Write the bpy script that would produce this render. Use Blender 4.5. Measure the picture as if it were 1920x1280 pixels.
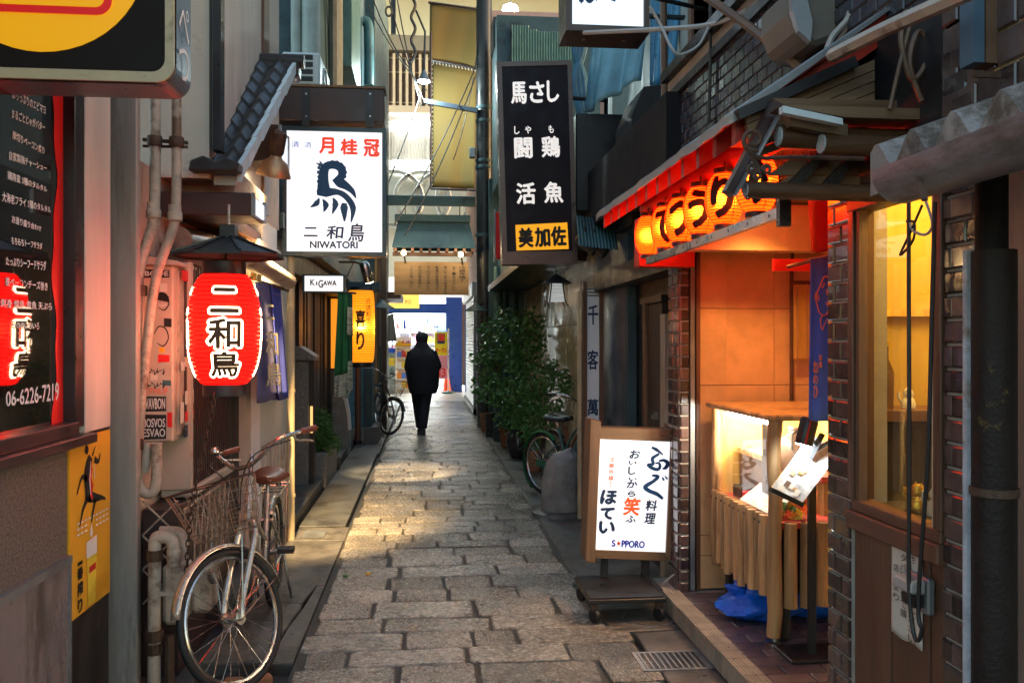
import bpy, bmesh, math, random
from mathutils import Vector, Matrix
R = math.radians
random.seed(7)
sc = bpy.context.scene
for o in list(bpy.data.objects): bpy.data.objects.remove(o)

# ---------------------------------------------------------------- camera
CAM_H = 1.6
YAW = math.atan(0.1)
cd = bpy.data.cameras.new('camera'); cam = bpy.data.objects.new('camera', cd)
sc.collection.objects.link(cam); sc.camera = cam
cam.location = (0, 0, CAM_H); cam.rotation_euler = (R(90), 0, -YAW)
cd.sensor_width = 36; cd.lens = 36 * 1600 / 1920; cd.clip_start = 0.05; cd.clip_end = 3000

# ---------------------------------------------------------------- night sky, moonlight, exposure
w = bpy.data.worlds.new('World'); sc.world = w; w.use_nodes = True
nt = w.node_tree; bg = nt.nodes['Background']
sky = nt.nodes.new('ShaderNodeTexSky'); sky.sky_type = 'NISHITA'; sky.sun_disc = False
sky.ozone_density = 1.3; sky.dust_density = 1.5; sky.sun_elevation = R(6.5); sky.sun_rotation = R(95)
nt.links.new(sky.outputs[0], bg.inputs[0]); bg.inputs[1].default_value = 0.118
sd = bpy.data.lights.new('moon', 'SUN'); sd.energy = 0.02; sd.angle = R(10); sd.color = (0.8, 0.9, 1)
so = bpy.data.objects.new('moon', sd); sc.collection.objects.link(so); so.rotation_euler = (R(35), 0, R(-30))
so.location = (0, 0, 30)
sc.view_settings.view_transform = 'Standard'; sc.view_settings.look = 'None'
sc.view_settings.exposure = 2.78; sc.view_settings.gamma = 1
sc.render.engine = 'CYCLES'
cy = sc.cycles
cy.use_denoising = True
try: cy.denoiser = 'OPENIMAGEDENOISE'
except Exception: pass
cy.max_bounces = 6; cy.diffuse_bounces = 3; cy.glossy_bounces = 3; cy.transmission_bounces = 4
cy.transparent_max_bounces = 8; cy.caustics_reflective = False; cy.caustics_refractive = False
cy.sample_clamp_indirect = 4; cy.use_light_tree = True

# ---------------------------------------------------------------- the ruler: photograph sight lines to places
SN, CN = math.sin(YAW), math.cos(YAW)
def ray(u, v):
    a = (u - 960) / 1600
    return Vector((SN + CN * a, CN - SN * a, (640 - v) / 1600))
EYE = Vector((0, 0, CAM_H))
def onY(u, v, Y): d = ray(u, v); return EYE + d * (Y / d.y)
def onX(u, v, X): d = ray(u, v); return EYE + d * (X / d.x)
def onZ(u, v, Z=0): d = ray(u, v); return EYE + d * ((Z - CAM_H) / d.z)
def YX(u, X): return onX(u, 640, X).y
def ZX(u, v, X): return onX(u, v, X).z
def ZY(u, v, Y): return onY(u, v, Y).z
def XY(u, Y): return onY(u, 640, Y).x

# ---------------------------------------------------------------- materials
MATS = {}
def _n(t, k, **kw):
    n = t.nodes.new(k)
    for a, b in kw.items(): setattr(n, a, b)
    return n
def pm(name, col, rough=.6, metal=0, var=.22, scale=6, bump=.15, bscale=90, stretch=(1, 1, 1), rnd=0, spec=.5,
       wear=None, wearcol=None, rvar=.15, coat=0, stain=0, trans=0, alpha=None, kind='noise'):
    """procedural surface: base colour with two noise octaves, per-object variation, roughness variation, fine relief"""
    if name in MATS: return MATS[name]
    m = bpy.data.materials.new(name); m.use_nodes = True; t = m.node_tree; b = t.nodes['Principled BSDF']
    L = t.links.new
    tc = _n(t, 'ShaderNodeTexCoord'); mp = _n(t, 'ShaderNodeMapping'); mp.inputs['Scale'].default_value = stretch
    L(tc.outputs['Object'], mp.inputs[0])
    if rnd:
        oi0 = _n(t, 'ShaderNodeObjectInfo'); vm = _n(t, 'ShaderNodeVectorMath', operation='SCALE'); vm.inputs[0].default_value = (37, 53, 71); L(oi0.outputs['Random'], vm.inputs['Scale']); L(vm.outputs[0], mp.inputs['Location'])
    nz = _n(t, 'ShaderNodeTexNoise'); nz.inputs['Scale'].default_value = scale; nz.inputs['Detail'].default_value = 6
    nz.inputs['Roughness'].default_value = .65; L(mp.outputs[0], nz.inputs[0])
    rp = _n(t, 'ShaderNodeValToRGB'); e = rp.color_ramp.elements
    e[0].position = .3; e[1].position = .7
    e[0].color = tuple(c * (1 - var) for c in col) + (1,); e[1].color = tuple(min(1, c * (1 + var)) for c in col) + (1,)
    L(nz.outputs[0], rp.inputs[0]); out = rp.outputs[0]
    if wear:
        n2 = _n(t, 'ShaderNodeTexNoise'); n2.inputs['Scale'].default_value = scale * .45; n2.inputs['Detail'].default_value = 9
        n2.inputs['Roughness'].default_value = .75; L(mp.outputs[0], n2.inputs[0])
        r2 = _n(t, 'ShaderNodeValToRGB'); r2.color_ramp.elements[0].position = .62 - wear * .3; r2.color_ramp.elements[1].position = .72 - wear * .25
        L(n2.outputs[0], r2.inputs[0])
        mx = _n(t, 'ShaderNodeMixRGB'); L(r2.outputs[0], mx.inputs[0]); L(out, mx.inputs[1]); mx.inputs[2].default_value = tuple(wearcol or [c * .35 for c in col]) + (1,)
        out = mx.outputs[0]
    if rnd:
        oi = _n(t, 'ShaderNodeObjectInfo'); mr = _n(t, 'ShaderNodeMapRange'); mr.inputs['To Min'].default_value = 1 - rnd; mr.inputs['To Max'].default_value = 1 + rnd
        L(oi.outputs['Random'], mr.inputs[0]); mx = _n(t, 'ShaderNodeMixRGB', blend_type='MULTIPLY'); mx.inputs[0].default_value = 1
        L(out, mx.inputs[1]); L(mr.outputs[0], mx.inputs[2]); out = mx.outputs[0]
    if stain:            # broad damp patches that run across neighbouring pieces
        gp = _n(t, 'ShaderNodeNewGeometry'); n4 = _n(t, 'ShaderNodeTexNoise'); n4.inputs['Scale'].default_value = 1.7; n4.inputs['Detail'].default_value = 7; n4.inputs['Roughness'].default_value = .7
        L(gp.outputs['Position'], n4.inputs[0]); m4 = _n(t, 'ShaderNodeMapRange'); m4.inputs['From Min'].default_value = .35; m4.inputs['From Max'].default_value = .62; m4.inputs['To Min'].default_value = 1 - stain; m4.inputs['To Max'].default_value = 1.12
        L(n4.outputs[0], m4.inputs[0]); mx = _n(t, 'ShaderNodeMixRGB', blend_type='MULTIPLY'); mx.inputs[0].default_value = 1; L(out, mx.inputs[1]); L(m4.outputs[0], mx.inputs[2]); out = mx.outputs[0]
    L(out, b.inputs['Base Color'])
    mr = _n(t, 'ShaderNodeMapRange'); mr.inputs['To Min'].default_value = max(.02, rough - rvar); mr.inputs['To Max'].default_value = min(1, rough + rvar)
    mr.inputs['From Min'].default_value = .3; mr.inputs['From Max'].default_value = .7
    L(nz.outputs[0], mr.inputs[0]); L(mr.outputs[0], b.inputs['Roughness'])
    b.inputs['Metallic'].default_value = metal; b.inputs['Specular IOR Level'].default_value = spec
    if coat: b.inputs['Coat Weight'].default_value = coat
    if trans: b.inputs['Transmission Weight'].default_value = trans
    if bump:
        n3 = _n(t, 'ShaderNodeTexNoise'); n3.inputs['Scale'].default_value = bscale; n3.inputs['Detail'].default_value = 4; L(mp.outputs[0], n3.inputs[0])
        bp = _n(t, 'ShaderNodeBump'); bp.inputs['Strength'].default_value = bump; bp.inputs['Distance'].default_value = .01
        L(n3.outputs[0], bp.inputs['Height']); L(bp.outputs[0], b.inputs['Normal'])
    MATS[name] = m; return m
def em(name, col, s, base=None, rough=.4, grime=0):
    """something that gives off light (face strengths are given as they look in the picture)"""
    if name in MATS: return MATS[name]
    if s < 1.7: s *= .17
    m = bpy.data.materials.new(name); m.use_nodes = True; b = m.node_tree.nodes['Principled BSDF']
    b.inputs['Base Color'].default_value = tuple(base or col) + (1,); b.inputs['Roughness'].default_value = rough
    b.inputs['Emission Color'].default_value = tuple(col) + (1,); b.inputs['Emission Strength'].default_value = s
    if grime:            # dust and age on the acrylic
        t = m.node_tree; tc = _n(t, 'ShaderNodeTexCoord'); nz = _n(t, 'ShaderNodeTexNoise'); nz.inputs['Scale'].default_value = 3.5; nz.inputs['Detail'].default_value = 8
        t.links.new(tc.outputs['Object'], nz.inputs[0]); rp = _n(t, 'ShaderNodeValToRGB'); e = rp.color_ramp.elements; e[0].position = .3; e[1].position = .72
        e[0].color = tuple(c * (1 - grime) for c in col) + (1,); e[1].color = tuple(col) + (1,); t.links.new(nz.outputs[0], rp.inputs[0]); t.links.new(rp.outputs[0], b.inputs['Emission Color'])
    MATS[name] = m; return m
def paper(name, col, emit, s, fwd=.8):
    """lamp paper: lets the bulb inside shine through and gives off its own soft light"""
    m = bpy.data.materials.new(name); m.use_nodes = True; t = m.node_tree; t.nodes.clear(); L = t.links.new
    o = _n(t, 'ShaderNodeOutputMaterial'); a = _n(t, 'ShaderNodeAddShader'); tr = _n(t, 'ShaderNodeBsdfTranslucent'); e = _n(t, 'ShaderNodeEmission')
    tr.inputs[0].default_value = tuple(col) + (1,); e.inputs[0].default_value = tuple(emit) + (1,); e.inputs[1].default_value = s
    rf = _n(t, 'ShaderNodeBsdfRefraction'); rf.inputs['Color'].default_value = tuple(col) + (1,); rf.inputs['Roughness'].default_value = .85; rf.inputs['IOR'].default_value = 1.35
    ms = _n(t, 'ShaderNodeMixShader'); ms.inputs[0].default_value = fwd; L(tr.outputs[0], ms.inputs[1]); L(rf.outputs[0], ms.inputs[2])
    L(ms.outputs[0], a.inputs[0]); L(e.outputs[0], a.inputs[1]); L(a.outputs[0], o.inputs[0]); MATS[name] = m; return m
def glass(name, tint=(1, 1, 1), refl=.12, rough=.02):
    """thin pane: clear with a mirror share, stronger at grazing angles"""
    if name in MATS: return MATS[name]
    m = bpy.data.materials.new(name); m.use_nodes = True; t = m.node_tree; t.nodes.clear(); L = t.links.new
    o = _n(t, 'ShaderNodeOutputMaterial'); mx = _n(t, 'ShaderNodeMixShader'); tr = _n(t, 'ShaderNodeBsdfTransparent'); g = _n(t, 'ShaderNodeBsdfGlossy')
    tr.inputs[0].default_value = tint + (1,); g.inputs['Roughness'].default_value = rough; g.inputs[0].default_value = (1, 1, 1, 1)
    lw = _n(t, 'ShaderNodeLayerWeight'); lw.inputs[0].default_value = .5; f = _n(t, 'ShaderNodeMath', operation='POWER'); L(lw.outputs['Facing'], f.inputs[0]); f.inputs[1].default_value = 5
    ad = _n(t, 'ShaderNodeMath', operation='MULTIPLY_ADD'); ad.inputs[1].default_value = 1; ad.inputs[2].default_value = refl; ad.use_clamp = True
    L(f.outputs[0], ad.inputs[0]); L(ad.outputs[0], mx.inputs[0]); L(tr.outputs[0], mx.inputs[1]); L(g.outputs[0], mx.inputs[2]); L(mx.outputs[0], o.inputs[0])
    MATS[name] = m; return m

M = {}
M['stone'] = pm('granite_sett', (.34, .3, .25), .22, var=.42, scale=42, bump=.65, bscale=70, rnd=.45, rvar=.16, wear=.34, wearcol=(.1, .085, .07), stain=.55, stretch=(.56, .27, 1))
M['joint'] = pm('joint_dirt', (.055, .048, .04), .7, var=.4, scale=30, bump=.5)
M['concrete'] = pm('old_concrete', (.155, .14, .125), .45, var=.4, scale=5, bump=.35, bscale=150, wear=.6, wearcol=(.075, .068, .06), rvar=.25, stain=.45)
M['concrete_dark'] = pm('dark_slab', (.11, .108, .1), .5, var=.3, scale=4, bump=.3, bscale=140, wear=.4)
M['asphalt'] = pm('asphalt', (.05, .05, .05), .65, bump=.4)
M['street'] = pm('light_pavement', (.42, .39, .34), .35, var=.12, scale=1.2, bump=.1)
M['cream'] = pm('cream_plaster', (.55, .46, .37), .75, var=.12, scale=2.2, bump=.12, bscale=160, wear=.16, wearcol=(.22, .17, .12))
M['cream2'] = pm('stained_plaster', (.5, .41, .33), .75, var=.16, scale=2.5, bump=.2, bscale=130, wear=.32, wearcol=(.1, .08, .065))
M['pinkwall'] = pm('pale_wall', (.66, .57, .49), .65, var=.14, scale=7, bump=.1, stretch=(1, 1, .12), wear=.14, wearcol=(.34, .26, .2))
M['white'] = pm('white_paint', (.74, .73, .7), .45, var=.06, bump=.05)
M['greycol'] = pm('grey_painted_steel', (.36, .31, .27), .42, var=.25, scale=7, bump=.06, wear=.3, stretch=(1, 1, .12), wearcol=(.14, .11, .09))
M['brown'] = pm('brown_metal', (.055, .03, .028), .4, var=.2, scale=4, bump=.06)
M['brownwood'] = pm('brown_wood', (.13, .06, .035), .45, var=.45, scale=5, stretch=(1, 1, .07), bump=.25, bscale=60)
M['brownwoodY'] = pm('brown_wood_long', (.13, .06, .035), .5, var=.45, scale=5, stretch=(1, .08, 1), bump=.25, bscale=60)
M['woodX'] = pm('weathered_wood_cross', (.2, .12, .065), .6, var=.5, scale=7, stretch=(.07, 1, 1), bump=.35, bscale=60)
M['woodZ'] = pm('weathered_wood_upright', (.2, .115, .065), .6, var=.55, scale=8, stretch=(1, 1, .06), bump=.4, bscale=60)
M['darkwood'] = pm('black_brown_wood', (.03, .022, .018), .5, var=.4, scale=6, stretch=(1, 1, .08), bump=.25)
M['log'] = pm('peeled_log', (.52, .3, .13), .42, var=.5, scale=16, stretch=(1, 1, .1), bump=.35, bscale=50, wear=.2, wearcol=(.17, .075, .03), rnd=.25)
M['logdark'] = pm('dark_log', (.12, .06, .03), .5, var=.4, scale=8, stretch=(.1, 1, 1), bump=.3)
M['logend'] = pm('log_end_paint', (.55, .6, .62), .6, var=.15, bump=.2)
M['black'] = pm('black_paint', (.018, .018, .02), .38, var=.3, bump=.08)
M['rubber'] = pm('black_rubber', (.015, .015, .016), .6, var=.2, bump=.2)
M['navy'] = pm('navy_panel', (.016, .035, .06), .4, var=.2, scale=4, bump=.1)
M['teal'] = pm('teal_metal', (.05, .13, .14), .45, var=.3, scale=3, bump=.1, wear=.3)
M['tealdark'] = pm('dark_teal_wall', (.03, .07, .085), .6, var=.35, scale=3, bump=.15, wear=.3)
M['greenmetal'] = pm('dark_green_paint', (.015, .06, .05), .45, var=.25, bump=.1)
M['steel'] = pm('brushed_steel', (.5, .49, .47), .3, 1, var=.15, bump=.05)
M['chrome'] = pm('chrome', (.55, .52, .49), .24, 1, var=.2, bump=.03, rvar=.1)
M['silver'] = pm('champagne_paint', (.62, .53, .43), .28, .65, var=.1, bump=0)
M['greymetal'] = pm('grey_galvanised', (.28, .29, .3), .42, .6, var=.2, scale=5, bump=.1, wear=.2)
M['pipe'] = pm('beige_pipe', (.52, .42, .33), .5, var=.25, scale=9, bump=.15, wear=.42, wearcol=(.17, .1, .06))
M['pipeyellow'] = pm('cream_pipe', (.6, .48, .3), .45, var=.1, bump=.05, wear=.12)
M['brownleather'] = pm('brown_vinyl', (.2, .065, .035), .4, var=.2, bump=.15)
M['roof'] = pm('dark_roof_tile', (.035, .03, .03), .42, var=.4, scale=7, bump=.3, bscale=50)
M['paletrim'] = pm('pale_blue_plaster', (.66, .75, .78), .7, var=.15, bump=.2)
M['tile'] = pm('glazed_brown_tile', (.085, .052, .047), .2, var=.35, scale=14, bump=.12, bscale=25, rnd=.55, rvar=.08, coat=.3)
M['brick'] = pm('dark_glazed_brick', (.055, .052, .07), .22, var=.3, scale=10, bump=.12, bscale=25, rnd=.45, rvar=.1, coat=.2)
M['grout'] = pm('grout', (.42, .38, .33), .8, var=.2, bump=.2)
M['orangewall'] = pm('ochre_panel', (.68, .4, .19), .5, var=.16, scale=6, bump=.25, bscale=55, rnd=.07)
M['floortile'] = pm('purple_floor_tile', (.12, .085, .09), .38, var=.25, scale=9, bump=.12, rnd=.25)
M['nosing'] = pm('beige_step_tile', (.34, .3, .24), .4, var=.2, scale=9, bump=.15, rnd=.15)
M['redwood'] = pm('red_painted_wood', (.45, .035, .02), .45, var=.25, scale=5, bump=.2)
M['redcloth'] = pm('red_cloth', (.5, .02, .02), .8, var=.1, bump=.1)
M['bluecloth'] = pm('indigo_cloth', (.07, .09, .5), .85, var=.12, scale=3, bump=.15, bscale=300)
M['bluecloth2'] = pm('slate_blue_cloth', (.13, .12, .27), .85, var=.12, scale=3, bump=.15, bscale=300)
M['navycloth'] = pm('navy_cloth', (.07, .15, .7), .85, var=.12, bump=.15, bscale=300)
M['greencloth'] = pm('green_cloth', (.02, .16, .06), .85, var=.15, bump=.15, bscale=300)
M['patcloth'] = pm('wave_print_cloth', (.35, .38, .33), .85, var=.7, scale=14, stretch=(1, 1, 3), bump=.1)
M['greencloth2'] = pm('deep_green_cloth', (.015, .1, .05), .85, var=.15, bump=.15)
M['tan_canvas'] = pm('tan_canvas', (.26, .17, .045), .8, var=.1, scale=1.2, bump=.1, bscale=200, wear=.1)
M['letter_white'] = pm('white_lettering', (.8, .78, .76), .6, var=.04, bump=0)
M['letter_navy'] = pm('navy_ink', (.006, .03, .1), .6, var=.05, bump=0)
M['letter_blue'] = pm('blue_ink', (.005, .06, .17), .6, var=.05, bump=0)
M['letter_black'] = pm('black_ink', (.012, .01, .01), .6, var=.05, bump=0)
M['letter_red'] = pm('red_ink', (.7, .03, .015), .6, var=.05, bump=0)
M['letter_pink'] = pm('salmon_ink', (.85, .25, .17), .6, var=.05, bump=0)
M['paper'] = pm('paper', (.72, .66, .58), .8, var=.06, bump=.05)
M['yellowposter'] = pm('yellow_poster', (.85, .42, .02), .45, var=.05, scale=2, bump=0)
M['beer'] = pm('beer_yellow', (.85, .62, .05), .45, var=.1, bump=0)
M['aggregate'] = pm('exposed_aggregate', (.15, .125, .105), .7, var=.75, scale=90, bump=.7, bscale=95, wear=.2)
M['metalpanel'] = pm('grey_lacquer_panel', (.3, .25, .25), .33, .3, var=.2, scale=5, bump=.05, wear=.32, wearcol=(.14, .11, .1), stretch=(1, 1, .3))
M['reddark'] = pm('red_trim', (.75, .015, .012), .45, var=.1, bump=0)
M['leaf'] = pm('dark_leaf', (.08, .2, .055), .36, var=.45, scale=4, bump=.1)
M['leaf2'] = pm('bright_leaf', (.06, .17, .035), .45, var=.4, scale=5, bump=.1)
M['bark'] = pm('bark', (.08, .055, .04), .8, var=.4, bump=.4)
M['terracotta'] = pm('terracotta', (.33, .14, .07), .7, var=.2, bump=.15, wear=.15)
M['darkglaze'] = pm('dark_glazed_pot', (.03, .028, .035), .2, var=.3, bump=.05)
M['granite'] = pm('grey_granite', (.2, .19, .18), .6, var=.4, scale=40, bump=.4, bscale=60, wear=.25)
M['slate'] = pm('bollard_stone', (.23, .23, .225), .55, var=.4, scale=6, bump=.6, bscale=14)
M['coatcloth'] = pm('black_wool', (.016, .019, .028), .85, var=.2, bump=.2, bscale=200)
M['skin'] = pm('skin', (.45, .27, .19), .5, var=.08, bump=.05)
M['hair'] = pm('hair', (.02, .015, .012), .6, var=.2, bump=.3)
M['bluebag'] = pm('blue_polythene', (.01, .13, .7), .3, var=.3, scale=14, bump=1.0, bscale=22)
M['jug'] = pm('stoneware', (.26, .15, .1), .35, var=.35, scale=6, bump=.12)
M['bamboo'] = pm('bamboo_blind', (.62, .38, .09), .5, var=.3, scale=30, stretch=(1, 1, .05), bump=.2)
M['redfelt'] = pm('red_felt', (.55, .07, .05), .8, var=.1, bump=.1)
M['bluesheet'] = pm('blue_tarpaulin', (.03, .19, .33), .35, var=.3, scale=2.5, bump=.4, bscale=9)
M['stonepanel'] = pm('cream_stone_panel', (.6, .51, .34), .22, var=.2, scale=2.2, bump=.15, bscale=8, wear=.15)
M['blueshop'] = pm('blue_shop_panel', (.02, .09, .5), .35, var=.08, bump=0)
M['orangecone'] = pm('orange_cone', (.8, .09, .02), .4, var=.05, bump=0)
M['gold'] = pm('gold_figure', (.7, .45, .08), .3, .8, var=.2, bump=.3)
M['cable'] = pm('black_cable', (.02, .018, .018), .5, var=.1, bump=0)
M['cablegrey'] = pm('grey_cable', (.45, .43, .4), .5, var=.1, bump=0)
M['bambootan'] = pm('brown_pole', (.16, .09, .05), .5, var=.3, bump=.15)
M['rust'] = pm('rusty_iron', (.1, .055, .035), .65, .3, var=.5, scale=25, bump=.4)
M['ac'] = pm('aircon_casing', (.6, .66, .66), .45, var=.08, bump=.03)
M['beige_tarp'] = pm('beige_building', (.52, .46, .36), .75, var=.1, scale=2, bump=.1)

# ---------------------------------------------------------------- builders
COL = sc.collection
def woff(o):
    v = Vector((0, 0, 0))
    while o is not None: v += o.location; o = o.parent
    return v
def tag(o, label=None, cat=None, group=None, kind=None):
    if label: o['label'] = label
    if cat: o['category'] = cat
    if group: o['group'] = group
    if kind: o['kind'] = kind
    return o
def thing(name, label, cat, loc=(0, 0, 0), group=None):
    o = bpy.data.objects.new(name, None); COL.objects.link(o); o.location = loc; o.empty_display_size = .1
    return tag(o, label, cat, group)
def link(name, me, mat=None, parent=None, loc=None):
    o = bpy.data.objects.new(name, me); COL.objects.link(o)
    if mat is not None and not me.materials: me.materials.append(mat)
    if parent is not None: o.parent = parent
    if loc is not None: o.location = loc
    return o
def copy_tree(o, parent=None):
    c = o.copy(); COL.objects.link(c); c.parent = parent
    for ch in o.children: copy_tree(ch, c)
    return c
class MB:
    """collects shapes in world coordinates; build() links them as one mesh object"""
    def __init__(s): s.v = []; s.f = []; s.uvseen = 0
    def add(s, vs, fs):
        n = len(s.v); s.v += [Vector(p) for p in vs]; s.f += [[i + n for i in f] for f in fs]; return s
    def box(s, a, b):
        x0, x1 = sorted((a[0], b[0])); y0, y1 = sorted((a[1], b[1])); z0, z1 = sorted((a[2], b[2]))
        return s.add([(x0, y0, z0), (x1, y0, z0), (x1, y1, z0), (x0, y1, z0), (x0, y0, z1), (x1, y0, z1), (x1, y1, z1), (x0, y1, z1)],
                     [(0, 3, 2, 1), (4, 5, 6, 7), (0, 1, 5, 4), (1, 2, 6, 5), (2, 3, 7, 6), (3, 0, 4, 7)])
    def prism(s, poly, vec):
        p = [Vector(q) for q in poly]; q = [a + Vector(vec) for a in p]; n = len(p)
        return s.add(p + q, [list(range(n)), list(range(2 * n - 1, n - 1, -1))] + [[i, (i + 1) % n, n + (i + 1) % n, n + i][::-1] for i in range(n)])
    def bar(s, a, b, w, h=None, up=(0, 0, 1)):
        a, b = Vector(a), Vector(b); d = (b - a).normalized(); u = Vector(up)
        if abs(d.dot(u)) > .98: u = Vector((1, 0, 0))
        r = d.cross(u).normalized(); u = r.cross(d); h = h or w
        c = [r * (w / 2) * i + u * (h / 2) * j for i, j in ((-1, -1), (1, -1), (1, 1), (-1, 1))]
        return s.prism([a + k for k in c], b - a)
    def tube(s, pts, r, n=8, cap=True, closed=False):
        pts = [Vector(p) for p in pts]; m = len(pts); rs = r if isinstance(r, (list, tuple)) else [r] * m
        base = len(s.v); prev = None
        for i, p in enumerate(pts):
            a = pts[(i - 1) % m] if (i > 0 or closed) else p; b = pts[(i + 1) % m] if (i < m - 1 or closed) else p
            t = (b - a).normalized()
            if prev is None:
                u = Vector((0, 0, 1)) if abs(t.z) < .9 else Vector((1, 0, 0)); x = t.cross(u).normalized()
            else:
                x = (prev - t * prev.dot(t)).normalized()
            prev = x; y = t.cross(x)
            for k in range(n):
                an = 2 * math.pi * k / n; s.v.append(p + (x * math.cos(an) + y * math.sin(an)) * rs[i])
        for i in range(m if closed else m - 1):
            j = (i + 1) % m
            for k in range(n): s.f.append([base + i * n + k, base + i * n + (k + 1) % n, base + j * n + (k + 1) % n, base + j * n + k])
        if cap and not closed:
            s.f.append([base + k for k in range(n)][::-1]); s.f.append([base + (m - 1) * n + k for k in range(n)])
        return s
    def lathe(s, prof, c, n=24, axis=None, cap=True):
        """prof: (radius, height) pairs along axis (default up) from centre c"""
        c = Vector(c); ax = Vector(axis).normalized() if axis else Vector((0, 0, 1))
        x = ax.cross(Vector((0, 1, 0)) if abs(ax.y) < .9 else Vector((1, 0, 0))).normalized(); y = ax.cross(x); base = len(s.v)
        for r, h in prof:
            for k in range(n):
                a = 2 * math.pi * k / n; s.v.append(c + ax * h + (x * math.cos(a) + y * math.sin(a)) * r)
        for i in range(len(prof) - 1):
            for k in range(n): s.f.append([base + i * n + k, base + i * n + (k + 1) % n, base + (i + 1) * n + (k + 1) % n, base + (i + 1) * n + k])
        if cap:
            s.f.append([base + k for k in range(n)][::-1]); s.f.append([base + (len(prof) - 1) * n + k for k in range(n)])
        return s
    def disc(s, c, r, normal, n=20):
        return s.lathe([(r, 0), (r, .004)], c, n, normal)
    def loft(s, rings, cap=True, closed=True):
        base = len(s.v); n = len(rings[0])
        for r in rings: s.v += [Vector(p) for p in r]
        for i in range(len(rings) - 1):
            for k in range(n if closed else n - 1):
                s.f.append([base + i * n + k, base + i * n + (k + 1) % n, base + (i + 1) * n + (k + 1) % n, base + (i + 1) * n + k])
        if cap and closed: s.f.append([base + k for k in range(n)][::-1]); s.f.append([base + (len(rings) - 1) * n + k for k in range(n)])
        return s
    def mesh(s, name, off=Vector((0, 0, 0)), smooth=False):
        me = bpy.data.meshes.new(name); me.from_pydata([tuple(p - off) for p in s.v], [], s.f); me.validate()
        if smooth:
            me.polygons.foreach_set('use_smooth', [True] * len(me.polygons))
        return me
    def build(s, name, mat, parent=None, smooth=False, bevel=0, loc=None, sharp=None):
        off = woff(parent) if parent is not None else Vector(loc or (0, 0, 0))
        me = s.mesh(name, off, smooth)
        bm = bmesh.new(); bm.from_mesh(me); bmesh.ops.recalc_face_normals(bm, faces=bm.faces)
        if bevel: bmesh.ops.bevel(bm, geom=[e for e in bm.edges if len(e.link_faces) == 2 and e.calc_face_angle(0) > .6], offset=bevel, segments=1, profile=.5, affect='EDGES')
        if smooth:
            for e in bm.edges:
                if len(e.link_faces) == 2 and e.calc_face_angle(0) > (sharp or .75): e.smooth = False
        bm.to_mesh(me); bm.free()
        return link(name, me, M[mat] if isinstance(mat, str) else mat, parent, loc if parent is None and loc else None)
def B(a, b, name, mat, parent=None, bevel=0, **k): return MB().box(a, b).build(name, mat, parent, bevel=bevel, **k)
def tube(pts, r, name, mat, parent=None, n=8, **k): return MB().tube(pts, r, n).build(name, mat, parent, smooth=True, **k)
def smooth_path(pts, k=6):
    """Catmull-Rom through points"""
    P = [Vector(p) for p in pts]; out = []
    for i in range(len(P) - 1):
        p0, p1, p2, p3 = P[max(0, i - 1)], P[i], P[i + 1], P[min(len(P) - 1, i + 2)]
        for j in range(k):
            t = j / k; out.append(.5 * ((2 * p1) + (p2 - p0) * t + (2 * p0 - 5 * p1 + 4 * p2 - p3) * t * t + (3 * p1 - p0 - 3 * p2 + p3) * t ** 3))
    return out + [P[-1]]
def sag(a, b, s, n=12):
    a, b = Vector(a), Vector(b)
    return [a.lerp(b, i / n) - Vector((0, 0, s * 4 * (i / n) * (1 - i / n))) for i in range(n + 1)]

# lettering: glyph outlines from the program's own built-in font, fitted to measured boxes
_GC = {}
_fc = bpy.data.curves.new('lettering_source', 'FONT'); _fo = bpy.data.objects.new('lettering_source', _fc); COL.objects.link(_fo)
def glyph(ch, weight=0):
    k = (ch, weight)
    if k not in _GC:
        _fc.body = ch; _fc.offset = weight; _fc.resolution_u = 3
        dg = bpy.context.evaluated_depsgraph_get(); dg.update()
        me = bpy.data.meshes.new_from_object(_fo.evaluated_get(dg))
        vs = [tuple(v.co) for v in me.vertices]; fs = [tuple(p.vertices) for p in me.polygons]
        bpy.data.meshes.remove(me)
        x0 = min(v[0] for v in vs); x1 = max(v[0] for v in vs); y0 = min(v[1] for v in vs); y1 = max(v[1] for v in vs)
        _GC[k] = ([((v[0] - x0) / (x1 - x0), (v[1] - y0) / max(1e-6, y1 - y0)) for v in vs], fs)
    return _GC[k]
def fine_glyph(ch):
    k = (ch, 'fine')
    if k not in _GC:
        vs, fs = glyph(ch); bm = bmesh.new(); bv = [bm.verts.new((x, y, 0)) for x, y in vs]
        for f in fs:
            try: bm.faces.new([bv[i] for i in f])
            except ValueError: pass
        bmesh.ops.triangulate(bm, faces=bm.faces)
        for _ in range(4):
            es = [e for e in bm.edges if abs(e.verts[0].co.x - e.verts[1].co.x) > .11]
            if not es: break
            bmesh.ops.subdivide_edges(bm, edges=es, cuts=1); bmesh.ops.triangulate(bm, faces=bm.faces)
        bm.verts.index_update(); _GC[k] = ([(v.co.x, v.co.y) for v in bm.verts], [tuple(v.index for v in f.verts) for f in bm.faces]); bm.free()
    return _GC[k]
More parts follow.
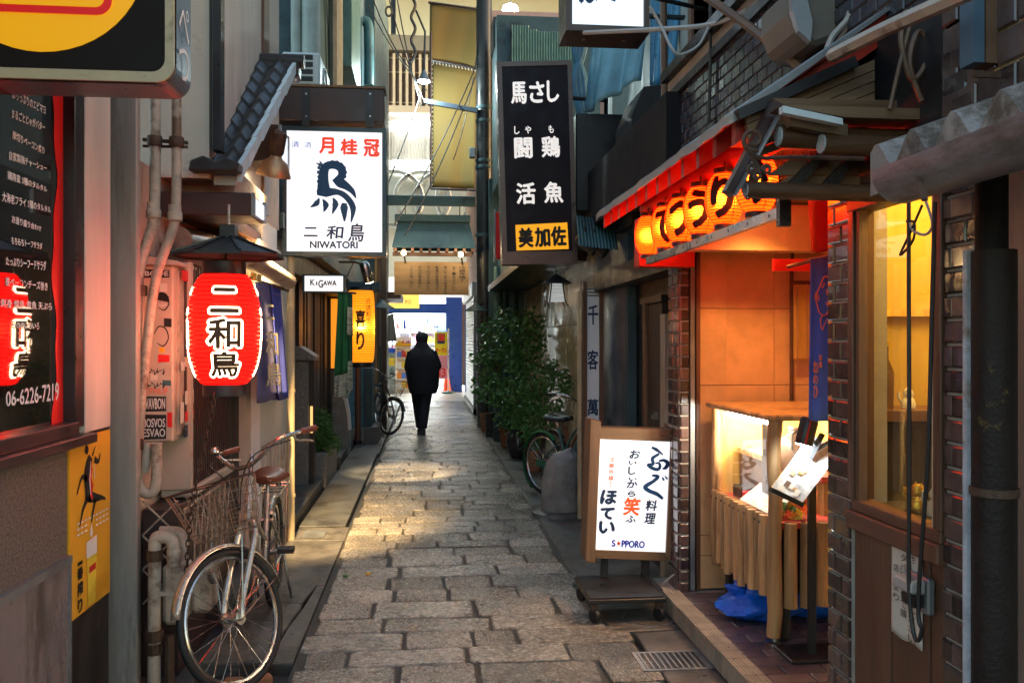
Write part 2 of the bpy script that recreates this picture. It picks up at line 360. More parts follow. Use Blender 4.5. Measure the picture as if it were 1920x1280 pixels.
def write(name, mat, parent, quad, ref, items, off=.0015, bold=0, weight=0, fn=None, each=False):
    if each: return [write('character', mat, parent, quad, ref, [i], off, bold, weight, fn) for i in items]
    """quad = world TL,TR,BR,BL of the face; ref = (u0,v0,u1,v1) that it spans; items = (text,u0,v0,u1,v1) ink boxes in the same units"""
    TL, TR, BR, BL = [Vector(q) for q in quad]; nrm = (BL - TL).cross(TR - TL).normalized()
    U0, V0, U1, V1 = ref; mb = MB()
    reps = [(0, 0)] if not bold else [(0, 0), (bold, 0), (-bold, 0), (0, bold), (0, -bold)]
    for it in items:
        ch, u0, v0, u1, v1 = it[:5]; sh = it[5] if len(it) > 5 else 0
        vs, fs = glyph(ch, weight)
        for k, (bx, by) in enumerate(reps):
            P = []
            for gx, gy in vs:
                uu = u0 + gx * (u1 - u0) + bx + sh * (gy - .5) * (v1 - v0); vv = v1 + gy * (v0 - v1) + by
                a = (uu - U0) / (U1 - U0); b = (vv - V0) / (V1 - V0)
                if fn: P.append(fn(a, b, off + k * .0003))
                else: P.append(TL.lerp(TR, a).lerp(BL.lerp(BR, a), b) + nrm * (off + k * .0003))
            mb.add(P, fs)
    off_ = woff(parent)
    return link(name, mb.mesh(name, off_), M[mat] if isinstance(mat, str) else mat, parent)
def brush(mb, pts, wid, quad, ref, off=.0015):
    """an inked stroke of varying width on a face"""
    TL, TR, BR, BL = [Vector(q) for q in quad]; nrm = (BL - TL).cross(TR - TL).normalized(); U0, V0, U1, V1 = ref
    def W(p):
        a = (p[0] - U0) / (U1 - U0); b = (p[1] - V0) / (V1 - V0); return TL.lerp(TR, a).lerp(BL.lerp(BR, a), b) + nrm * off
    P = smooth_path([(p[0], p[1], 0) for p in pts], 5); m = len(P); L, Rr = [], []
    for i, p in enumerate(P):
        t = (P[min(m - 1, i + 1)] - P[max(0, i - 1)]).normalized(); n = Vector((-t.y, t.x, 0))
        f = i / (m - 1) * (len(wid) - 1); j = min(int(f), len(wid) - 2); ww = wid[j] + (wid[j + 1] - wid[j]) * (f - j)
        L.append(W(p + n * ww / 2)); Rr.append(W(p - n * ww / 2))
    mb.add(L + Rr, [(i, i + 1, m + i + 1, m + i) for i in range(m - 1)]); return mb
def flat(mb, poly, quad, ref, off=.001):
    TL, TR, BR, BL = [Vector(q) for q in quad]; nrm = (BL - TL).cross(TR - TL).normalized(); U0, V0, U1, V1 = ref
    P = []
    for p in poly:
        a = (p[0] - U0) / (U1 - U0); b = (p[1] - V0) / (V1 - V0); P.append(TL.lerp(TR, a).lerp(BL.lerp(BR, a), b) + nrm * off)
    mb.add(P, [list(range(len(P)))]); return mb
def quadY(u0, v0, u1, v1, Y):
    a = onY(u0, v0, Y); b = onY(u1, v1, Y)
    return [Vector((a.x, Y, a.z)), Vector((b.x, Y, a.z)), Vector((b.x, Y, b.z)), Vector((a.x, Y, b.z))]
def spot(name, loc, target, power, col, size=70, blend=.6, r=.03, parent=None):
    d = bpy.data.lights.new(name, 'SPOT'); d.energy = power; d.color = col; d.spot_size = R(size); d.spot_blend = blend; d.shadow_soft_size = r
    o = bpy.data.objects.new(name, d); COL.objects.link(o); o.parent = parent; o.location = Vector(loc) - (woff(parent) if parent else Vector())
    o.rotation_euler = (Vector(target) - Vector(loc)).to_track_quat('-Z', 'Y').to_euler(); return o
def point(name, loc, power, col, r=.04, parent=None):
    d = bpy.data.lights.new(name, 'POINT'); d.energy = power; d.color = col; d.shadow_soft_size = r
    o = bpy.data.objects.new(name, d); COL.objects.link(o); o.parent = parent; o.location = Vector(loc) - (woff(parent) if parent else Vector()); return o
# ================================================================ the setting: ground, stone path, slabs
g = B((-60, -20, -.25), (60, 90, -.06), 'ground', 'asphalt'); tag(g, kind='structure')
rp_ = random.Random(3)
path = B((-.66, 1.2, -.16), (1.03, 23, -.0125), 'stone_path', 'joint'); tag(path, kind='structure')
def stone_mesh(i):
    r = random.Random(100 + i); W, H = .56, .27; c = .022
    pts = [(-W / 2 + c, -H / 2), (-W * .1, -H / 2), (W / 2 - c, -H / 2), (W / 2, -H / 2 + c), (W / 2, H / 2 - c), (W / 2 - c, H / 2), (W * .12, H / 2), (-W / 2 + c, H / 2), (-W / 2, H / 2 - c), (-W / 2, -H / 2 + c)]
    pts = [((x + r.uniform(-.009, .009)) / W, (y + r.uniform(-.008, .008)) / H) for x, y in pts]
    n = len(pts); v = [(x, y, -.045) for x, y in pts] + [(x, y, -.007 + r.uniform(-.002, .002)) for x, y in pts]
    v += [(x * .972, y * .945, r.uniform(-.0025, .002)) for x, y in pts]
    v += [(r.uniform(-.2, .2), r.uniform(-.15, .15), r.uniform(-.003, .004))]
    f = [(i, (i + 1) % n, n + (i + 1) % n, n + i) for i in range(n)] + [(n + i, n + (i + 1) % n, 2 * n + (i + 1) % n, 2 * n + i) for i in range(n)]
    f += [(2 * n + i, 2 * n + (i + 1) % n, 3 * n) for i in range(n)]
    me = bpy.data.meshes.new('paving_stone'); me.from_pydata(v, [], f); me.materials.append(M['stone'])
    me.polygons.foreach_set('use_smooth', [False for i in range(len(f))]); return me
SM = [stone_mesh(i) for i in range(16)]
y = 3.05; row = 0; made = 0; far_v, far_f = [], []
while y < 22.75:
    h = rp_.uniform(.21, .31)
    x0 = -.64 + rp_.uniform(-.025, .03); xe = 1.0 + rp_.uniform(-.05, .03); x = x0; cuts = [x0]
    if y < 4.6: xe += .12
    while x < xe - .26:
        x += rp_.choice((.24, .34, .4, .46, .54, .66)) * rp_.uniform(.9, 1.1)
        if xe - x < .2: x = xe
        cuts.append(min(x, xe))
    if cuts[-1] < xe - .02: cuts.append(xe)
    for a, b in zip(cuts, cuts[1:]):
        me = rp_.choice(SM); M4 = Matrix.Translation(((a + b) / 2, y + h / 2, rp_.uniform(-.006, .004))) @ Matrix.Rotation(rp_.uniform(-.02, .02) + (math.pi if rp_.random() < .5 else 0), 4, 'Z') @ Matrix.Rotation(rp_.uniform(-.014, .014), 4, 'X') @ Matrix.Rotation(rp_.uniform(-.012, .012), 4, 'Y')
        sc_ = (b - a - rp_.uniform(.008, .028), h - rp_.uniform(.007, .02), 1)
        if made < 297:
            o = link('paving_stone', me, None, path); o.matrix_local = M4 @ Matrix.Diagonal((*sc_, 1))
        else:
            n0 = len(far_v); far_v += [tuple(M4 @ Vector((v.co.x * sc_[0], v.co.y * sc_[1], v.co.z))) for v in me.vertices]; far_f += [[n0 + k for k in p.vertices] for p in me.polygons]
        made += 1
    y += h; row += 1
if far_v:
    me = bpy.data.meshes.new('far_paving_stones'); me.from_pydata(far_v, [], far_f); o = link('far_paving_stones', me, pm('far_granite', (.27, .25, .225), .3, var=.5, scale=6, bump=.6, bscale=30, wear=.36), path); tag(o, kind='stuff')
# cross street at the far end
s = B((-14, 23, -.2), (14, 31, -.004), 'cross_street', 'street'); tag(s, kind='structure')
# left strip of slabs
lp = B((-1.75, 1.2, -.2), (-.66, 23, -.075), 'side_pavement', 'joint'); tag(lp, kind='structure')
def slab(poly, name='slab', mat='concrete', z=-.002, parent=lp, t=.07, bev=.006):
    return MB().prism([(p[0], p[1], z) for p in poly], (0, 0, -t)).build(name, mat, parent, bevel=bev)
slab([(-1.12, 2.4), (-.67, 2.4), (-.67, 4.02), (-1.12, 4.06)], z=-.004)
slab([(-1.12, 4.36), (-.80, 4.33), (-.79, 4.75), (-.75, 5.25), (-.76, 5.3), (-1.12, 5.4)], z=.006)
slab([(-.79, 4.34), (-.665, 4.34), (-.665, 5.7), (-.72, 5.7), (-.74, 5.27), (-.775, 4.9)], z=-.003)
slab([(-1.12, 5.42), (-.76, 5.33), (-.72, 5.72), (-.665, 5.72), (-.665, 7.0), (-1.12, 7.0)], z=-.002)
slab([(-1.1, 7.02), (-.66, 7.02), (-.66, 7.5), (-1.1, 7.5)], z=-.006)
slab([(-1.1, 7.52), (-.7, 7.52), (-.7, 12.3), (-1.1, 12.3)], mat='concrete_dark', z=.006)
slab([(-1.1, 12.33), (-.68, 12.33), (-.68, 22.9), (-1.1, 22.9)], mat='concrete_dark', z=-.004)
B((-1.02, 7.1, -.004), (-.84, 7.38, .0), 'cover_plate', 'greymetal', lp)
for a in ((-.98, 4.1, -.0), (-.85, 4.12, .4)):
    o = B((-.045, -.03, -.07), (.045, .03, -.012), 'brick', 'terracotta', lp, bevel=.008); o.location = (a[0] + .06, a[1] + .1, 0); o.rotation_euler[2] = a[2]
# raised kerb along the left fronts
kb = MB().box((-1.42, 5.2, -.1), (-1.13, 15, .1)).build('kerb', 'concrete_dark', bevel=.015); tag(kb, kind='structure')
# right strip
rs = B((1.03, 1.2, -.2), (2.6, 23, -.04), 'apron', 'joint'); tag(rs, kind='structure')
def sr(poly, mat='concrete', z=-.004): return slab(poly, 'slab', mat, z, rs)
sr([(1.135, 2.2), (1.42, 2.2), (1.42, 4.63), (1.135, 4.6)], z=.0)
sr([(1.02, 4.64), (1.75, 4.67), (1.75, 6.2), (1.0, 6.2)], z=-.002)
sr([(1.01, 6.22), (1.75, 6.22), (1.75, 8.3), (1.02, 8.3)], z=-.006)
for i in range(9):
    y0 = 8.33 + i * .8
    sr([(1.02, y0), (1.38, y0), (1.38, y0 + .78), (1.02, y0 + .78)], 'concrete_dark', -.006 - .002 * (i % 2))
    sr([(1.4, y0), (1.78, y0), (1.78, y0 + .78), (1.4, y0 + .78)], 'concrete_dark', -.004)
# inspection cover and drain grate
t = thing('inspection_cover', 'round concrete inspection cover on the ground under the wheeled sign', 'manhole cover', (*onZ(1214, 1158)[:2], 0))
c = onZ(1214, 1158)
MB().lathe([(.0, .004), (.125, .004), (.135, .001), (.135, -.02)], c, 32, cap=False).build('cover', 'concrete', t, smooth=True)
MB().lathe([(.14, -.01), (.14, .003), (.152, .003), (.152, -.01)], c, 32, cap=False).build('ring', 'greymetal', t)
a, b = onZ(1205, 1256), onZ(1302, 1222)
t = thing('drain_grate', 'slotted grey drain grate set in the pavement before the tiled step', 'drain grate', ((a.x + b.x) / 2, (a.y + b.y) / 2, 0))
x0, x1, y0, y1 = a.x, b.x + .03, a.y - .02, b.y + .02
MB().box((x0, y0, -.02), (x0 + .02, y1, .006)).box((x1 - .02, y0, -.02), (x1, y1, .006)).box((x0, y0, -.019), (x1, y0 + .02, .005)).box((x0, y1 - .02, -.019), (x1, y1, .005)).build('frame', 'greymetal', t)
B((x0 + .01, y0 + .01, -.018), (x1 - .01, y1 - .01, -.003 + .004), 'pit', 'black', t)
n = 11
for i in range(n):
    xx = x0 + .03 + (x1 - x0 - .06) * i / (n - 1); B((xx - .005, y0 + .02, 0), (xx + .005, y1 - .02, .006), 'bar', 'greymetal', t)
# litter
for (u, v, m_, lab, nm) in ((648, 1082, 'leaf2', 'green crumpled wrapper lying on the stone path', 'wrapper'), (690, 1078, 'yellowposter', 'yellow cigarette end standing in a path joint', 'cigarette_end'), (868, 942, 'paper', 'tiny white scrap of paper on the path', 'paper_scrap')):
    p = onZ(u, v); mb = MB(); r_ = random.Random(int(u))
    mb.loft([[(p.x + (.02 + .004 * k) * math.cos(q) * (1 - k * .2) + r_.uniform(-.006, .006), p.y + .012 * math.sin(q), .006 + k * .006) for q in (0, 1, 2, 3, 4, 5)] for k in range(3)])
    o = mb.build(nm, m_, loc=(p.x, p.y, 0)); tag(o, lab, nm.replace('_', ' '))
# ================================================================ left side, near: restaurant front with dark window
XL = -1.45
t = thing('restaurant_front', 'near left restaurant front with dark menu window above a speckled stone wall', 'building', (XL, 3, 0))
yW = YX(128, XL); zs = ZX(100, 826, XL)          # sill height
B((XL - .25, 1.2, -.1), (XL, yW, zs - .04), 'lower_wall', 'aggregate', t)
yP0 = YX(60, XL)
zp = ZX(60, 1085, XL)
B((XL - .02, 1.2, -.1), (XL + .012, yW - .012, zp - .02), 'metal_panel', 'metalpanel', t)
MB().box((XL - .02, 1.2, zp - .02), (XL + .022, yW - .012, zp + .012)).box((XL - .02, yW - .03, -.1), (XL + .018, yW - .01, zp - .02)).build('panel_trim', 'greymetal', t)
B((XL - .1, yW, -.1), (XL - .006, YX(206, XL), ZX(180, 806, XL)), 'dark_lower_board', 'darkwood', t)
MB().box((XL - .1, 1.2, zs - .04), (XL + .055, YX(158, XL), zs + .0)).box((XL - .1, 1.2, zs + .0), (XL + .02, YX(140, XL), zs + .055)).build('sill', 'brown', t, bevel=.004)
XG = -1.495; zb = zs + .03; yR = YX(139, XL)
win = B((XG - .006, 1.2, zb), (XG, yR, 3.2), 'window_pane', pm('dark_glass', (.02, .018, .016), .03, var=.3, bump=0, spec=1.0, rvar=.015, coat=.6), t)
B((XG - .09, yR, zb), (XL + .005, YX(156, XL), 3.6), 'window_post', 'black', t, bevel=.004)
# red wavy strip inside the window edge
mb = MB(); zz = zb + .02; L = []; Rr = []; r_ = random.Random(5)
while zz < 3.15:
    L.append((XG + .002, YX(101 + 4 * math.sin(zz * 9) + 2 * math.sin(zz * 23), XG), zz)); Rr.append((XG + .002, yR, zz)); zz += .04
n = len(L); mb.add(L + Rr, [(i, i + 1, n + i + 1, n + i) for i in range(n - 1)]); mb.build('red_strip', 'reddark', win)
# handwritten menu on the glass: columns measured in the photograph, lines run along the wall
def qX(u0, v0, u1, v1, X):
    y0, y1 = YX(u0, X), YX(u1, X); return y0, y1
def writeX(name, mat, parent, X, lines, off, bold=0):
    mb = MB()
    for txt, u0, va, vb, u1, vc, vd in lines:      # left edge from va to vb, right edge from vc to vd
        a, b, c, d = onX(u0, va, X), onX(u1, vc, X), onX(u1, vd, X), onX(u0, vb, X)
        vs, fs = glyph(txt)
        for k, (bx, bz) in enumerate([(0, 0)] + ([(bold, 0), (-bold, 0), (0, bold)] if bold else [])):
            mb.add([a.lerp(b, gx).lerp(d.lerp(c, gx), 1 - gy) + Vector((off + k * .0003, bx, bz)) for gx, gy in vs], fs)
    return link(name, mb.mesh(name, woff(parent)), M[mat], parent)
lines = [('ぶりっぶりのエビマヨ', 21, 166, 184, 84, 199, 215), ('まるごとじゃがバター', 21, 204, 222, 83, 232, 247), ('厚切りベーコン炙り', 22, 245, 261, 82, 276, 290),
         ('自家製鶏チャーシュー', 16, 283, 300, 86, 310, 322), ('鶏南蛮 3種のタルタル', 13, 320, 336, 87, 350, 361), ('大海老フライ 3種のタルタル', 3, 359, 378, 94, 388, 400),
         ('お造り盛り合わせ', 21, 403, 418, 76, 424, 434), ('もちもちトーフサラダ', 20, 443, 458, 78, 456, 468), ('たっぷりシーフードサラダ', 10, 481, 497, 85, 490, 508),
         ('鉄ベーコンチーズ巻き', 9, 519, 536, 88, 530, 545), ('刺身 焼魚 煮魚 天ぷら', 0, 560, 576, 96, 568, 582), ('その他いろいろ', 22, 602, 616, 72, 604, 618), ('出し巻', 40, 150, 168, 78, 160, 174)]
writeX('menu_lettering', 'letter_white', win, XG, lines, .002, .0014)
writeX('phone_lettering', 'letter_white', win, XG, [('06-6226-7219', 10, 735, 762, 109, 717, 750)], .002, .002)
# pilaster, gap and steel column
B((XL - .3, YX(156, XL) + .002, ZX(180, 806, XL) + .002), (XL + .008, YX(204, XL), 6), 'pilaster', 'pinkwall', t, bevel=.003)
B((XL - .3, YX(204, XL), -.1), (XL - .06, YX(232, XL), 6), 'dark_joint', 'black', t)
XC = -1.37
B((XC - .14, YX(224, XL), -.1), (XC, YX(264, XC), 6), 'steel_column', 'greycol', t, bevel=.006)
B((XL - .3, 1.2, 3.2), (XL - .01, YX(156, XL), 6), 'upper_wall', 'darkwood', t)

# advertising poster on the lower wall
p0, p1 = onX(126, 826, XL), onX(203, 806, XL); zb_ = onX(126, 1168, XL).z
t2 = thing('beer_poster', 'yellow beer poster with a running beast and a tall glass, on the near left wall', 'poster', (XL, p0.y, zb_))
y0, y1, zt = YX(126, XL), YX(203, XL), ZX(126, 826, XL)
B((XL - .004, y0, zb_), (XL + .004 + .004, y1, zt), 'sheet', 'yellowposter', t2)
q = [(XL + .009, y0, zt), (XL + .009, y1, zt), (XL + .009, y1, zb_), (XL + .009, y0, zb_)]; rf = (0, 0, 100, 160)
mb = MB()
for pts, wd in ([(48, 20), (40, 34), (44, 50), (40, 60)], [10, 15, 19, 12]), ([(44, 56), (58, 60), (76, 63), (86, 66)], [12, 9, 4, 2]), ([(58, 24), (68, 27), (72, 20)], [7, 4, 2]), ([(40, 40), (28, 36), (20, 44), (16, 50)], [6, 4, 3, 2]), ([(40, 58), (30, 66), (22, 80)], [7, 4, 2]), ([(60, 62), (54, 72), (50, 82)], [6, 4, 2]), ([(42, 15), (38, 12), (40, 9)], [5, 9, 4]), ([(60, 12), (52, 20)], [1, 3]):
    brush(mb, pts, wd, q, rf)
mb.build('beast_figure', 'letter_black', t2)
mb = MB(); brush(mb, [(50, 30), (46, 40), (50, 48)], [3, 6, 4], q, rf, .003); brush(mb, [(53, 46), (48, 54), (52, 60)], [4, 5, 3], q, rf, .003); mb.build('red_mark', 'letter_red', t2)
mb = MB(); brush(mb, [(47, 24), (45, 42), (47, 56)], [1.2, 2, 1.2], q, rf, .0035); brush(mb, [(56, 28), (57, 42)], [1, 1.6], q, rf, .0035)
for r0 in range(3):
    for k in range(9): flat(mb, [(16 + k * 9, 76 + r0 * 5), (22 + k * 9, 76 + r0 * 5), (22 + k * 9, 77.6 + r0 * 5), (16 + k * 9, 77.6 + r0 * 5)], q, rf) if not (r0 > 0 and 3 <= k <= 4) else 0
flat(mb, [(50, 82), (54, 92), (50, 96), (46, 92)], q, rf); flat(mb, [(38, 98), (64, 96), (64, 112), (58, 120), (44, 118), (38, 112)], q, rf)
tag(mb.build('white_print', 'letter_white', t2), kind='stuff')
mb = MB(); flat(mb, [(39, 113), (63, 113), (60, 158), (42, 158)], q, rf, .0013); mb.build('glass_print', 'beer', t2)
mb = MB(); flat(mb, [(44, 122), (60, 121), (60, 127), (44, 128)], q, rf, .003); mb.build('label_print', 'letter_red', t2)
write('lettering', 'letter_black', t2, q, rf, [('一', 18, 112, 28, 114), ('番', 17, 117, 29, 127), ('搾', 17, 130, 29, 142), ('り', 18, 145, 28, 157)], bold=.7)

# big round-cornered box sign at top left (face towards the viewer)
YS = 3.05
c0 = onY(326, 155, YS); x1 = c0.x; z0 = c0.z; x0 = x1 - 1.15; z1 = z0 + 1.0
t = thing('round_cornered_box_sign', 'black box sign with a yellow disc and red band, cream rim, top left', 'sign', (x0, YS, z0))
def rrect(x0, z0, x1, z1, r, Y, n=6):
    P = []
    for cx, cz, a0 in ((x1 - r, z0 + r, -90), (x1 - r, z1 - r, 0), (x0 + r, z1 - r, 90), (x0 + r, z0 + r, 180)):
        for k in range(n + 1): a = R(a0 + 90 * k / n); P.append(Vector((cx + r * math.cos(a), Y, cz + r * math.sin(a))))
    return P
MB().prism(rrect(x0, z0, x1, z1, .06, YS + .012), (0, .2, 0)).build('case', pm('blue_grey_case', (.12, .18, .25), .35, var=.1, bump=0), t)
o_, i_ = rrect(x0, z0, x1, z1, .06, YS), rrect(x0 + .03, z0 + .035, x1 - .03, z1 - .035, .045, YS)
n = len(o_); mb = MB(); mb.add(o_ + i_ + [p + Vector((0, .03, 0)) for p in o_] + [p + Vector((0, .012, 0)) for p in i_], [(k, (k + 1) % n, n + (k + 1) % n, n + k) for k in range(n)] + [(k, (k + 1) % n, 2 * n + (k + 1) % n, 2 * n + k) for k in range(n)] + [(n + k, n + (k + 1) % n, 3 * n + (k + 1) % n, 3 * n + k) for k in range(n)])
mb.build('rim', pm('cream_rim', (.55, .45, .28), .35, var=.12, bump=.03, wear=.15), t)
MB().prism(rrect(x0 + .025, z0 + .03, x1 - .025, z1 - .03, .045, YS + .006), (0, .004, 0)).build('face', pm('sign_black', (.016, .012, .011), .5, var=.1, bump=0, spec=.15), t)
cc = onY(75, -95, YS); rr = (onY(75, 97, YS) - cc).length
mb = MB(); P = []
for k in range(49):
    a = 2 * math.pi * k / 48; P.append((min(max(cc.x + rr * 1.0 * math.cos(a), x0 + .03), x1 - .035), YS + .005, min(cc.z + rr * math.sin(a), z1 - .05)))
mb.prism(P[:-1], (0, -.003, 0)); mb.build('yellow_disc', em('sign_yellow', (.8, .36, .005), .5), t)
a, b = onY(-60, 20, YS), onY(210, -60, YS); mb = MB(); P = rrect(x0 + .05, a.z, b.x, b.z + .05, .05, YS - .001); mb.prism(P, (0, -.002, 0)); mb.build('red_band', em('sign_red', (.55, .01, .01), .45), t)
P = rrect(x0 + .07, a.z + .025, b.x - .025, b.z + .02, .03, YS - .004); MB().prism(P, (0, -.002, 0)).build('band_centre', 'sign_yellow' in MATS and MATS['sign_yellow'], t)
qs = [(x1 + .003, YS + .03, z0 + .32), (x1 + .003, YS + .19, z0 + .32), (x1 + .003, YS + .19, z0 + .02), (x1 + .003, YS + .03, z0 + .02)]
write('side_lettering', 'letter_white', t, qs, (0, 0, 10, 20), [('ぺ', 1, 1, 9, 9), ('つ', 1, 11, 9, 19)])

# ================================================================ left side: lantern house (second building)
XB = -1.3
yB0 = YX(264, XC) + .004
t = thing('lantern_house', 'cream plastered house behind the red lantern, with slatted window and tiled hood', 'building', (XB, 5, 0))
HB = t
XB = -1.15; YU = 4.72
B((-1.9, YU, ZY(300, 332, YU)), (XB - .012, 6.9, 6), 'upper_wall', 'cream', t)
B((XY(414, YU - .03), YU - .03, ZY(430, 285, YU)), (XB + .01, YU + .06, 6), 'corner_post', 'black', t, bevel=.004)
B((XB - .011, YU + .061, 2.5), (XB, YX(490, XB), 6), 'lit_wall', 'pinkwall', t)
B((XB - .01, YX(490, XB), 2.5), (XB + .02, YX(500, XB), 6), 'brown_post', 'brownwood', t)
B((-1.75, yB0, -.1), (-1.42, 6.9, 2.5), 'ground_wall', 'cream2', t)
# projecting plaster band and soffit end
a, b = onY(325, 318, 4.95), onY(447, 373, 4.95)
MB().prism([onY(268, 330, 4.95), onY(355, 326, 4.95), onY(357, 318, 4.95), onY(447, 318, 4.95), onY(437, 374, 4.95), onY(354, 373, 4.95), onY(352, 360, 4.95), onY(268, 360, 4.95)], (0, .9, 0)).build('plaster_band', 'cream2', t, bevel=.006)
# the tiled hood: sloping courses, ridge, pale verge plates
V0, V1 = onY(449, 322, 4.75), onY(551, 128, 6.0)
Xv = V0.x
nt_ = 9
MB().prism([onY(352, 319, YU - .1), onY(356, 300, YU - .1), onY(380, 291, YU - .1), onY(404, 302, YU - .1), onY(424, 294, YU - .1), onY(447, 304, YU - .1), onY(446, 319, YU - .1)], (0, .12, 0)).build('eave_tile', 'roof', t, bevel=.006)
B((XB - .05, 6.0, V1.z - .06), (V1.x + .03, 6.16, V1.z + .05), 'ridge', 'roof', t, bevel=.02)
MB().tube([(XB - .05, 6.08, V1.z + .07), (V1.x + .06, 6.08, V1.z + .07)], .05, 10).build('ridge_cap', 'roof', t, smooth=True)
for i in range(nt_):
    f0, f1 = i / nt_, (i + 1) / nt_ + .02
    A, Bq = V0.lerp(V1, f0), V0.lerp(V1, f1)
    mb = MB(); ring0, ring1 = [], []; K = 12
    for k in range(K + 1):
        fx = k / K; wv = .022 * math.sin(fx * 2 * math.pi * 2)
        ring0.append((XB - .02 + (A.x - .015 - XB + .02) * fx, A.y, A.z + .045 + wv)); ring1.append((XB - .02 + (Bq.x - .015 - XB + .02) * fx, Bq.y, Bq.z + .02 + wv))
    mb.loft([[(p[0], p[1], p[2] - .03) for p in ring0], ring0, ring1, [(p[0], p[1], p[2] - .03) for p in ring1]], closed=False); mb.build('roof_tile', 'roof', t, smooth=True)
    mb = MB(); d = .055
    mb.prism([(A.x - .012, A.y, A.z + .045), (A.x - .012, A.y + .0, A.z - d), (Bq.x - .012, Bq.y - .02, Bq.z - d), (Bq.x - .012, Bq.y - .02, Bq.z + .02)], (.024 + .004 * (i % 2), 0, 0)); mb.build('verge_plate', 'paletrim', t)
MB().prism([(XB, V0.y + .02, V0.z - .02), (V0.x - .02, V0.y + .02, V0.z - .02), (V1.x - .02, V1.y, V1.z - .06), (XB, V1.y, V1.z - .06)], (0, 0, -.05)).build('hood_soffit', 'white', t)
# dark sign boxes under the hood with a lit edge facing the alley
for (u0, v0, u1, v1, Y, lab) in ((280, 358, 470, 404, 4.7, 'lower'), (470, 232, 521, 303, 5.7, 'upper')):
    a, b = onY(u0, v0, Y), onY(u1, v1, Y)
    k = thing('box_sign', {'lower': 'long dark box sign above the red lantern, its lit edge towards the alley', 'upper': 'small dark box sign beneath the tiled hood beside the white rooster sign'}[lab], 'sign', (a.x, Y, b.z), 'dark box signs of the lantern house')
    B((a.x, Y, b.z), (b.x, Y + .35, a.z), 'case', 'brown', k, bevel=.006)
    B((b.x + .001, Y + .03, b.z + .02), (b.x + .012, Y + .32, a.z - .02), 'lit_face', em('soft_white_face', (.85, .93, 1), .75), k)
    B((b.x + .001, Y + .0, b.z), (b.x + .02, Y + .03, a.z), 'edge_trim', 'greymetal', k); B((b.x + .001, Y + .32, b.z), (b.x + .02, Y + .35, a.z), 'edge_trim', 'greymetal', k)
# slatted window and sill, lattice panels, door and posts
XS = -1.25
ya, yb = YX(357, XS), YX(431, XS); z0, z1 = ZX(392, 892, XS), ZX(392, 505, XS)
B((XS - .15, ya, z0), (XS - .03, yb, z1), 'window_back', 'black', t)
mb = MB(); n = 19
for i in range(n):
    yy = ya + (yb - ya) * (i + .5) / n; mb.box((XS - .02, yy - .010, z0), (XS + .005, yy + .010, z1))
o = mb.build('window_slats', 'brown', t); tag(o, kind='stuff')
B((XS - .15, ya - .02, z0 - .05), (XS + .03, yb, z0), 'window_sill', 'cream', t, bevel=.01)
B((XS - .15, ya - .05, z0 - .0), (XS + .015, ya, z1), 'window_jamb', 'cream', t)
B((XS - .15, ya - .05, z1), (XS + .015, yb + .3, z1 + .04), 'window_head', 'brownwoodY', t)
def lattice(name, y0, y1, z0, z1, X, nx, parent, mat='pipe', r=.004):
    mb = MB(); w = (y1 - y0) / nx; h = z1 - z0
    for i in range(-3, nx + 3):
        for sgn in (1, -1):
            ya_ = y0 + i * w; yb_ = ya_ + sgn * h * .28
            pa, pb = Vector((X, ya_, z0)), Vector((X, yb_, z1)); d = pb - pa
            ts = [0, 1]
            if d.y:
                ta, tb = sorted(((y0 - pa.y) / d.y, (y1 - pa.y) / d.y)); ts = [max(0, ta), min(1, tb)]
            if ts[1] - ts[0] > .03: mb.tube([pa + d * ts[0], pa + d * ts[1]], r, 5)
    mb.tube([(X, y0, z0), (X, y1, z0)], r * 1.6, 6); mb.tube([(X, y0, z1), (X, y1, z1)], r * 1.6, 6)
    return mb.build(name, mat, parent, smooth=True)
XF = -1.2
yl0, yl1 = YX(346, XF), YX(430, XF)
B((XF - .2, yl0, -.1), (XF - .03, yl1, z0 - .06), 'panel_wall', 'brown', t)
lattice('lattice_grille', yl0, yl1, .3, z0 - .06, XF, 8, t)
mb = MB()
for k in range(3):
    for s_ in (1, -1): mb.tube([(XF - .2 + (.0 if s_ > 0 else .17), yl0 - .006, .3 + k * .17), (XF - .2 + (.17 if s_ > 0 else .0), yl0 - .006, .47 + k * .17)], .005, 5)
mb.build('end_lattice', 'pipe', t)
MB().tube([(XF + .005, yl0 - .05, .345), (XF + .005, yl1, .345)], .02, 8).build('lower_rail', 'pipe', t, smooth=True)
XD = -1.22
B((XD - .2, YX(432, XD), -.05), (XD - .05, YX(462, XD), 2.35), 'door', 'darkwood', t)
B((XD - .1, YX(462, XD), -.05), (XD, YX(480, XD), 2.35), 'door_post', 'cream', t, bevel=.005)
B((XD - .1, YX(480, XD), -.05), (XD + .03, YX(487, XD), 2.35), 'door_edge', 'black', t)
XP = -1.16
B((XP - .1, YX(487, XP), .0), (XP, YX(541, XP), 2.32), 'pale_panel', 'white', t, bevel=.004)
yq0, yq1 = YX(490, XP + .02), YX(538, XP + .02); zq = ZX(490, 836, XP)
lattice('lattice_grille', yq0, yq1, ZX(490, 1005, XP), zq, XP + .025, 7, t)
B((XP - .1, yq0, 0), (XP + .045, yq1, ZX(490, 1040, XP)), 'base_board', 'brownwoodY', t)
B((-1.75, 5.0, 2.3), (XP - .02, 6.85, 2.37), 'lintel', 'brownwoodY', t)
B((-1.8, 6.25, -.1), (-1.17, 6.85, 6), 'rear_wall', 'white', t)
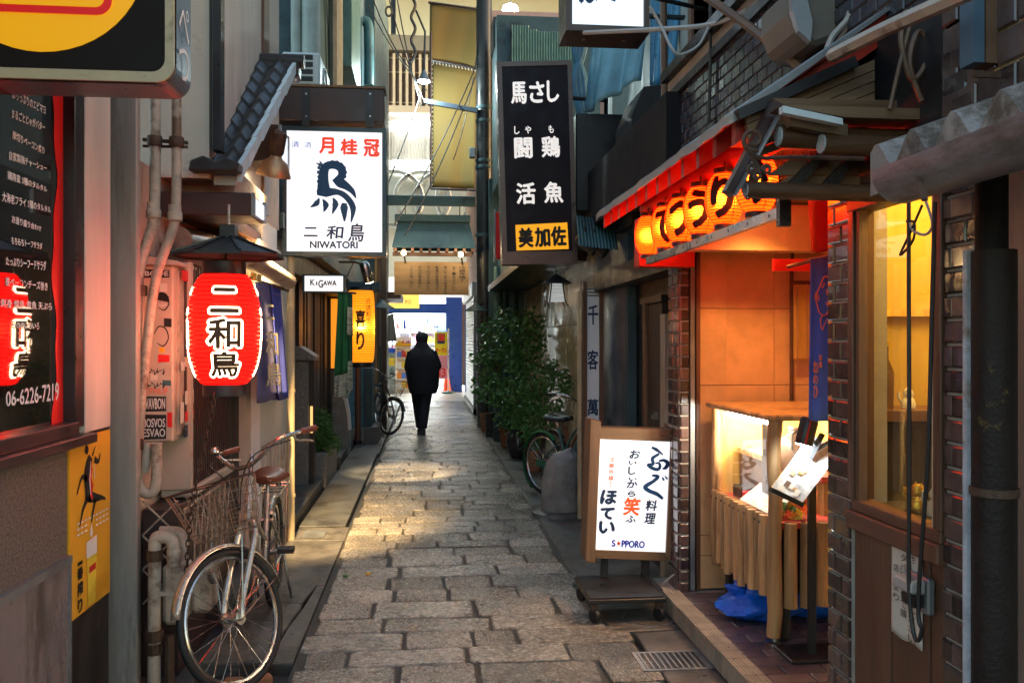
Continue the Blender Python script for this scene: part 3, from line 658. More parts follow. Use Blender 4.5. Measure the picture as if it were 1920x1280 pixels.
# steel exhaust duct behind the lantern and roll awning
MB().tube([onY(335, 450, 4.8), onY(400, 462, 5.3), onY(470, 480, 6.0)], .075, 16).build('exhaust_duct', 'chrome', t, smooth=True)
p = [onY(455, 480, 5.3), onY(500, 503, 5.9), onY(541, 528, 6.6)]
MB().tube(p, .06, 12).build('rolled_awning', 'pipe', t, smooth=True)
# beige conduit pair with clamps and u-bend
t = thing('conduit_pair', 'two beige cable conduits running down the cream wall to a u-bend', 'pipe', (onY(290, 0, 4.3).x, 4.3, .5))
Yc = 4.32
A = smooth_path([onY(291, -120, Yc), onY(291, 200, Yc), onY(290, 380, Yc), onY(284, 432, Yc), onY(264, 492, Yc), onY(257, 560, Yc), onY(253, 780, Yc), onY(253, 860, Yc), onY(262, 912, Yc), onY(281, 925, Yc), onY(293, 905, Yc), onY(294, 830, Yc)], 6)
MB().tube(A, .026, 10).build('conduit', 'pipe', t, smooth=True)
A = smooth_path([onY(331, -120, Yc), onY(331, 200, Yc), onY(330, 385, Yc), onY(322, 435, Yc), onY(293, 520, Yc), onY(276, 640, Yc), onY(264, 760, Yc), onY(260, 830, Yc + .05)], 6)
MB().tube(A, .023, 10).build('conduit', 'pipe', t, smooth=True)
MB().tube([onY(276, 830, Yc + .03), onY(275, 860, Yc + .03), onY(270, 885, Yc + .03)], .024, 10).build('stub_conduit', 'pipe', t, smooth=True)
for u, v in ((290, 265), (331, 267), (262, 545), (255, 833)): MB().lathe([(.034, -.025), (.036, -.02), (.036, .02), (.034, .025)], onY(u, v, Yc), 12).build('clamp', 'rust', t, smooth=True)
MB().bar(onY(268, 262, Yc + .04), onY(352, 268, Yc + .04), .02, .015).bar(onY(268, 274, Yc + .04), onY(352, 276, Yc + .04), .012, .012).build('bracket', 'rust', t)
for u, v in ((288, 395), (328, 400)): MB().lathe([(.03, -.04), (.036, -.035), (.036, 0), (.031, .005), (.031, .04)], onY(u, v, Yc), 12).build('coupling', 'pipe', t, smooth=True)
# meter cabinet with stickers
Yb = 4.47
a, b = onY(264, 497, Yb), onY(325, 828, Yb); x0, x1 = onY(264, 497, Yb).x, onY(325, 497, Yb).x; zt, zb = a.z, b.z
yb2 = YX(357, x1)
t = thing('meter_cabinet', 'cream electric meter cabinet covered in stickers beside the conduits', 'cabinet', (x0, Yb, zb))
B((x0, Yb, zb), (x1, yb2, zt), 'cabinet', 'cream', t, bevel=.008)
MB().prism([(x0 - .02, Yb - .04, zt + .002), (x1 + .03, Yb - .04, zt + .002), (x1 + .03, Yb - .04, zt + .02), ((x0 + x1) / 2 - .05, Yb - .04, zt + .045), (x0 - .02, Yb - .04, zt + .03)], (0, yb2 - Yb + .05, 0)).build('cabinet_roof', 'cream', t)
MB().box((x1 + .001, Yb + .06, zb + .03), (x1 + .012, yb2 - .02, zt - .02)).build('side_door', 'cream2', t)
mb = MB()
for za, zb2 in ((zt - .45, zt - .08), (zb + .14, zb + .36)):
    B((x1 + .012, Yb + .16, za), (x1 + .02, yb2 - .06, zb2), 'meter_window', em('painted_lantern_glow', (1, .35, .05), .2, base=(.4, .2, .05)), t)  # warm lantern light on the meter glass, put in as a glow
    MB().box((x1 + .0125, Yb + .145, za - .015), (x1 + .024, Yb + .16, zb2 + .015)).box((x1 + .0125, yb2 - .06, za - .015), (x1 + .024, yb2 - .045, zb2 + .015)).build('window_frame', 'brown', t)
qf = [(x0, Yb, zt), (x1, Yb, zt), (x1, Yb, zb), (x0, Yb, zb)]; rf = (265, 497, 325, 828)
st = [(270, 505, 318, 520, 'letter_black'), (297, 664, 318, 678, 'reddark'), (271, 742, 312, 770, 'letter_black'), (267, 776, 312, 822, 'letter_black')]
for k in st:
    mb = MB(); flat(mb, [(k[0], k[1]), (k[2], k[1] + 1), (k[2], k[3]), (k[0], k[3] + 1)], qf, rf, .002); mb.build('sticker', k[4], t)
mb = MB()
for cx, cy_, rx, ry in ((305, 565, 12, 16), (303, 630, 13, 18)):
    brush(mb, [(cx - rx, cy_ - ry * .2), (cx - rx * .4, cy_ - ry), (cx + rx * .6, cy_ - ry * .8), (cx + rx, cy_ + ry * .2), (cx + rx * .3, cy_ + ry), (cx - rx * .6, cy_ + ry * .7)], [1, 2.4, 2.4, 2, 2.4, 1], qf, rf, .002)
flat(mb, [(294, 552), (306, 548), (317, 556), (316, 566), (296, 562)], qf, rf, .002)
for j in range(7): brush(mb, [(272 + j * 6, 690 + (j % 2) * 4), (276 + j * 5, 702 - (j % 3) * 4), (280 + j * 5, 694)], [1, 2, 1], qf, rf, .002)
for j in range(7): brush(mb, [(272 + j * 6, 716 + (j % 2) * 4), (276 + j * 5, 728 - (j % 3) * 5), (280 + j * 5, 720)], [1, 2, 1], qf, rf, .002)
tag(mb.build('sticker_drawing', 'letter_black', t), kind='stuff')
for (u0, v0, u1, v1, m_) in ((300, 530, 314, 546, 'paper'), (308, 596, 322, 612, 'letter_black'), (299, 650, 309, 660, 'yellowposter'), (283, 700, 296, 712, 'paper'), (305, 712, 321, 722, 'teal'), (314, 772, 323, 800, 'reddark')):
    mb = MB(); flat(mb, [(u0, v0), (u1, v0 + 1), (u1, v1 + 1), (u0, v1)], qf, rf, .0018); mb.build('sticker', m_, t)
for it in ([('BGDE', 273, 508, 316, 517)], [('VAVBON', 274, 746, 310, 766)], [('BOSVOS', 270, 784, 310, 800), ('ESVAO', 270, 803, 310, 818)], [('RGA', 298, 567, 314, 574)]): write('sticker_lettering', 'letter_white', t, qf, rf, it, off=.0035, bold=.3)
write('orange_lettering', 'letter_pink', t, qf, rf, [('STNUF', 274, 727, 315, 738)], off=.003, bold=.6)
qs = [(x1 + .026, Yb + .02, zt), (x1 + .026, yb2, zt), (x1 + .026, yb2, zb), (x1 + .026, Yb + .02, zb)]
for k, (v0, v1, a0, a1, m_) in enumerate(((.02, .08, .1, .5, 'reddark'), (.72, .8, .3, .95, 'paper'), (.84, .9, .3, .95, 'reddark'), (.92, .99, .25, .9, 'navy'), (.55, .6, .05, .3, 'paper'), (.78, .9, .02, .25, 'paper'))):
    mb = MB(); flat(mb, [(a0, v0), (a1, v0), (a1, v1), (a0, v1)], qs, (0, 0, 1, 1), .001); mb.build('sticker', m_, t)
# gas meter and pipework below
Yg = 4.15
t = thing('gas_meter', 'beige gas meter with elbow pipes standing against the left wall', 'gas meter', (onY(330, 1200, Yg).x, Yg, 0))
a, b = onY(303, 1058, Yg), onY(345, 1172, Yg)
B((a.x, Yg, b.z), (b.x, Yg + .16, a.z), 'meter_body', 'pipe', t, bevel=.02)
B((a.x - .006, Yg - .012, (a.z + b.z) / 2), (b.x + .006, Yg + .166, (a.z + b.z) / 2 + .02), 'seam', 'pipe', t)
B((b.x + .002, Yg + .1, b.z + .02), (b.x + .1, Yg + .25, a.z - .02), 'meter_body', 'pipe', t, bevel=.02)
MB().tube(smooth_path([onY(289, 1300, Yg), onY(290, 1060, Yg), onY(291, 1014, Yg), onY(300, 1006, Yg), onY(318, 1009, Yg), onY(325, 1022, Yg), onY(326, 1060, Yg)], 5), .03, 12).build('elbow_pipe', 'pipe', t, smooth=True)
MB().tube(smooth_path([onY(342, 1060, Yg + .1), onY(343, 1020, Yg + .1), onY(335, 998, Yg + .1), onY(300, 996, Yg + .1)], 5), .026, 12).build('elbow_pipe', 'pipe', t, smooth=True)
for v, r in ((1040, .038), (1190, .042), (1215, .036)): MB().lathe([(r, -.025), (r, .025)], onY(290, v, Yg), 8).build('union_nut', 'rust', t)
MB().lathe([(.03, -.03), (.034, -.02), (.034, .02), (.03, .03)], onY(326, 1040, Yg), 10).build('union_nut', 'pipe', t, smooth=True)
MB().tube([onY(318, 1190, Yg), onY(318, 1300, Yg)], .022, 8).build('down_pipe', 'rust', t, smooth=True)
# slanting stay seen through the wheel
t = thing('downpipe', 'cream painted rain pipe at the corner of the lantern house', 'pipe', (onX(545, 1000, -1.1).x, YX(545, -1.1), 0))
yy = YX(545, -1.1)
MB().tube([(-1.1, yy, -.02), (-1.1, yy, 2.45)], .033, 12).build('pipe', 'pipeyellow', t, smooth=True)
for z in (.35, 1.2, 2.1): MB().lathe([(.038, -.012), (.038, .012)], (-1.1, yy, z), 12).build('collar', 'pipeyellow', t)
# ================================================================ left side: hanging things
def cloth(name, mat, parent, TL, TR, BL, BR, amp=.02, nf=2.5, nx=16, ny=14, seed=0, loc=None):
    TL, TR, BL, BR = map(Vector, (TL, TR, BL, BR)); nrm = (BL - TL).cross(TR - TL).normalized(); r = random.Random(seed); ph = r.uniform(0, 6)
    P = []
    for j in range(ny + 1):
        t_ = j / ny
        for i in range(nx + 1):
            s_ = i / nx; p = TL.lerp(TR, s_).lerp(BL.lerp(BR, s_), t_)
            P.append(p + nrm * amp * (.35 + .65 * t_) * (math.sin(s_ * nf * 6.28 + ph + t_ * .8) + .35 * math.sin(s_ * nf * 13 + t_ * 2)) + Vector((0, 0, .004 * math.sin(s_ * 9 + ph) * t_)))
    mb = MB(); mb.add(P, [(j * (nx + 1) + i, j * (nx + 1) + i + 1, (j + 1) * (nx + 1) + i + 1, (j + 1) * (nx + 1) + i) for j in range(ny) for i in range(nx)])
    o = mb.build(name, mat, parent, smooth=True, sharp=3, loc=loc); md = o.modifiers.new('cloth_thickness', 'SOLIDIFY'); md.thickness = .003; return o
def paper_lantern(parent, c, r, h, ribs, shell, cap='black', name='shade', squash=.46, ribm='reddark', pw=2.2):
    """ribbed paper body: profile from bottom to top round centre c; returns outline radius function"""
    prof = []; n = ribs * 2
    def rad(f):            # f from -1..1
        return r * (squash + (1 - squash) * max(0, 1 - abs(f) ** pw) ** .5)
    for i in range(n + 1):
        f = -1 + 2 * i / n; rr = rad(f); prof.append((rr * (1 - (.012 if i % 2 else 0)), f * h / 2))
    o = MB().lathe(prof, c, 36, cap=True).build(name, shell, parent, smooth=True, sharp=2.5)
    mb = MB()
    for i in range(1, n, 2):
        f = -1 + 2 * i / n; rr = rad(f) + .0002; mb.tube([c + Vector((rr * math.cos(a), rr * math.sin(a), f * h / 2)) for a in [k * 6.2832 / 32 for k in range(32)]], h / ribs * .13, 4, closed=True)
    w_ = mb.build('rib_wires', ribm, o, smooth=True); tag(w_, kind='stuff')
    return o, rad
YLn = 4.2
c = onY(421, 617, YLn); r = .168; h = (onY(421, 512, YLn).z - onY(421, 722, YLn).z)
t = thing('red_paper_lantern', 'large glowing red paper lantern with white-edged characters, over the bicycle', 'lantern', (c.x, YLn, c.z - h / 2 - .06))
red_em = paper('lit_red_paper', (.9, .006, .003), (1, .003, .002), .7, .6)
sh, rad = paper_lantern(t, c, r, h, 26, red_em); point('bulb', c, 1.5, (1, .75, .45), .03, t)
MB().lathe([(.098, -.005), (.1, 0), (.1, .055), (.09, .06)], c + Vector((0, 0, h / 2 - .004)), 28).build('top_cap', 'black', t, smooth=True)
MB().lathe([(.09, -.055), (.1, -.05), (.1, 0), (.098, .004)], c + Vector((0, 0, -h / 2 + .002)), 28).build('bottom_cap', 'black', t, smooth=True)
MB().lathe([(0, -.004), (.085, -.004), (.085, .0)], c + Vector((0, 0, -h / 2 - .045)), 24, cap=False).build('bottom_glow_disc', em('added_mouth_glow', (1, .7, .42), 45), t)  # glowing disc added to throw warm light on wall and bicycle
MB().lathe([(0, 0), (.085, 0), (.085, .004)], c + Vector((0, 0, h / 2 + .05)), 24, cap=False).build('top_glow_disc', em('added_top_glow', (1, .64, .32), 14), t)  # glowing disc added to light the hat and the wall above
view = math.atan2(-c.y, -c.x)
wl = em('lit_white_paper', (1, .74, .45), 1.9); dk = pm('brown_ink', (.12, .06, .03), .6, var=.3, bump=0)
def lantern_text(parent, c, rad, h, col_angle, items, mat, off, halfw, name, bold=0, nb=8, skew=0):
    if len(items) > 1: return [lantern_text(parent, c, rad, h, col_angle, [i], mat, off, halfw, 'character' if name != 'letter_halo' else name, bold, nb, skew) for i in items]
    mb = MB()
    for ch, y0, y1, wscale in items:
        vs, fs = fine_glyph(ch); reps = [(0, 0)] + [(bold * math.cos(k * 6.283 / nb), bold * math.sin(k * 6.283 / nb)) for k in range(nb)] if bold else [(0, 0)]
        for k, (bx, bz) in enumerate(reps):
            P = []
            for gx, gy in vs:
                z = y1 + (y0 - y1) * (1 - gy) + bz; an = col_angle - 0 + ((gx - .5) * 2 * halfw * wscale + bx) / max(.05, rad(0)) 
                f = max(-1, min(1, z / (h / 2))); rr = rad(f) + off + k * .0002
                P.append(c + Vector((rr * math.cos(an), rr * math.sin(an), z)))
            mb.add(P, fs)
    return link(name, mb.mesh(name, woff(parent)), M[mat] if isinstance(mat, str) else mat, parent)
def vz(v): return onY(421, v, YLn - .15).z - c.z
its = [('二', vz(585), vz(540), .75), ('和', vz(652), vz(598), .85), ('鳥', vz(705), vz(660), .85)]
for da in (0, 1.72, -1.72, 3.14):
    lantern_text(t, c, rad, h, view + da, its, wl, .003, .085, 'letter_halo', bold=.0125, nb=10)
    lantern_text(t, c, rad, h, view + da, its, dk, .008, .08, 'lettering', bold=.004, nb=8)
# rain hat over the lantern
hc = Vector((c.x + .02, YLn, ZY(430, 478, YLn)))
mb = MB(); ap = Vector((hc.x, hc.y, ZY(430, 446, YLn)))
S = .215; cs = [hc + Vector((math.cos(R(a)) * S * 1.22, math.sin(R(a)) * S * 1.1, 0)) for a in range(22, 382, 45)]
ins = [ap + (p - hc) * .16 + Vector((0, 0, .0)) for p in cs]
n = len(cs); mb.add(cs + ins + [ap + Vector((0, 0, .012))] + [p - Vector((0, 0, .014)) for p in cs], [(i, (i + 1) % n, n + (i + 1) % n, n + i) for i in range(n)] + [(n + i, n + (i + 1) % n, 2 * n) for i in range(n)] + [(i, (i + 1) % n, 2 * n + 1 + (i + 1) % n, 2 * n + 1 + i) for i in range(n)])
mb.build('rain_hat', 'black', t)
B((ap.x - .035, ap.y - .035, ap.z), (ap.x + .035, ap.y + .035, ap.z + .06), 'hat_finial', 'black', t)
for i in range(n): MB().bar(cs[i] + Vector((0, 0, .004)), ins[i] + Vector((0, 0, .004)), .012, .008).build('hat_rib', 'black', t)
tube([ap + Vector((0, 0, .05)), ap + Vector((0, 0, .16))], .006, 'hook', 'steel', t, 6)
tube([c + Vector((0, 0, h / 2 + .04)), ap], .005, 'suspension_wire', 'rust', t, 6)
# rain chain
pts = smooth_path([onY(402, 738, 4.1), onY(396, 780, 4.1), onY(383, 840, 4.1), onY(368, 905, 4.1), onY(356, 980, 4.1), onY(350, 1078, 4.1)], 14)
t = thing('hanging_chain', 'rusty iron chain hanging from the red lantern down behind the bicycle basket', 'chain', pts[-1])
mb = MB(); d_ = 0; last = pts[0]; k = 0
L = [pts[0]]
for p in pts[1:]:
    while (p - L[-1]).length > .03: L.append(L[-1] + (p - L[-1]).normalized() * .03)
for i, p in enumerate(L[:-1]):
    q = L[i + 1]; dr = (q - p).normalized(); sd_ = dr.cross(Vector((0, 1, 0)) if i % 2 else Vector((1, 0, 0))).normalized(); m_ = (p + q) / 2
    mb.tube([m_ + dr * .021 * math.sin(a) + sd_ * .011 * math.cos(a) for a in [j * math.pi / 4 for j in range(8)]], .0035, 5, closed=True)
o = mb.build('links', 'rust', t, smooth=True); tag(o, kind='stuff')
# blue shop curtain in two cloths on a rod
Xn = -1.08
t = thing('blue_noren_curtain', 'indigo and slate-blue split shop curtain on the pale panel by the cream pipe', 'curtain', (Xn, YX(500, Xn), 1.3))
cloth('slate_cloth', 'bluecloth2', t, onX(478, 528, Xn + .03), onX(507, 533, Xn), onX(478, 757, Xn + .05), onX(507, 751, Xn + .02), .012, 1.5, seed=1)
cloth('slate_cloth', 'bluecloth2', t, onX(501, 532, Xn), onX(514, 535, Xn), onX(498, 752, Xn + .03), onX(528, 748, Xn + .03), .008, 1, seed=2)
cloth('indigo_cloth', 'bluecloth', t, onX(507, 534, Xn + .01), onX(527, 543, Xn + .0), onX(520, 752, Xn + .04), onX(543, 744, Xn + .03), .012, 1.5, seed=3)
tube([onX(470, 522, Xn), onX(540, 545, Xn)], .012, 'rod', 'rust', t)
B(onX(470, 512, Xn), onX(482, 530, Xn) + Vector((.03, 0, 0)), 'bracket', 'gold', t)
q = [onX(499, 560, Xn + .065), onX(522, 562, Xn + .065), onX(530, 720, Xn + .075), onX(500, 724, Xn + .075)]
write('lettering', pm('faded_yellow_ink', (.75, .62, .35), .7, var=.1, bump=0), t, q, (0, 0, 10, 60), [('二', 0, 4, 6, 14), ('和', 0, 22, 8, 40), ('鳥', 0, 44, 9, 60)], off=-.002, bold=.25, each=True)

# gooseneck spot lamp shining down onto the pavement
p = onY(514, 322, 5.55)
t = thing('spot_lamp', 'bell-shaped spot lamp under the small box sign, shining down', 'lamp', p)
ax = Vector((.18, -.25, 1)).normalized()
MB().lathe([(.105, -.03), (.108, -.02), (.075, .06), (.04, .085), (.034, .1)], p, 24, ax, cap=False).build('bell', pm('amber_bell', (.5, .3, .16), .4, .6, var=.2, bump=.05), t, smooth=True)
MB().lathe([(.034, .1), (.045, .12), (.05, .24), (.03, .26)], p, 20, ax).build('socket', 'rust', t, smooth=True)
MB().lathe([(.09, -.028), (.09, -.022)], p, 24, ax).build('lens', em('warm_lens', (1, .82, .55), 6), t)
tube([p + ax * .25, p + Vector((-.02, .15, .3)), p + Vector((-.05, .3, .3))], .012, 'arm', 'rust', t)
spot('beam', p - ax * .06, onZ(524, 985), 300, (1, .68, .3), 54, .8, .04, t)

# white box sign with the rooster
Yn = 7.0
t = thing('white_rooster_sign', 'white lit box sign with a blue rooster figure hung from a brown beam', 'sign', onY(630, 480, Yn))
TL, TR, BR, BL = onY(531, 236, Yn), onY(727, 242, Yn), onY(722, 482, Yn), onY(528, 478, Yn)
z1, z0 = (TL.z + TR.z) / 2, (BL.z + BR.z) / 2; x0, x1 = (TL.x + BL.x) / 2, (TR.x + BR.x) / 2
fw = .034
for a, b, nm in (((x0, z0, x0 + fw, z1), 0, 'frame_side'), ((x1 - fw, z0, x1, z1), 0, 'frame_side'), ((x0 + fw, z1 - fw, x1 - fw, z1), 0, 'frame_top'), ((x0 + fw, z0, x1 - fw, z0 + fw), 0, 'frame_bottom')):
    B((a[0], Yn - .01, a[1]), (a[2], Yn + .16, a[3]), nm, pm('dark_teal_frame', (.05, .075, .09), .35, .4, var=.2, bump=.03), t)
B((x0 + fw, Yn + .004, z0 + fw), (x1 - fw, Yn + .15, z1 - fw), 'lit_face', em('white_sign_face', (.93, .95, 1), .82, grime=.16), t)
q = [(x0 + fw, Yn + .004, z1 - fw), (x1 - fw, Yn + .004, z1 - fw), (x1 - fw, Yn + .004, z0 + fw), (x0 + fw, Yn + .004, z0 + fw)]; rf = (116, 503, 668, 1193)
mb = MB()
brush(mb, [(330, 860), (326, 790), (330, 730), (350, 700), (392, 694), (428, 712), (434, 750), (410, 785)], [84, 62, 54, 46, 48, 50, 46, 40], q, rf)
brush(mb, [(395, 765), (425, 795), (460, 815), (495, 845), (516, 885)], [50, 60, 44, 30, 3], q, rf, .0018)
brush(mb, [(288, 856), (340, 852), (410, 850), (462, 880), (498, 940), (486, 1026)], [24, 56, 32, 34, 36, 3], q, rf, .002)
flat(mb, [(281, 684), (306, 686), (303, 668), (322, 688), (322, 712), (304, 704)], q, rf)
for pts, wd in (([(302, 885), (288, 915), (250, 940)], [4, 34, 2]), ([(322, 892), (340, 925), (328, 966)], [4, 38, 2]), ([(382, 884), (396, 920), (376, 978)], [6, 38, 2]), ([(448, 912), (446, 940), (448, 985), (448, 1018)], [26, 46, 26, 6])): brush(mb, pts, wd, q, rf)
for k in range(9):
    a = 3.3 + k * .42; cx, cy_ = 388 + 66 * math.cos(a), 738 + 62 * math.sin(a); flat(mb, [(cx + 11 * math.cos(j), cy_ + 11 * math.sin(j)) for j in range(0, 7)], q, rf, .0022)
for k in range(6): flat(mb, [(300 + 10 * math.cos(j) - (k % 2) * 3, 712 + k * 26 + 11 * math.sin(j)) for j in range(0, 7)], q, rf, .0022)
mb.build('rooster_figure', 'letter_blue', t)
write('red_lettering', em('red_lit_ink', (.8, .045, .01), .55), t, q, rf, [('月', 305, 540, 385, 628), ('桂', 428, 545, 522, 632), ('冠', 562, 545, 650, 640)], bold=4)
write('blue_lettering', pm('bright_blue_ink', (.01, .1, .5), .6, var=.05, bump=0), t, q, rf, [('清', 142, 563, 187, 598), ('酒', 218, 567, 257, 599)])
write('name_lettering', 'letter_navy', t, q, rf, [('二', 215, 1055, 292, 1105), ('和', 346, 1045, 440, 1118, .1), ('鳥', 474, 1030, 562, 1132, .1), ('NIWATORI', 250, 1133, 524, 1172)], bold=2)
a, b = onY(520, 163, Yn), onY(721, 231, Yn)
B((a.x - .1, Yn - .02, b.z), (b.x, Yn + .18, a.z), 'beam', 'brown', t, bevel=.006)
B((a.x - .1, Yn - .03, a.z + .001), (b.x + .01, Yn + .19, a.z + .02), 'beam_cap', 'woodX', t)
for u in (574, 694):
    B((XY(u - 7, Yn), Yn - .032, z1 + .001), (XY(u + 7, Yn), Yn - .021, a.z - .02), 'hanger', 'black', t)
    for v in (176, 218): MB().disc(onY(u, v, Yn - .034), .008, (0, 1, 0), 8).build('bolt', 'steel', t)

# ================================================================ left side, middle: dark timber shop fronts
XM = -1.4
t = thing('timber_shopfront', 'dark timber slatted shop front with warm light painted in the gaps, left of the path', 'building', (XM, 9, 0)); TS = t
B((-2.2, 6.87, -.1), (XM - .06, 15.2, 3.2), 'wall', pm('painted_gap_light', (.34, .2, .09), .7, var=.3, scale=3, bump=.1), t)  # ochre behind the boards stands in for warm light in the gaps
yy = 7.1; k = 0; rk = random.Random(9)
while yy < 14.3:
    wdt = rk.choice((.1, .16, .3)); B((XM - .059, yy, .02), (XM + rk.uniform(-.02, .02), yy + wdt, 2.25), 'board', 'darkwood', t); yy += wdt + rk.choice((.05, .1, .16)); k += 1
B((XM - .05, 6.9, 2.25), (XM + .16, 15.1, 2.5), 'fascia', 'darkwood', t)
B((-2.2, 6.9, 2.5), (-1.13, 15.2, 2.62), 'canopy', 'tealdark', t)
B((-2.2, 8.6, 2.62), (-1.17, 16.5, 10), 'upper_wall', 'tealdark', t)
for u, rr, Y in ((555, .05, 8.4), (583, .09, 8.4)): MB().tube([(XY(u, Y), Y, 3.3), (XY(u, Y), Y, 9)], rr, 12).build('upper_pipe', pm('pale_green_pipe', (.3, .36, .33), .5, var=.2, bump=.05), t, smooth=True)
for u, rr, Y in ((668, .07, 15), (692, .09, 15.6)): MB().tube(smooth_path([onY(u, 160, Y), onY(u, 80, Y), onY(u - 2, 45, Y), onY(u - 12, 40, Y)], 4), rr, 10).build('vent_pipe', 'teal', t, smooth=True)
B((-1.17, 11, 5.1), (-.95, 12.4, 7.2), 'upper_box', 'teal', t)
B((-1.165, 12.6, 2.9), (-1.0, 13.8, 4.6), 'upper_cabinet', pm('lilac_grey_cabinet', (.2, .26, .33), .5, var=.1, bump=.05), t)
for k in range(3): MB().tube(smooth_path([(-1.12, 9.4 + k * .2, 7.5), (-1.05, 9.7 + k * .2, 6.3), (-1.08, 10.1 + k * .25, 5.2), (-1.1, 10.3 + k * .2, 3.9)], 5), .06, 8).build('insulated_pipe', pm('grey_lagging', (.16, .17, .16), .8, var=.3, bump=.3), t, smooth=True)
# air conditioner
Ya = 7.5
t = thing('air_conditioner', 'white air conditioner unit standing above the brown sign beam', 'air conditioner', onY(570, 158, Ya))
a, b = onY(527, 96, Ya), onY(600, 160, Ya)
B((a.x, Ya, b.z), (b.x, Ya + .75, a.z), 'casing', 'ac', t, bevel=.02)
for k in range(4):
    z = b.z + .03 + k * .062; B((a.x + .03, Ya - .006, z), (b.x - .06, Ya - .001 + .004, z + .042), 'grille_slot', 'black', t)
MB().lathe([(.11, 0), (.11, .01), (.1, .01), (.1, 0)], (b.x, Ya + .35, (a.z + b.z) / 2), 24, (1, 0, 0), cap=False).build('fan_ring', 'greymetal', t)
B((a.x, Ya + .02, b.z - .05), (b.x, Ya + .7, b.z - .001), 'stand', 'brown', t)
# small white sign
Yk = 8.6
t = thing('small_white_sign', 'small white lit sign with thin black letters above the timber front', 'sign', onY(608, 548, Yk))
a, b = onY(566, 514, Yk), onY(646, 548, Yk)
B((a.x, Yk + .01, b.z), (b.x, Yk + .12, a.z), 'case', 'tealdark', t)
a2, b2 = onY(571, 517, Yk), onY(643, 546, Yk)
B((a2.x, Yk, b2.z), (b2.x, Yk + .009, a2.z), 'lit_face', em('white_sign_face2', (1, .97, .95), .78), t)
q = [(a2.x, Yk, a2.z), (b2.x, Yk, a2.z), (b2.x, Yk, b2.z), (a2.x, Yk, b2.z)]
write('lettering', 'letter_black', t, q, (163, 88, 548, 245), [('K', 222, 125, 264, 185), ('I', 281, 148, 289, 185), ('G', 303, 132, 347, 208), ('A', 352, 138, 388, 186), ('W', 390, 138, 440, 186), ('A', 442, 134, 482, 188)], bold=2.2, each=True)
# green curtain with wave print
Yg2 = 9.6
t = thing('green_noren_curtain', 'long green curtain with pale wave-print hem beside the yellow lantern', 'curtain', onY(643, 750, Yg2))
cloth('green_cloth', 'greencloth', t, onY(634, 548, Yg2), onY(652, 550, Yg2), onY(627, 706, Yg2), onY(652, 700, Yg2), .02, 1.5, seed=4)
cloth('wave_hem', 'patcloth', t, onY(627, 705, Yg2), onY(652, 699, Yg2), onY(626, 744, Yg2), onY(655, 746, Yg2), .02, 1.5, seed=5)
cloth('green_cloth', 'greencloth2', t, onY(650, 549, Yg2 + .1), onY(661, 552, Yg2 + .1), onY(650, 700, Yg2 + .1), onY(661, 690, Yg2 + .1), .015, 1, seed=6)
cloth('wave_hem', 'patcloth', t, onY(651, 575, Yg2 - .03), onY(661, 577, Yg2 - .03), onY(651, 628, Yg2 - .03), onY(662, 629, Yg2 - .03), .01, 1, seed=8)
cloth('wave_hem', 'patcloth', t, onY(651, 678, Yg2 + .05), onY(661, 676, Yg2 + .05), onY(653, 742, Yg2 + .05), onY(661, 728, Yg2 + .05), .012, 1, seed=7)
tube([onY(622, 547, Yg2), onY(668, 550, Yg2)], .012, 'rod', 'darkwood', t)
# chrome spot lamp above the timber front, lighting the path
p = onY(688, 512, 9.2)
t = thing('chrome_spot_lamp', 'slanted chrome spot lamp under the canopy beside the yellow lantern', 'lamp', p)
ax = (Vector((-.25, -.35, 1))).normalized()
MB().lathe([(.05, -.1), (.055, -.09), (.055, .1), (.03, .13)], p, 18, ax).build('housing', 'chrome', t, smooth=True)
MB().lathe([(0, -.108), (.046, -.104), (.046, -.101)], p, 16, ax).build('lens', em('spot_lens', (1, .8, .5), 8), t)
tube([p + ax * .08, p + Vector((-.12, .05, .12)), p + Vector((-.3, .05, .12))], .012, 'arm', 'rust', t)
spot('beam', p - ax * .12, onZ(752, 885), 130, (1, .74, .42), 34, .6, .03, t)
# tall yellow lantern
Yy = 10.8
c = onY(677, 612, Yy); r = .17; h = onY(677, 546, Yy).z - onY(677, 679, Yy).z
t = thing('yellow_paper_lantern', 'tall glowing yellow paper lantern with black brush characters', 'lantern', (c.x, Yy, c.z - h / 2))
yl = paper('lit_yellow_paper', (.9, .4, .04), (1, .33, .008), .14); point('bulb', c, 1.1, (1, .8, .5), .03, t)
sh, rad = paper_lantern(t, c, r, h, 30, yl, squash=.84, ribm='bamboo', pw=3.4)
MB().lathe([(.13, -.07), (.14, -.06), (.14, 0)], c + Vector((0, 0, -h / 2 + .002)), 24).build('bottom_cap', 'black', t, smooth=True)
MB().lathe([(.13, 0), (.14, .01), (.13, .05)], c + Vector((0, 0, h / 2 - .002)), 24).build('top_cap', 'black', t, smooth=True)
view = math.atan2(-c.y, -c.x)
def vzy(v): return onY(677, v, Yy - .15).z - c.z
lantern_text(t, c, rad, h, view + .55, [('浪', vzy(570), vzy(558), 1), ('速', vzy(582), vzy(571), 1), ('割', vzy(594), vzy(583), 1), ('烹', vzy(606), vzy(595), 1)], 'letter_black', .004, .035, 'small_lettering')
lantern_text(t, c, rad, h, view - .05, [('喜', vzy(612), vzy(582), 1), ('り', vzy(655), vzy(622), .8)], dk, .004, .055, 'lettering', bold=.006)
B(onY(650, 528, Yy), onY(712, 545, Yy) + Vector((0, .25, 0)), 'hood', 'tealdark', t, bevel=.01)
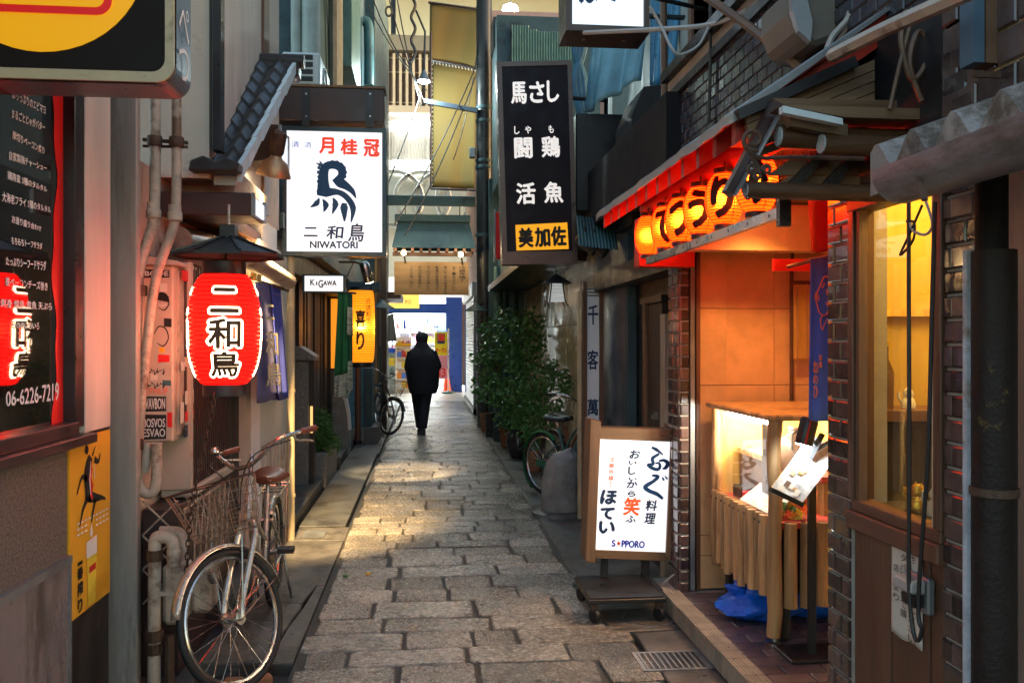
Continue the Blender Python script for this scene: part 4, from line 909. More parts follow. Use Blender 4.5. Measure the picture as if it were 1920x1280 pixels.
# orange lit panel
a, b = onY(618, 560, 12.6), onY(655, 690, 12.6)
t = thing('amber_lit_panel', 'amber backlit panel glowing between the dark boards and the green curtain', 'sign', (a.x, 12.6, b.z))
B((a.x, 12.6, b.z), (b.x, 12.63, a.z), 'lit_face', em('amber_face', (1, .33, .02), .75), t)
MB().box((a.x - .03, 12.59, b.z - .03), (b.x + .03, 12.66, b.z - .001)).build('ledge', 'darkwood', t)
# granite gatepost with a lit slot
p = onZ(570, 926); Yq = p.y
t = thing('granite_gatepost', 'grey granite gatepost with sloped cap and a lit slot, by the shrub', 'gatepost', (p.x, Yq, 0))
x0, x1 = XY(549, Yq), XY(578, Yq); zt = ZY(570, 676, Yq)
B((x0 - .1, Yq, -.05), (x1, Yq + .22, zt), 'post', 'granite', t, bevel=.008)
xc1 = XY(592, Yq); zc = ZY(570, 658, Yq)
MB().prism([(x0 - .14, Yq - .05, zt + .001), (xc1, Yq - .05, zt + .001), (xc1, Yq - .05, zt + .045), (x1 - .08, Yq - .05, zc + .05), (x0 - .14, Yq - .05, zc + .05)], (0, .35, 0)).build('cap', 'granite', t, bevel=.006)
B((x1 + .002, Yq + .05, .1), (x1 + .05, Yq + .18, zt), 'side_panel', 'darkwood', t)
B((x1 + .015, Yq + .035, ZY(572, 812, Yq)), (x1 + .04, Yq + .049, ZY(572, 762, Yq)), 'lit_slot', em('warm_slot', (1, .6, .2), 1.0), t)
# planter with clipped shrub
def foliage(name, mat, parent, clumps, n, size, seed, droop=.3, aspect=1.8):
    """leaf-sized faces gathered in twigs through a set of ellipsoids"""
    r = random.Random(seed); V, F = [], []
    tot = sum(c[3] * c[4] * c[5] for c in clumps)
    for cx, cy_, cz, rx, ry, rz in clumps:
        m_ = max(4, int(n * (rx * ry * rz) / tot / 7))
        for _ in range(m_):
            d = Vector((r.gauss(0, 1), r.gauss(0, 1), r.gauss(0, 1))).normalized() * (r.random() ** .38)
            q = Vector((cx + d.x * rx, cy_ + d.y * ry, cz + d.z * rz)); tw = Vector((r.gauss(0, 1), r.gauss(0, 1), r.gauss(.2, 1))).normalized()
            for j in range(7):
                p = q + tw * size * (j - 3) * .45 + Vector((r.uniform(-1, 1), r.uniform(-1, 1), r.uniform(-1, 1))) * size * .5
                a = Vector((r.gauss(0, 1), r.gauss(0, 1), r.gauss(-droop, .6))).normalized(); b = a.cross(Vector((r.gauss(0, 1), r.gauss(0, 1), r.gauss(0, 1)))).normalized()
                s_ = size * r.uniform(.6, 1.25); k = len(V); c_ = a.cross(b) * s_ * .12
                V += [p, p + a * s_ * .45 + b * s_ * .5 / aspect + c_, p + a * s_, p + a * s_ * .45 - b * s_ * .5 / aspect + c_]; F.append((k, k + 1, k + 2, k + 3))
    off = woff(parent); me = bpy.data.meshes.new(name); me.from_pydata([tuple(v - off) for v in V], [], F); o = link(name, me, M[mat], parent); tag(o, kind='stuff'); return o
p = onZ(600, 914); Yp = p.y + .05
t = thing('planter_shrub', 'bright green bushy shrub in a long concrete planter by the granite gatepost', 'plant', (p.x, Yp, 0))
x0, x1 = XY(572, Yp), XY(612, Yp); zt = ZY(600, 850, Yp)
MB().box((x0, Yp, -.02), (x1, Yp + 1.1, zt)).build('planter', 'granite', t, bevel=.01)
B((x0 - .04, Yp - .05, -.02), (x0 + .06, Yp - .002, zt + .02), 'wooden_box', 'woodZ', t)
cs = onY(597, 805, Yp + .3)
foliage('foliage', 'leaf2', t, [(cs.x, cs.y, cs.z, .17, .22, .22), (cs.x - .06, cs.y, cs.z - .12, .14, .2, .16), (cs.x + .1, cs.y - .05, cs.z - .14, .13, .15, .14), (cs.x + .02, cs.y, cs.z + .12, .12, .15, .12)], 5200, .035, 3)
for k in range(5): tube([(cs.x, cs.y, zt - .02), (cs.x + (k - 2) * .03, cs.y + (k % 2) * .05, cs.z - .05), (cs.x + (k - 2) * .06, cs.y + .05 * (k - 2), cs.z + .1)], .007, 'stem', 'bark', t, 6)
p2_ = onZ(628, 880)
t = thing('blade_plant', 'small blade-leaved plant in a pale pot beside the shrub planter', 'plant', (p2_.x, p2_.y, 0))
MB().lathe([(.06, 0), (.08, .14), (.085, .14), (.085, .16), (.0, .15)], p2_, 16, cap=False).build('pot', 'concrete', t, smooth=True)
r_ = random.Random(4)
for k in range(16):
    a = r_.uniform(0, 6.3); l = r_.uniform(.2, .38); w_ = .012; e = Vector((math.cos(a), math.sin(a), 0)); s_ = e.cross(Vector((0, 0, 1))); b0 = p2_ + Vector((0, 0, .15))
    pts = [b0 + e * (l * f * .7) + Vector((0, 0, l * (f - .45 * f * f) * 1.3)) for f in (0, .33, .66, 1)]
    MB().loft([[pts[i] - s_ * w_ * (1, 1, .7, .05)[i], pts[i] + Vector((0, 0, -.003)), pts[i] + s_ * w_ * (1, 1, .7, .05)[i]] for i in range(4)], closed=False).build('leaf', 'leaf2', t)
# upright stone slab with its lit edge painted as a white strip
p = onZ(637, 851); Yq = p.y
t = thing('standing_stone_slab', 'upright dark stone slab with a curved lit edge painted pale under the green curtain', 'stone', (p.x, Yq, 0))
P = [onY(u, v, Yq) for u, v in ((622, 852), (622, 742), (640, 738), (649, 748), (653, 775), (655, 852))]
MB().prism(P, (0, .3, 0)).build('slab', 'slate', t, bevel=.008)
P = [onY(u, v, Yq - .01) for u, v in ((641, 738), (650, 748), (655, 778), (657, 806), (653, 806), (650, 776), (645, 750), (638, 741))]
MB().prism(P, (0, .2, 0)).build('painted_lit_edge', 'white', t)
# standing pipe, dark cupboards, post
t = thing('shop_downpipe', 'tan rain pipe under the yellow lantern', 'pipe', onZ(671, 835))
p = onZ(671, 832); MB().tube([p, onY(671, 640, p.y)], .045, 12).build('pipe', 'brownwood', t, smooth=True)
MB().lathe([(.055, 0), (.055, .06)], p, 12).build('shoe', 'black', t)
p = onZ(690, 832)
t = thing('dark_meter_cupboard', 'dark cupboard on a low block beside the parked dark bicycle', 'cupboard', (p.x, p.y, 0))
B((XY(682, p.y), p.y, -.05), (XY(708, p.y), p.y + .8, ZY(690, 800, p.y)), 'block', 'concrete_dark', t, bevel=.01)
B((XY(682, p.y), p.y + .05, ZY(690, 800, p.y) + .001), (XY(697, p.y), p.y + .7, ZY(690, 690, p.y)), 'cupboard', 'tealdark', t, bevel=.01)
t = thing('green_screen_board', 'dark green board standing behind the parked dark bicycle', 'board', onZ(700, 790))
p = onZ(700, 788); B((XY(686, p.y), p.y, 0), (XY(716, p.y), p.y + .04, ZY(700, 655, p.y)), 'panel', 'greenmetal', t); B((XY(686, p.y), p.y - .03, ZY(700, 655, p.y) + .001), (XY(716, p.y), p.y + .06, ZY(700, 650, p.y)), 'top_rail', 'tealdark', t)
# end wall of the left row with warm timber
t = thing('corner_house', 'warm timber house end at the far left corner of the alley', 'building', (-1.2, 19, 0))
B((-4, 16.6, -.1), (-1.0, 22.8, 10), 'wall', 'tealdark', t); B((-.999, 16.7, 0), (-.96, 19.5, 3.4), 'timber_panel', pm('warm_timber', (.45, .26, .1), .6, var=.25, bump=.1), t)
for k in range(4): B((-.958, 16.8 + k * .7, 0), (-.93, 16.86 + k * .7, 3.4), 'batten', 'brownwood', t)
B((-.999, 20, 2.6), (-.6, 22.5, 2.75), 'hood', 'brownwood', t)
# ================================================================ right side: tiled restaurant
XR = 1.5
tr = thing('tiled_restaurant', 'restaurant on the right with glazed brown tiles, red-lit eave and open alcove', 'building', (XR, 4, 0)); TRR = tr
# tile mesh shared by all
def tile_mesh(nm, w, h, d, mat, bev=.005):
    me = MB().box((-w / 2, -d, -h / 2), (w / 2, 0, h / 2)).mesh(nm)
    bm = bmesh.new(); bm.from_mesh(me); bmesh.ops.recalc_face_normals(bm, faces=bm.faces)
    fe = [e for e in bm.edges if all(v.co.y < -d + 1e-5 for v in e.verts)]
    bmesh.ops.bevel(bm, geom=fe, offset=bev, segments=1, affect='EDGES'); bm.to_mesh(me); bm.free(); me.materials.append(M[mat]); return me
FACE_ALLEY = R(-90)     # tile front looks to -X (the alley)
def tiles_on(parent, mesh, pts, rot, rnd=None, name='tile'):
    rnd = rnd or random.Random(1)
    for p in pts:
        o = link(name, mesh, None, parent, Vector(p) - woff(parent)); o.rotation_euler = (rnd.uniform(-.012, .012), rnd.uniform(-.012, .012), rot + rnd.uniform(-.015, .015))
zf = .12
PW = .062; pitch = .0705
TM = tile_mesh('tile', .1, .061, .012, 'tile'); TMs = tile_mesh('tile', .05, .061, .012, 'tile')
# pillar 1 (far side of the alcove)
yA, yB = YX(1275, XR), YX(1256, XR); xA = XY(1291, yA)
B((XR, yA, -.05), (xA, yB, 2.45), 'pillar_core', 'grout', tr)
n = int(2.3 / pitch)
tiles_on(tr, TM, [(XR, yA + .055 + .108 * j, .03 + pitch * (i + .5)) for i in range(n) for j in range(int((yB - yA) / .108 + .3))], FACE_ALLEY)
tiles_on(tr, TMs, [((XR + xA) / 2, yA, .03 + pitch * (i + .5)) for i in range(n)], 0)
# pillar 2 (near side of the alcove)
y0, y1 = YX(1598, XR), YX(1559, XR)
B((XR, y0, -.05), (1.63, y1, 2.5), 'pillar_core', 'grout', tr)
n = int(2.4 / pitch); pts, ptss = [], []
for i in range(n):
    z = -.02 + pitch * (i + .5)
    if i % 2: pts.append((XR, y0 + .055, z)); ptss.append((XR, y0 + .14, z))
    else: pts.append((XR, y0 + .115, z)); ptss.append((XR, y0 + .03, z))
tiles_on(tr, TM, pts, FACE_ALLEY); tiles_on(tr, TMs, ptss, FACE_ALLEY)
# pillar 3 (right of the window)
yc0, yc1 = YX(1822, XR), YX(1774, XR)
B((XR, yc0, -.05), (1.7, yc1, 2.6), 'pillar_core', 'grout', tr)
pts, ptss = [], []
for i in range(int(2.5 / pitch)):
    z = -.03 + pitch * (i + .5)
    pts.append((XR, yc1 - (.055 if i % 2 else .09), z)); ptss.append((XR, yc1 - (.135 if i % 2 else .02), z))
tiles_on(tr, TM, pts, FACE_ALLEY); tiles_on(tr, TMs, ptss, FACE_ALLEY)
# alcove: strips, ochre panels, ceiling, floor
yF = yA + .02
for u0, u1, m_, dy in ((1292, 1300, 'greymetal', -.03), (1300, 1304, 'black', .0), (1304, 1311, 'brownwood', -.02)):
    B((XY(u0, yF), yF + dy, zf), (XY(u1, yF), yF + .1, 2.4), 'jamb_strip', m_, tr)
zl = [zf, ZY(1340, 1040, yF), ZY(1340, 1002, yF), ZY(1340, 722, yF), ZY(1340, 578, yF), 2.42]
for x0, x1, dy in ((XY(1311, yF), XY(1363, yF), 0), (XY(1363, yF), XY(1453, yF), .012), (XY(1453, yF), XY(1600, yF), .013)):
    for za, zb_ in zip(zl, zl[1:]): B((x0 + .002, yF + dy, za + .002), (x1 - .002, yF + .1, zb_ - .002), 'wall_panel', 'orangewall', tr)
B((XY(1311, yF), yF + .03, zf), (2.9, yF + .12, 2.42), 'panel_backing', 'brown', tr)
B((2.6, y1 - .6, -.05), (2.75, yF + .1, 2.5), 'alcove_end_wall', 'orangewall', tr)
a, b = onY(1302, 468, 4.6), onY(1530, 425, 4.6)
B((a.x, 4.6, a.z), (2.6, 4.72, b.z + .12), 'soffit_beam', 'orangewall', tr)
B((1.3, y1 - .2, 2.44), (2.75, yF + .1, 2.5), 'alcove_ceiling', 'orangewall', tr)
B((1.42, 1.2, -.08), (2.75, yF + .3, zf - .012), 'step_base', 'grout', tr)
NM = MB().box((-.05, 0, -.02), (.05, .1, 0)).mesh('nosing_tile')
r_ = random.Random(2)
fl = tr
fm = tile_mesh('floor_tile', .193, .096, .012, 'floortile', .003)
yy = 3.1; k = 0
while yy < yA - .02:
    xx = 1.5 + (.1 if k % 2 else 0)
    while xx < 2.5:
        o = link('floor_tile', fm, None, tr, Vector((xx + .0, yy, zf - .012)) - woff(tr)); o.rotation_euler = (R(-90), 0, 0); xx += .2
    yy += .103; k += 1
nb = MB().box((-.047, -.05, -.018), (.047, .05, 0))
for i in range(4): nb.box((-.047, -.04 + i * .016, 0), (.047, -.032 + i * .016, .003))
nme = nb.mesh('nosing_tile'); nme.materials.append(M['nosing'])
rme = tile_mesh('riser_tile', .094, .094, .012, 'nosing', .003)
yy = 2.9
while yy < yA + .02:
    o = link('nosing_tile', nme, None, tr, Vector((1.44, yy, zf + .006)) - woff(tr)); o.rotation_euler[2] = R(-90)
    o = link('riser_tile', rme, None, tr, Vector((1.41, yy, zf - .062)) - woff(tr)); o.rotation_euler[2] = FACE_ALLEY
    yy += .1
# window with wooden frame, planked dado
yw0, yw1 = YX(1772, XR), YX(1600, XR)
zs_ = ZX(1690, 965, XR); zt_ = ZX(1690, 372, XR)
for i, (u0, u1) in enumerate(((1771, 1745), (1745, 1712), (1712, 1672), (1672, 1632), (1632, 1602))):
    B((XR - .004 * (i % 2), YX(u0, XR) + .002, -.03), (XR + .04, YX(u1, XR) - .002, zs_ - .1), 'dado_plank', 'brownwood', tr, bevel=.003)
B((XR - .03, yw0 - .01, zs_ - .1), (XR + .05, yw1 + .005, zs_ - .04), 'lower_rail', 'brownwoodY', tr, bevel=.004)
B((XR - .015, yw0 - .0, zs_ - .04), (XR + .05, yw1 - .01, zs_), 'window_sill', 'brownwoodY', tr, bevel=.004)
B((XR - .02, yw1 - .035, zs_), (XR + .06, yw1 + .004, zt_ + .05), 'window_jamb', 'brownwood', tr, bevel=.003)
B((XR - .02, yw0 - .01, zs_), (XR + .06, yw0 + .03, zt_ + .05), 'window_jamb', 'brownwood', tr, bevel=.003)
B((XR - .025, yw0 - .02, zt_), (XR + .06, yw1 + .003, zt_ + .07), 'window_head', 'brownwoodY', tr, bevel=.003)
B((XR - .05, 2.0, zt_ + .07), (XR + .1, yw1 + .05, zt_ + .16), 'lintel', 'brownwoodY', tr)
B((XR + .03, 1.2, zt_ + .16), (XR + .06, yw1 + .12, 2.63), 'upper_board', 'black', tr)
B((XR - .01, yw0 + .03, zs_), (XR + .02, yw0 + .05, zt_), 'inner_stile', 'pipeyellow', tr)
B((XR - .01, yw1 - .06, zs_), (XR + .02, yw1 - .036, zt_), 'inner_stile', 'woodZ', tr)
B((XR + .02, yw0 + .03, zs_), (XR + .024, yw1 - .03, zt_), 'window_pane', glass('window_glass', (.95, .93, .85), .03), tr)
# room behind the pane
rm = pm('amber_room_wall', (.55, .37, .08), .6, var=.25, scale=4, stretch=(1, 1, .15), bump=.1)
B((2.35, yw0 - .1, .6), (2.4, 3.34, 2.43), 'room_wall', rm, tr)
B((1.631, 3.3, .6), (2.349, 3.34, 2.43), 'room_side', rm, tr)
B((XR + .06, yw0 - .06, .6), (2.05, yw0 - .02, 2.43), 'room_side', rm, tr)
B((XR + .06, yw0 - .02, 2.38), (2.349, 3.299, 2.43), 'room_ceiling', rm, tr)
B((XR + .06, yw0 - .02, zs_ - .06), (2.349, yw1 + .03, zs_ - .02), 'room_shelf', 'darkwood', tr)
B((1.64, 3.26, ZY(1690, 592, 3.2)), (2.1, 3.299, ZY(1690, 592, 3.2) + .03), 'wall_rail', 'bamboo', tr)
B((1.64, 3.04, 1.3), (2.34, 3.298, 1.34), 'back_counter', 'brownwoodY', tr)
B((1.64, 3.08, zs_ - .02), (2.34, 3.297, 1.3), 'counter_front', 'darkwood', tr)
B((1.72, 3.2, 1.341), (1.74, 3.295, 2.37), 'room_post', 'log', tr)
lb = B((1.75, yw0 + .1, 2.335), (2.1, 3.1, 2.37), 'ceiling_lamp', em('warm_ceiling_lamp', (1, .68, .18), 4), tr)
def cat_figure(name, label, p, s, mat, group=None):
    k = thing(name, label, 'figurine', p, group)
    MB().lathe([(.0, 0), (.5 * s, .02 * s), (.58 * s, .3 * s), (.45 * s, .7 * s), (.3 * s, .9 * s)], p, 16).build('body', mat, k, smooth=True)
    hd = Vector(p) + Vector((0, 0, 1.15 * s)); MB().lathe([(.0, -.4 * s), (.3 * s, -.33 * s), (.42 * s, 0), (.3 * s, .3 * s), (0, .38 * s)], hd, 16).build('head', mat, k, smooth=True)
    for dy in (-1, 1): MB().lathe([(.12 * s, 0), (0, .22 * s)], hd + Vector((0, dy * .25 * s, .26 * s)), 8).build('ear', mat, k)
    MB().tube([Vector(p) + Vector((-.35 * s, .35 * s, .5 * s)), Vector(p) + Vector((-.55 * s, .45 * s, .9 * s)), Vector(p) + Vector((-.5 * s, .42 * s, 1.3 * s))], .12 * s, 8).build('paw', mat, k, smooth=True)
yq = lambda f: yw0 + (yw1 - yw0) * f
cat_figure('beckoning_cat', 'gold beckoning figurine on the window shelf inside the amber window', onX(1722, 955, 1.64).xy.to_3d() + Vector((0, 0, zs_ - .02)), .062, 'gold', 'figurines behind the amber window')
cat_figure('beckoning_cat', 'white beckoning figurine beside the gold one inside the amber window', onX(1757, 955, 1.66).xy.to_3d() + Vector((0, 0, zs_ - .02)), .06, 'white', 'figurines behind the amber window')
cat_figure('beckoning_cat', 'small pale figurine on the back counter inside the amber window', Vector((XY(1703, 3.12), 3.12, 1.341)), .05, 'white', 'figurines behind the amber window')
k = thing('saucer_bottle', 'tall brown bottle on the back counter inside the amber window', 'bottle', (XY(1660, 3.14), 3.14, 1.34)); MB().lathe([(.0, 0), (.03, .0), (.032, .14), (.012, .19), (.012, .24), (0, .245)], (XY(1660, 3.14), 3.14, 1.341), 14).build('glass', 'logdark', k, smooth=True); MB().lathe([(.015, .24), (.015, .26), (0, .262)], (XY(1660, 3.14), 3.14, 1.341), 10).build('cap', 'gold', k)

k = thing('added_alcove_downlight', 'added warm downlight under the alcove beam behind the orange lanterns', 'lamp', onY(1440, 415, 4.3))  # lamp added to light the ochre wall from above
p = Vector((XY(1440, 4.3), 4.3, 2.41)); MB().lathe([(.09, -.03), (.09, .03), (.07, .03)], p, 20).build('housing', 'brown', k, smooth=True); MB().lathe([(0, -.034), (.075, -.034), (.075, -.031)], p, 20).build('lens', em('downlight_lens', (1, .55, .2), 3), k)
spot('downlight_beam', p - Vector((0, 0, .05)), p + Vector((.1, .35, -2)), 9, (1, .48, .13), 105, .8, .05, k)
# upper wall of small glazed bricks with coping
XU = 1.55
uy0, uy1 = YX(1790, XU), YX(1252, XU); ztop = ZX(1253, 157, XU)
B((XU, 1.0, 2.51), (2.4, uy1, ztop), 'upper_wall_core', 'grout', tr)
B((XU - .05, 1.0, ztop), (2.4, uy1, ztop + .06), 'coping', 'black', tr)
B((XU - .03, 1.0, ztop - .14), (XU + .01, uy1, ztop - .09), 'upper_ledge', 'black', tr)
bmx = tile_mesh('brick', .106, .055, .01, 'brick', .004)
allb = []; z = 2.34; row = 0
while z < ztop - .1:
    yy = 1.9 + (.056 if row % 2 else 0)
    while yy < uy1 - .03: allb.append((XU, yy, z)); yy += .112
    z += .061; row += 1
def vis(p):
    d = Vector(p) - EYE; yc = d.x * SN + d.y * CN; xc = d.x * CN - d.y * SN; u = 960 + 1600 * xc / yc; v = 640 - 1600 * d.z / yc; return u, v
seen = []; rest = []
for p in allb:
    u, v = vis(p); (seen if (1245 < u < 1720 and v < 640 - (u - 800) * .70 + 25 and v > -30) else rest).append(p)
seen.sort(key=lambda p: p[1])
tiles_on(tr, bmx, seen[:298], FACE_ALLEY, name='brick')
rest += seen[298:]
mb = MB()
for p in rest: mb.box((p[0] - .01, p[1] - .053, p[2] - .0275), (p[0], p[1] + .053, p[2] + .0275))
o = mb.build('brick_rows', 'brick', tr); tag(o, kind='stuff')
# larger brown brick pier top right
B((XR + .0, 1.2, zt_ + .165), (XR + .029, YX(1772, XR), 4.2), 'pier_core', 'pipeyellow', tr)
B((XR + .0295, 1.2, 2.631), (XU - .001, YX(1772, XR), 4.2), 'pier_back', 'brown', tr)
bm2 = tile_mesh('pier_tile', .15, .085, .012, 'tile', .004); pts = []
for i in range(11):
    for j in range(3): pts.append((XR, YX(1772, XR) - .0 - j * .16 - (.08 if i % 2 else .0), zt_ + .215 + i * .094))
ye_ = YX(1772, XR); bmh = tile_mesh('pier_tile', .07, .085, .012, 'tile', .004)
tiles_on(tr, bm2, [(XR, ye_ - .078 - j * .16 - (.08 if i % 2 else 0), zt_ + .215 + i * .094) for i in range(11) for j in range(4)], FACE_ALLEY, name='pier_tile')
tiles_on(tr, bmh, [(XR, ye_ - .037, zt_ + .215 + i * .094) for i in range(1, 11, 2)], FACE_ALLEY, name='pier_tile')

# the red-lit eave
t = tr; XE = 1.05
yE0, yE1 = YX(1398, XE), YX(1136, XE); zE = ZX(1398, 224, XE)
zW = zE + .34
def eave_pt(x, y, dz=0): return Vector((x, y, zE + (zW - zE) * (x - XE) / (XU - XE) + dz))
MB().prism([eave_pt(XE, yE0, .02), eave_pt(XU, yE0, .02), eave_pt(XU, yE0, .05), eave_pt(XE, yE0, .05)], (0, yE1 - yE0, 0)).build('eave_boards', 'redwood', t)
mb = MB(); r_ = random.Random(8); top = []; 
K = 24; rg = []
for i in range(K + 1):
    y_ = yE0 - .02 + (yE1 - yE0 + .06) * i / K; dz = .055 + r_.uniform(-.006, .006)
    rg.append([eave_pt(XE - .05, y_, dz - .035), eave_pt(XE - .05, y_, dz), eave_pt(XU, y_, dz), eave_pt(XU, y_, dz - .012)])
mb.loft(rg); mb.build('eave_sheet', 'greymetal', t)
n = 12
for i in range(n):
    y_ = yE0 + .04 + (yE1 - yE0 - .1) * i / (n - 1)
    MB().prism([eave_pt(XE - .02, y_, .015), eave_pt(XU, y_, .015), eave_pt(XU, y_, -.06), eave_pt(XE - .02, y_, -.06)], (0, .035, 0)).build('rafter', 'redwood', t)
MB().tube([eave_pt(1.3, yE0 + .12, -.13), eave_pt(1.3, yE1 - .05, -.13)], .062, 14).build('eave_log', 'redwood', t, smooth=True)
B((1.22, yE1 - .12, zE - .3), (XU, yE1 + .0, zE - .02), 'eave_bracket', 'redwood', t)
B((1.28, y1 + .05, zE - .1), (XU, yA - .02, zE + .05), 'inner_beam', 'redwood', t) if False else None
# dark brown hip of the eave (towards the viewer)
for k in range(5):
    f0, f1 = k / 5, (k + 1) / 5 - .02; TLp, TRp, BRp, BLp = Vector((1398, 217, 0)), Vector((1640, 112, 0)), Vector((1640, 215, 0)), Vector((1412, 300, 0))
    P4 = [TLp.lerp(BLp, f0), TRp.lerp(BRp, f0), TRp.lerp(BRp, f1), TLp.lerp(BLp, f1)]
    MB().prism([onY(q_.x, q_.y, yE0 - .01) for q_ in P4], (0, .02 + .004 * (k % 2), 0)).build('hip_board', 'woodX', t)
MB().bar(onY(1380, 218, yE0 - .02), onY(1600, 118, yE0 - .02), .05, .035).build('hip_edge', 'black', t)

# lantern rail and six small lanterns
Xl = 1.2
t = thing('lantern_rail', 'slim metal rail running beneath the row of orange lanterns', 'rail', (Xl, 4, 2.0))
p0, p1 = onX(1215, 496, Xl), onX(1466, 388, Xl); zr = (p0.z + p1.z) / 2
B((Xl - .012, p1.y, zr - .018), (Xl + .012, p0.y, zr + .018), 'rail', 'steel', t)
for k in range(8): MB().disc((Xl - .013, p1.y + .08 + k * .2, zr), .006, (1, 0, 0), 8).build('bolt', 'black', t)
B((Xl - .02, p1.y - .03, zr - .05), (Xl + .02, p1.y + .0, zr + .06), 'rail_end', 'black', t)
or_em = paper('lit_orange_paper', (.9, .22, .012), (1, .008, .0002), 1.5, .7)
marks = ['', 'て', 'つ', 'う', 'り', 'の']
spec = [(1215, 449, .148), (1247, 432, .15), (1276, 414, .152), (1313, 392, .155), (1358, 368, .158), (1418, 336, .16)]
Xq = 1.24
labs = ['plain orange paper lantern, farthest of the row under the eave', 'second orange lantern from the far end, with a black brush mark', 'third orange lantern from the far end, with a hooked black mark', 'fourth orange lantern from the far end, with a curled black mark', 'largest-looking orange lantern with a tall black mark, before the log canopy', 'orange lantern nearest the viewer, half hidden by the log canopy']
for i, (u, v, d) in enumerate(spec):
    c = onX(u, v, Xq); h = .215
    c.z = zr + .02 + h / 2 + .03
    t = thing('orange_paper_lantern', labs[i], 'lantern', (c.x, c.y, c.z - h / 2 - .03), 'orange lanterns under the eave')
    sh, rad = paper_lantern(t, c, d / 2, h, 17, or_em, squash=.36, pw=2); point('bulb', c, .24, (1, .8, .5), .035, t)
    MB().lathe([(.042, 0), (.044, .004), (.044, .022)], c + Vector((0, 0, h / 2 - .002)), 16).build('top_cap', 'black', t, smooth=True)
    MB().lathe([(.044, -.022), (.044, -.004), (.042, 0)], c + Vector((0, 0, -h / 2 + .002)), 16).build('bottom_cap', 'black', t, smooth=True)
    tube([c + Vector((0, 0, h / 2 + .02)), c + Vector((.01, 0, h / 2 + .1))], .003, 'string', 'rust', t, 5)
    va = math.atan2(-c.y, -c.x)
    if marks[i]: lantern_text(t, c, rad, h, va - .12, [(marks[i], -.08, .08, 1)], 'letter_black', .003, .042, 'brush_mark', bold=.009, nb=8)
    mb = MB()
    for a in (va + .55, va - 1.2, va + 2.2):
        mb.tube([c + Vector((math.cos(a) * (rad(f) + .001), math.sin(a) * (rad(f) + .001), f * h / 2)) for f in (-.95, -.7, -.35, 0, .35, .7, .95)], .0018, 4)
    o = mb.build('seam_lines', 'reddark', t); tag(o, kind='stuff')

# log canopy over the window
Yk = 2.62
t = thing('log_canopy', 'small timber canopy with pale-painted log ends and iron scrollwork', 'canopy', onY(1580, 370, Yk))
for (u, v, rr, u2, Y) in ((1461, 256, 30, 1560, Yk), (1541, 270, 30, 1640, Yk - .05), (1399, 356, 23, 1610, Yk + .02)):
    a, b = onY(u, v, Y), onY(u2 + 60, v + 6, Y); rad_ = rr / 1600 * Y * .72
    MB().tube([a, Vector((max(b.x, a.x + .5), a.y, a.z - .005))], rad_, 18).build('log', 'logdark', t, smooth=True)
    MB().disc(a - Vector((.0045, 0, 0)), rad_ * .86, (1, 0, 0), 18).build('log_end', 'logend', t)
def pan(poly, Y, dep, nm, mat): return MB().prism([onY(u, v, Y) for u, v in poly], (0, dep, 0)).build(nm, mat, t)
pan([(1450, 184), (1780, 190), (1790, 212), (1458, 196)], Yk + .03, .6, 'top_board', 'woodX')
pan([(1468, 198), (1580, 222), (1581, 234), (1468, 211)], Yk - .13, .03, 'front_trim', 'paletrim')
pan([(1478, 212), (1590, 233), (1590, 256), (1484, 236)], Yk - .08, .04, 'front_board', 'woodX')
pan([(1466, 197), (1790, 205), (1790, 226), (1585, 220)], Yk - .1, .1, 'roof_sheet', 'woodX')
pan([(1452, 187), (1470, 196), (1378, 366), (1362, 356)], Yk + .02, .05, 'verge_board', 'brown')
pan([(1466, 205), (1471, 206), (1383, 366), (1379, 365)], Yk - .02, .03, 'verge_trim', 'greymetal')
for k in range(2): pan([(1480, 300 + k * 30), (1640, 300 + k * 30), (1640, 328 + k * 30), (1440, 328 + k * 30)], Yk + .12, .02, 'ceiling_board', 'woodX')
for u in (1500, 1565): pan([(u + 40, 280), (u + 62, 280), (u - 8, 362), (u - 38, 362)], Yk + .08, .03, 'rafter', 'darkwood')
# iron scroll
Ys = Yk - .12
def scroll(cu, cv, r0, r1, a0, turns, n=22): return [onY(cu + (r0 + (r1 - r0) * i / n) * math.cos(a0 + turns * 6.283 * i / n), cv + (r0 + (r1 - r0) * i / n) * math.sin(a0 + turns * 6.283 * i / n), Ys) for i in range(n + 1)]
tube(scroll(1413, 262, 22, 9, 1.2, 1.2) , .007, 'iron_scroll', 'rust', t, 6)
tube(smooth_path([onY(1405, 284, Ys), onY(1425, 296, Ys), onY(1500, 295, Ys), onY(1620, 298, Ys)], 5), .007, 'iron_rod', 'rust', t, 6)
tube(scroll(1410, 316, 10, 4, 0, 1.3), .006, 'iron_scroll', 'rust', t, 6); tube(scroll(1437, 318, 9, 4, 3, 1.3), .006, 'iron_scroll', 'rust', t, 6); tube(scroll(1421, 330, 8, 3, 1.5, 1.3), .006, 'iron_scroll', 'rust', t, 6)
tube(smooth_path([onY(1408, 292, Ys), onY(1422, 312, Ys), onY(1424, 326, Ys)], 5), .007, 'iron_stem', 'rust', t, 6)

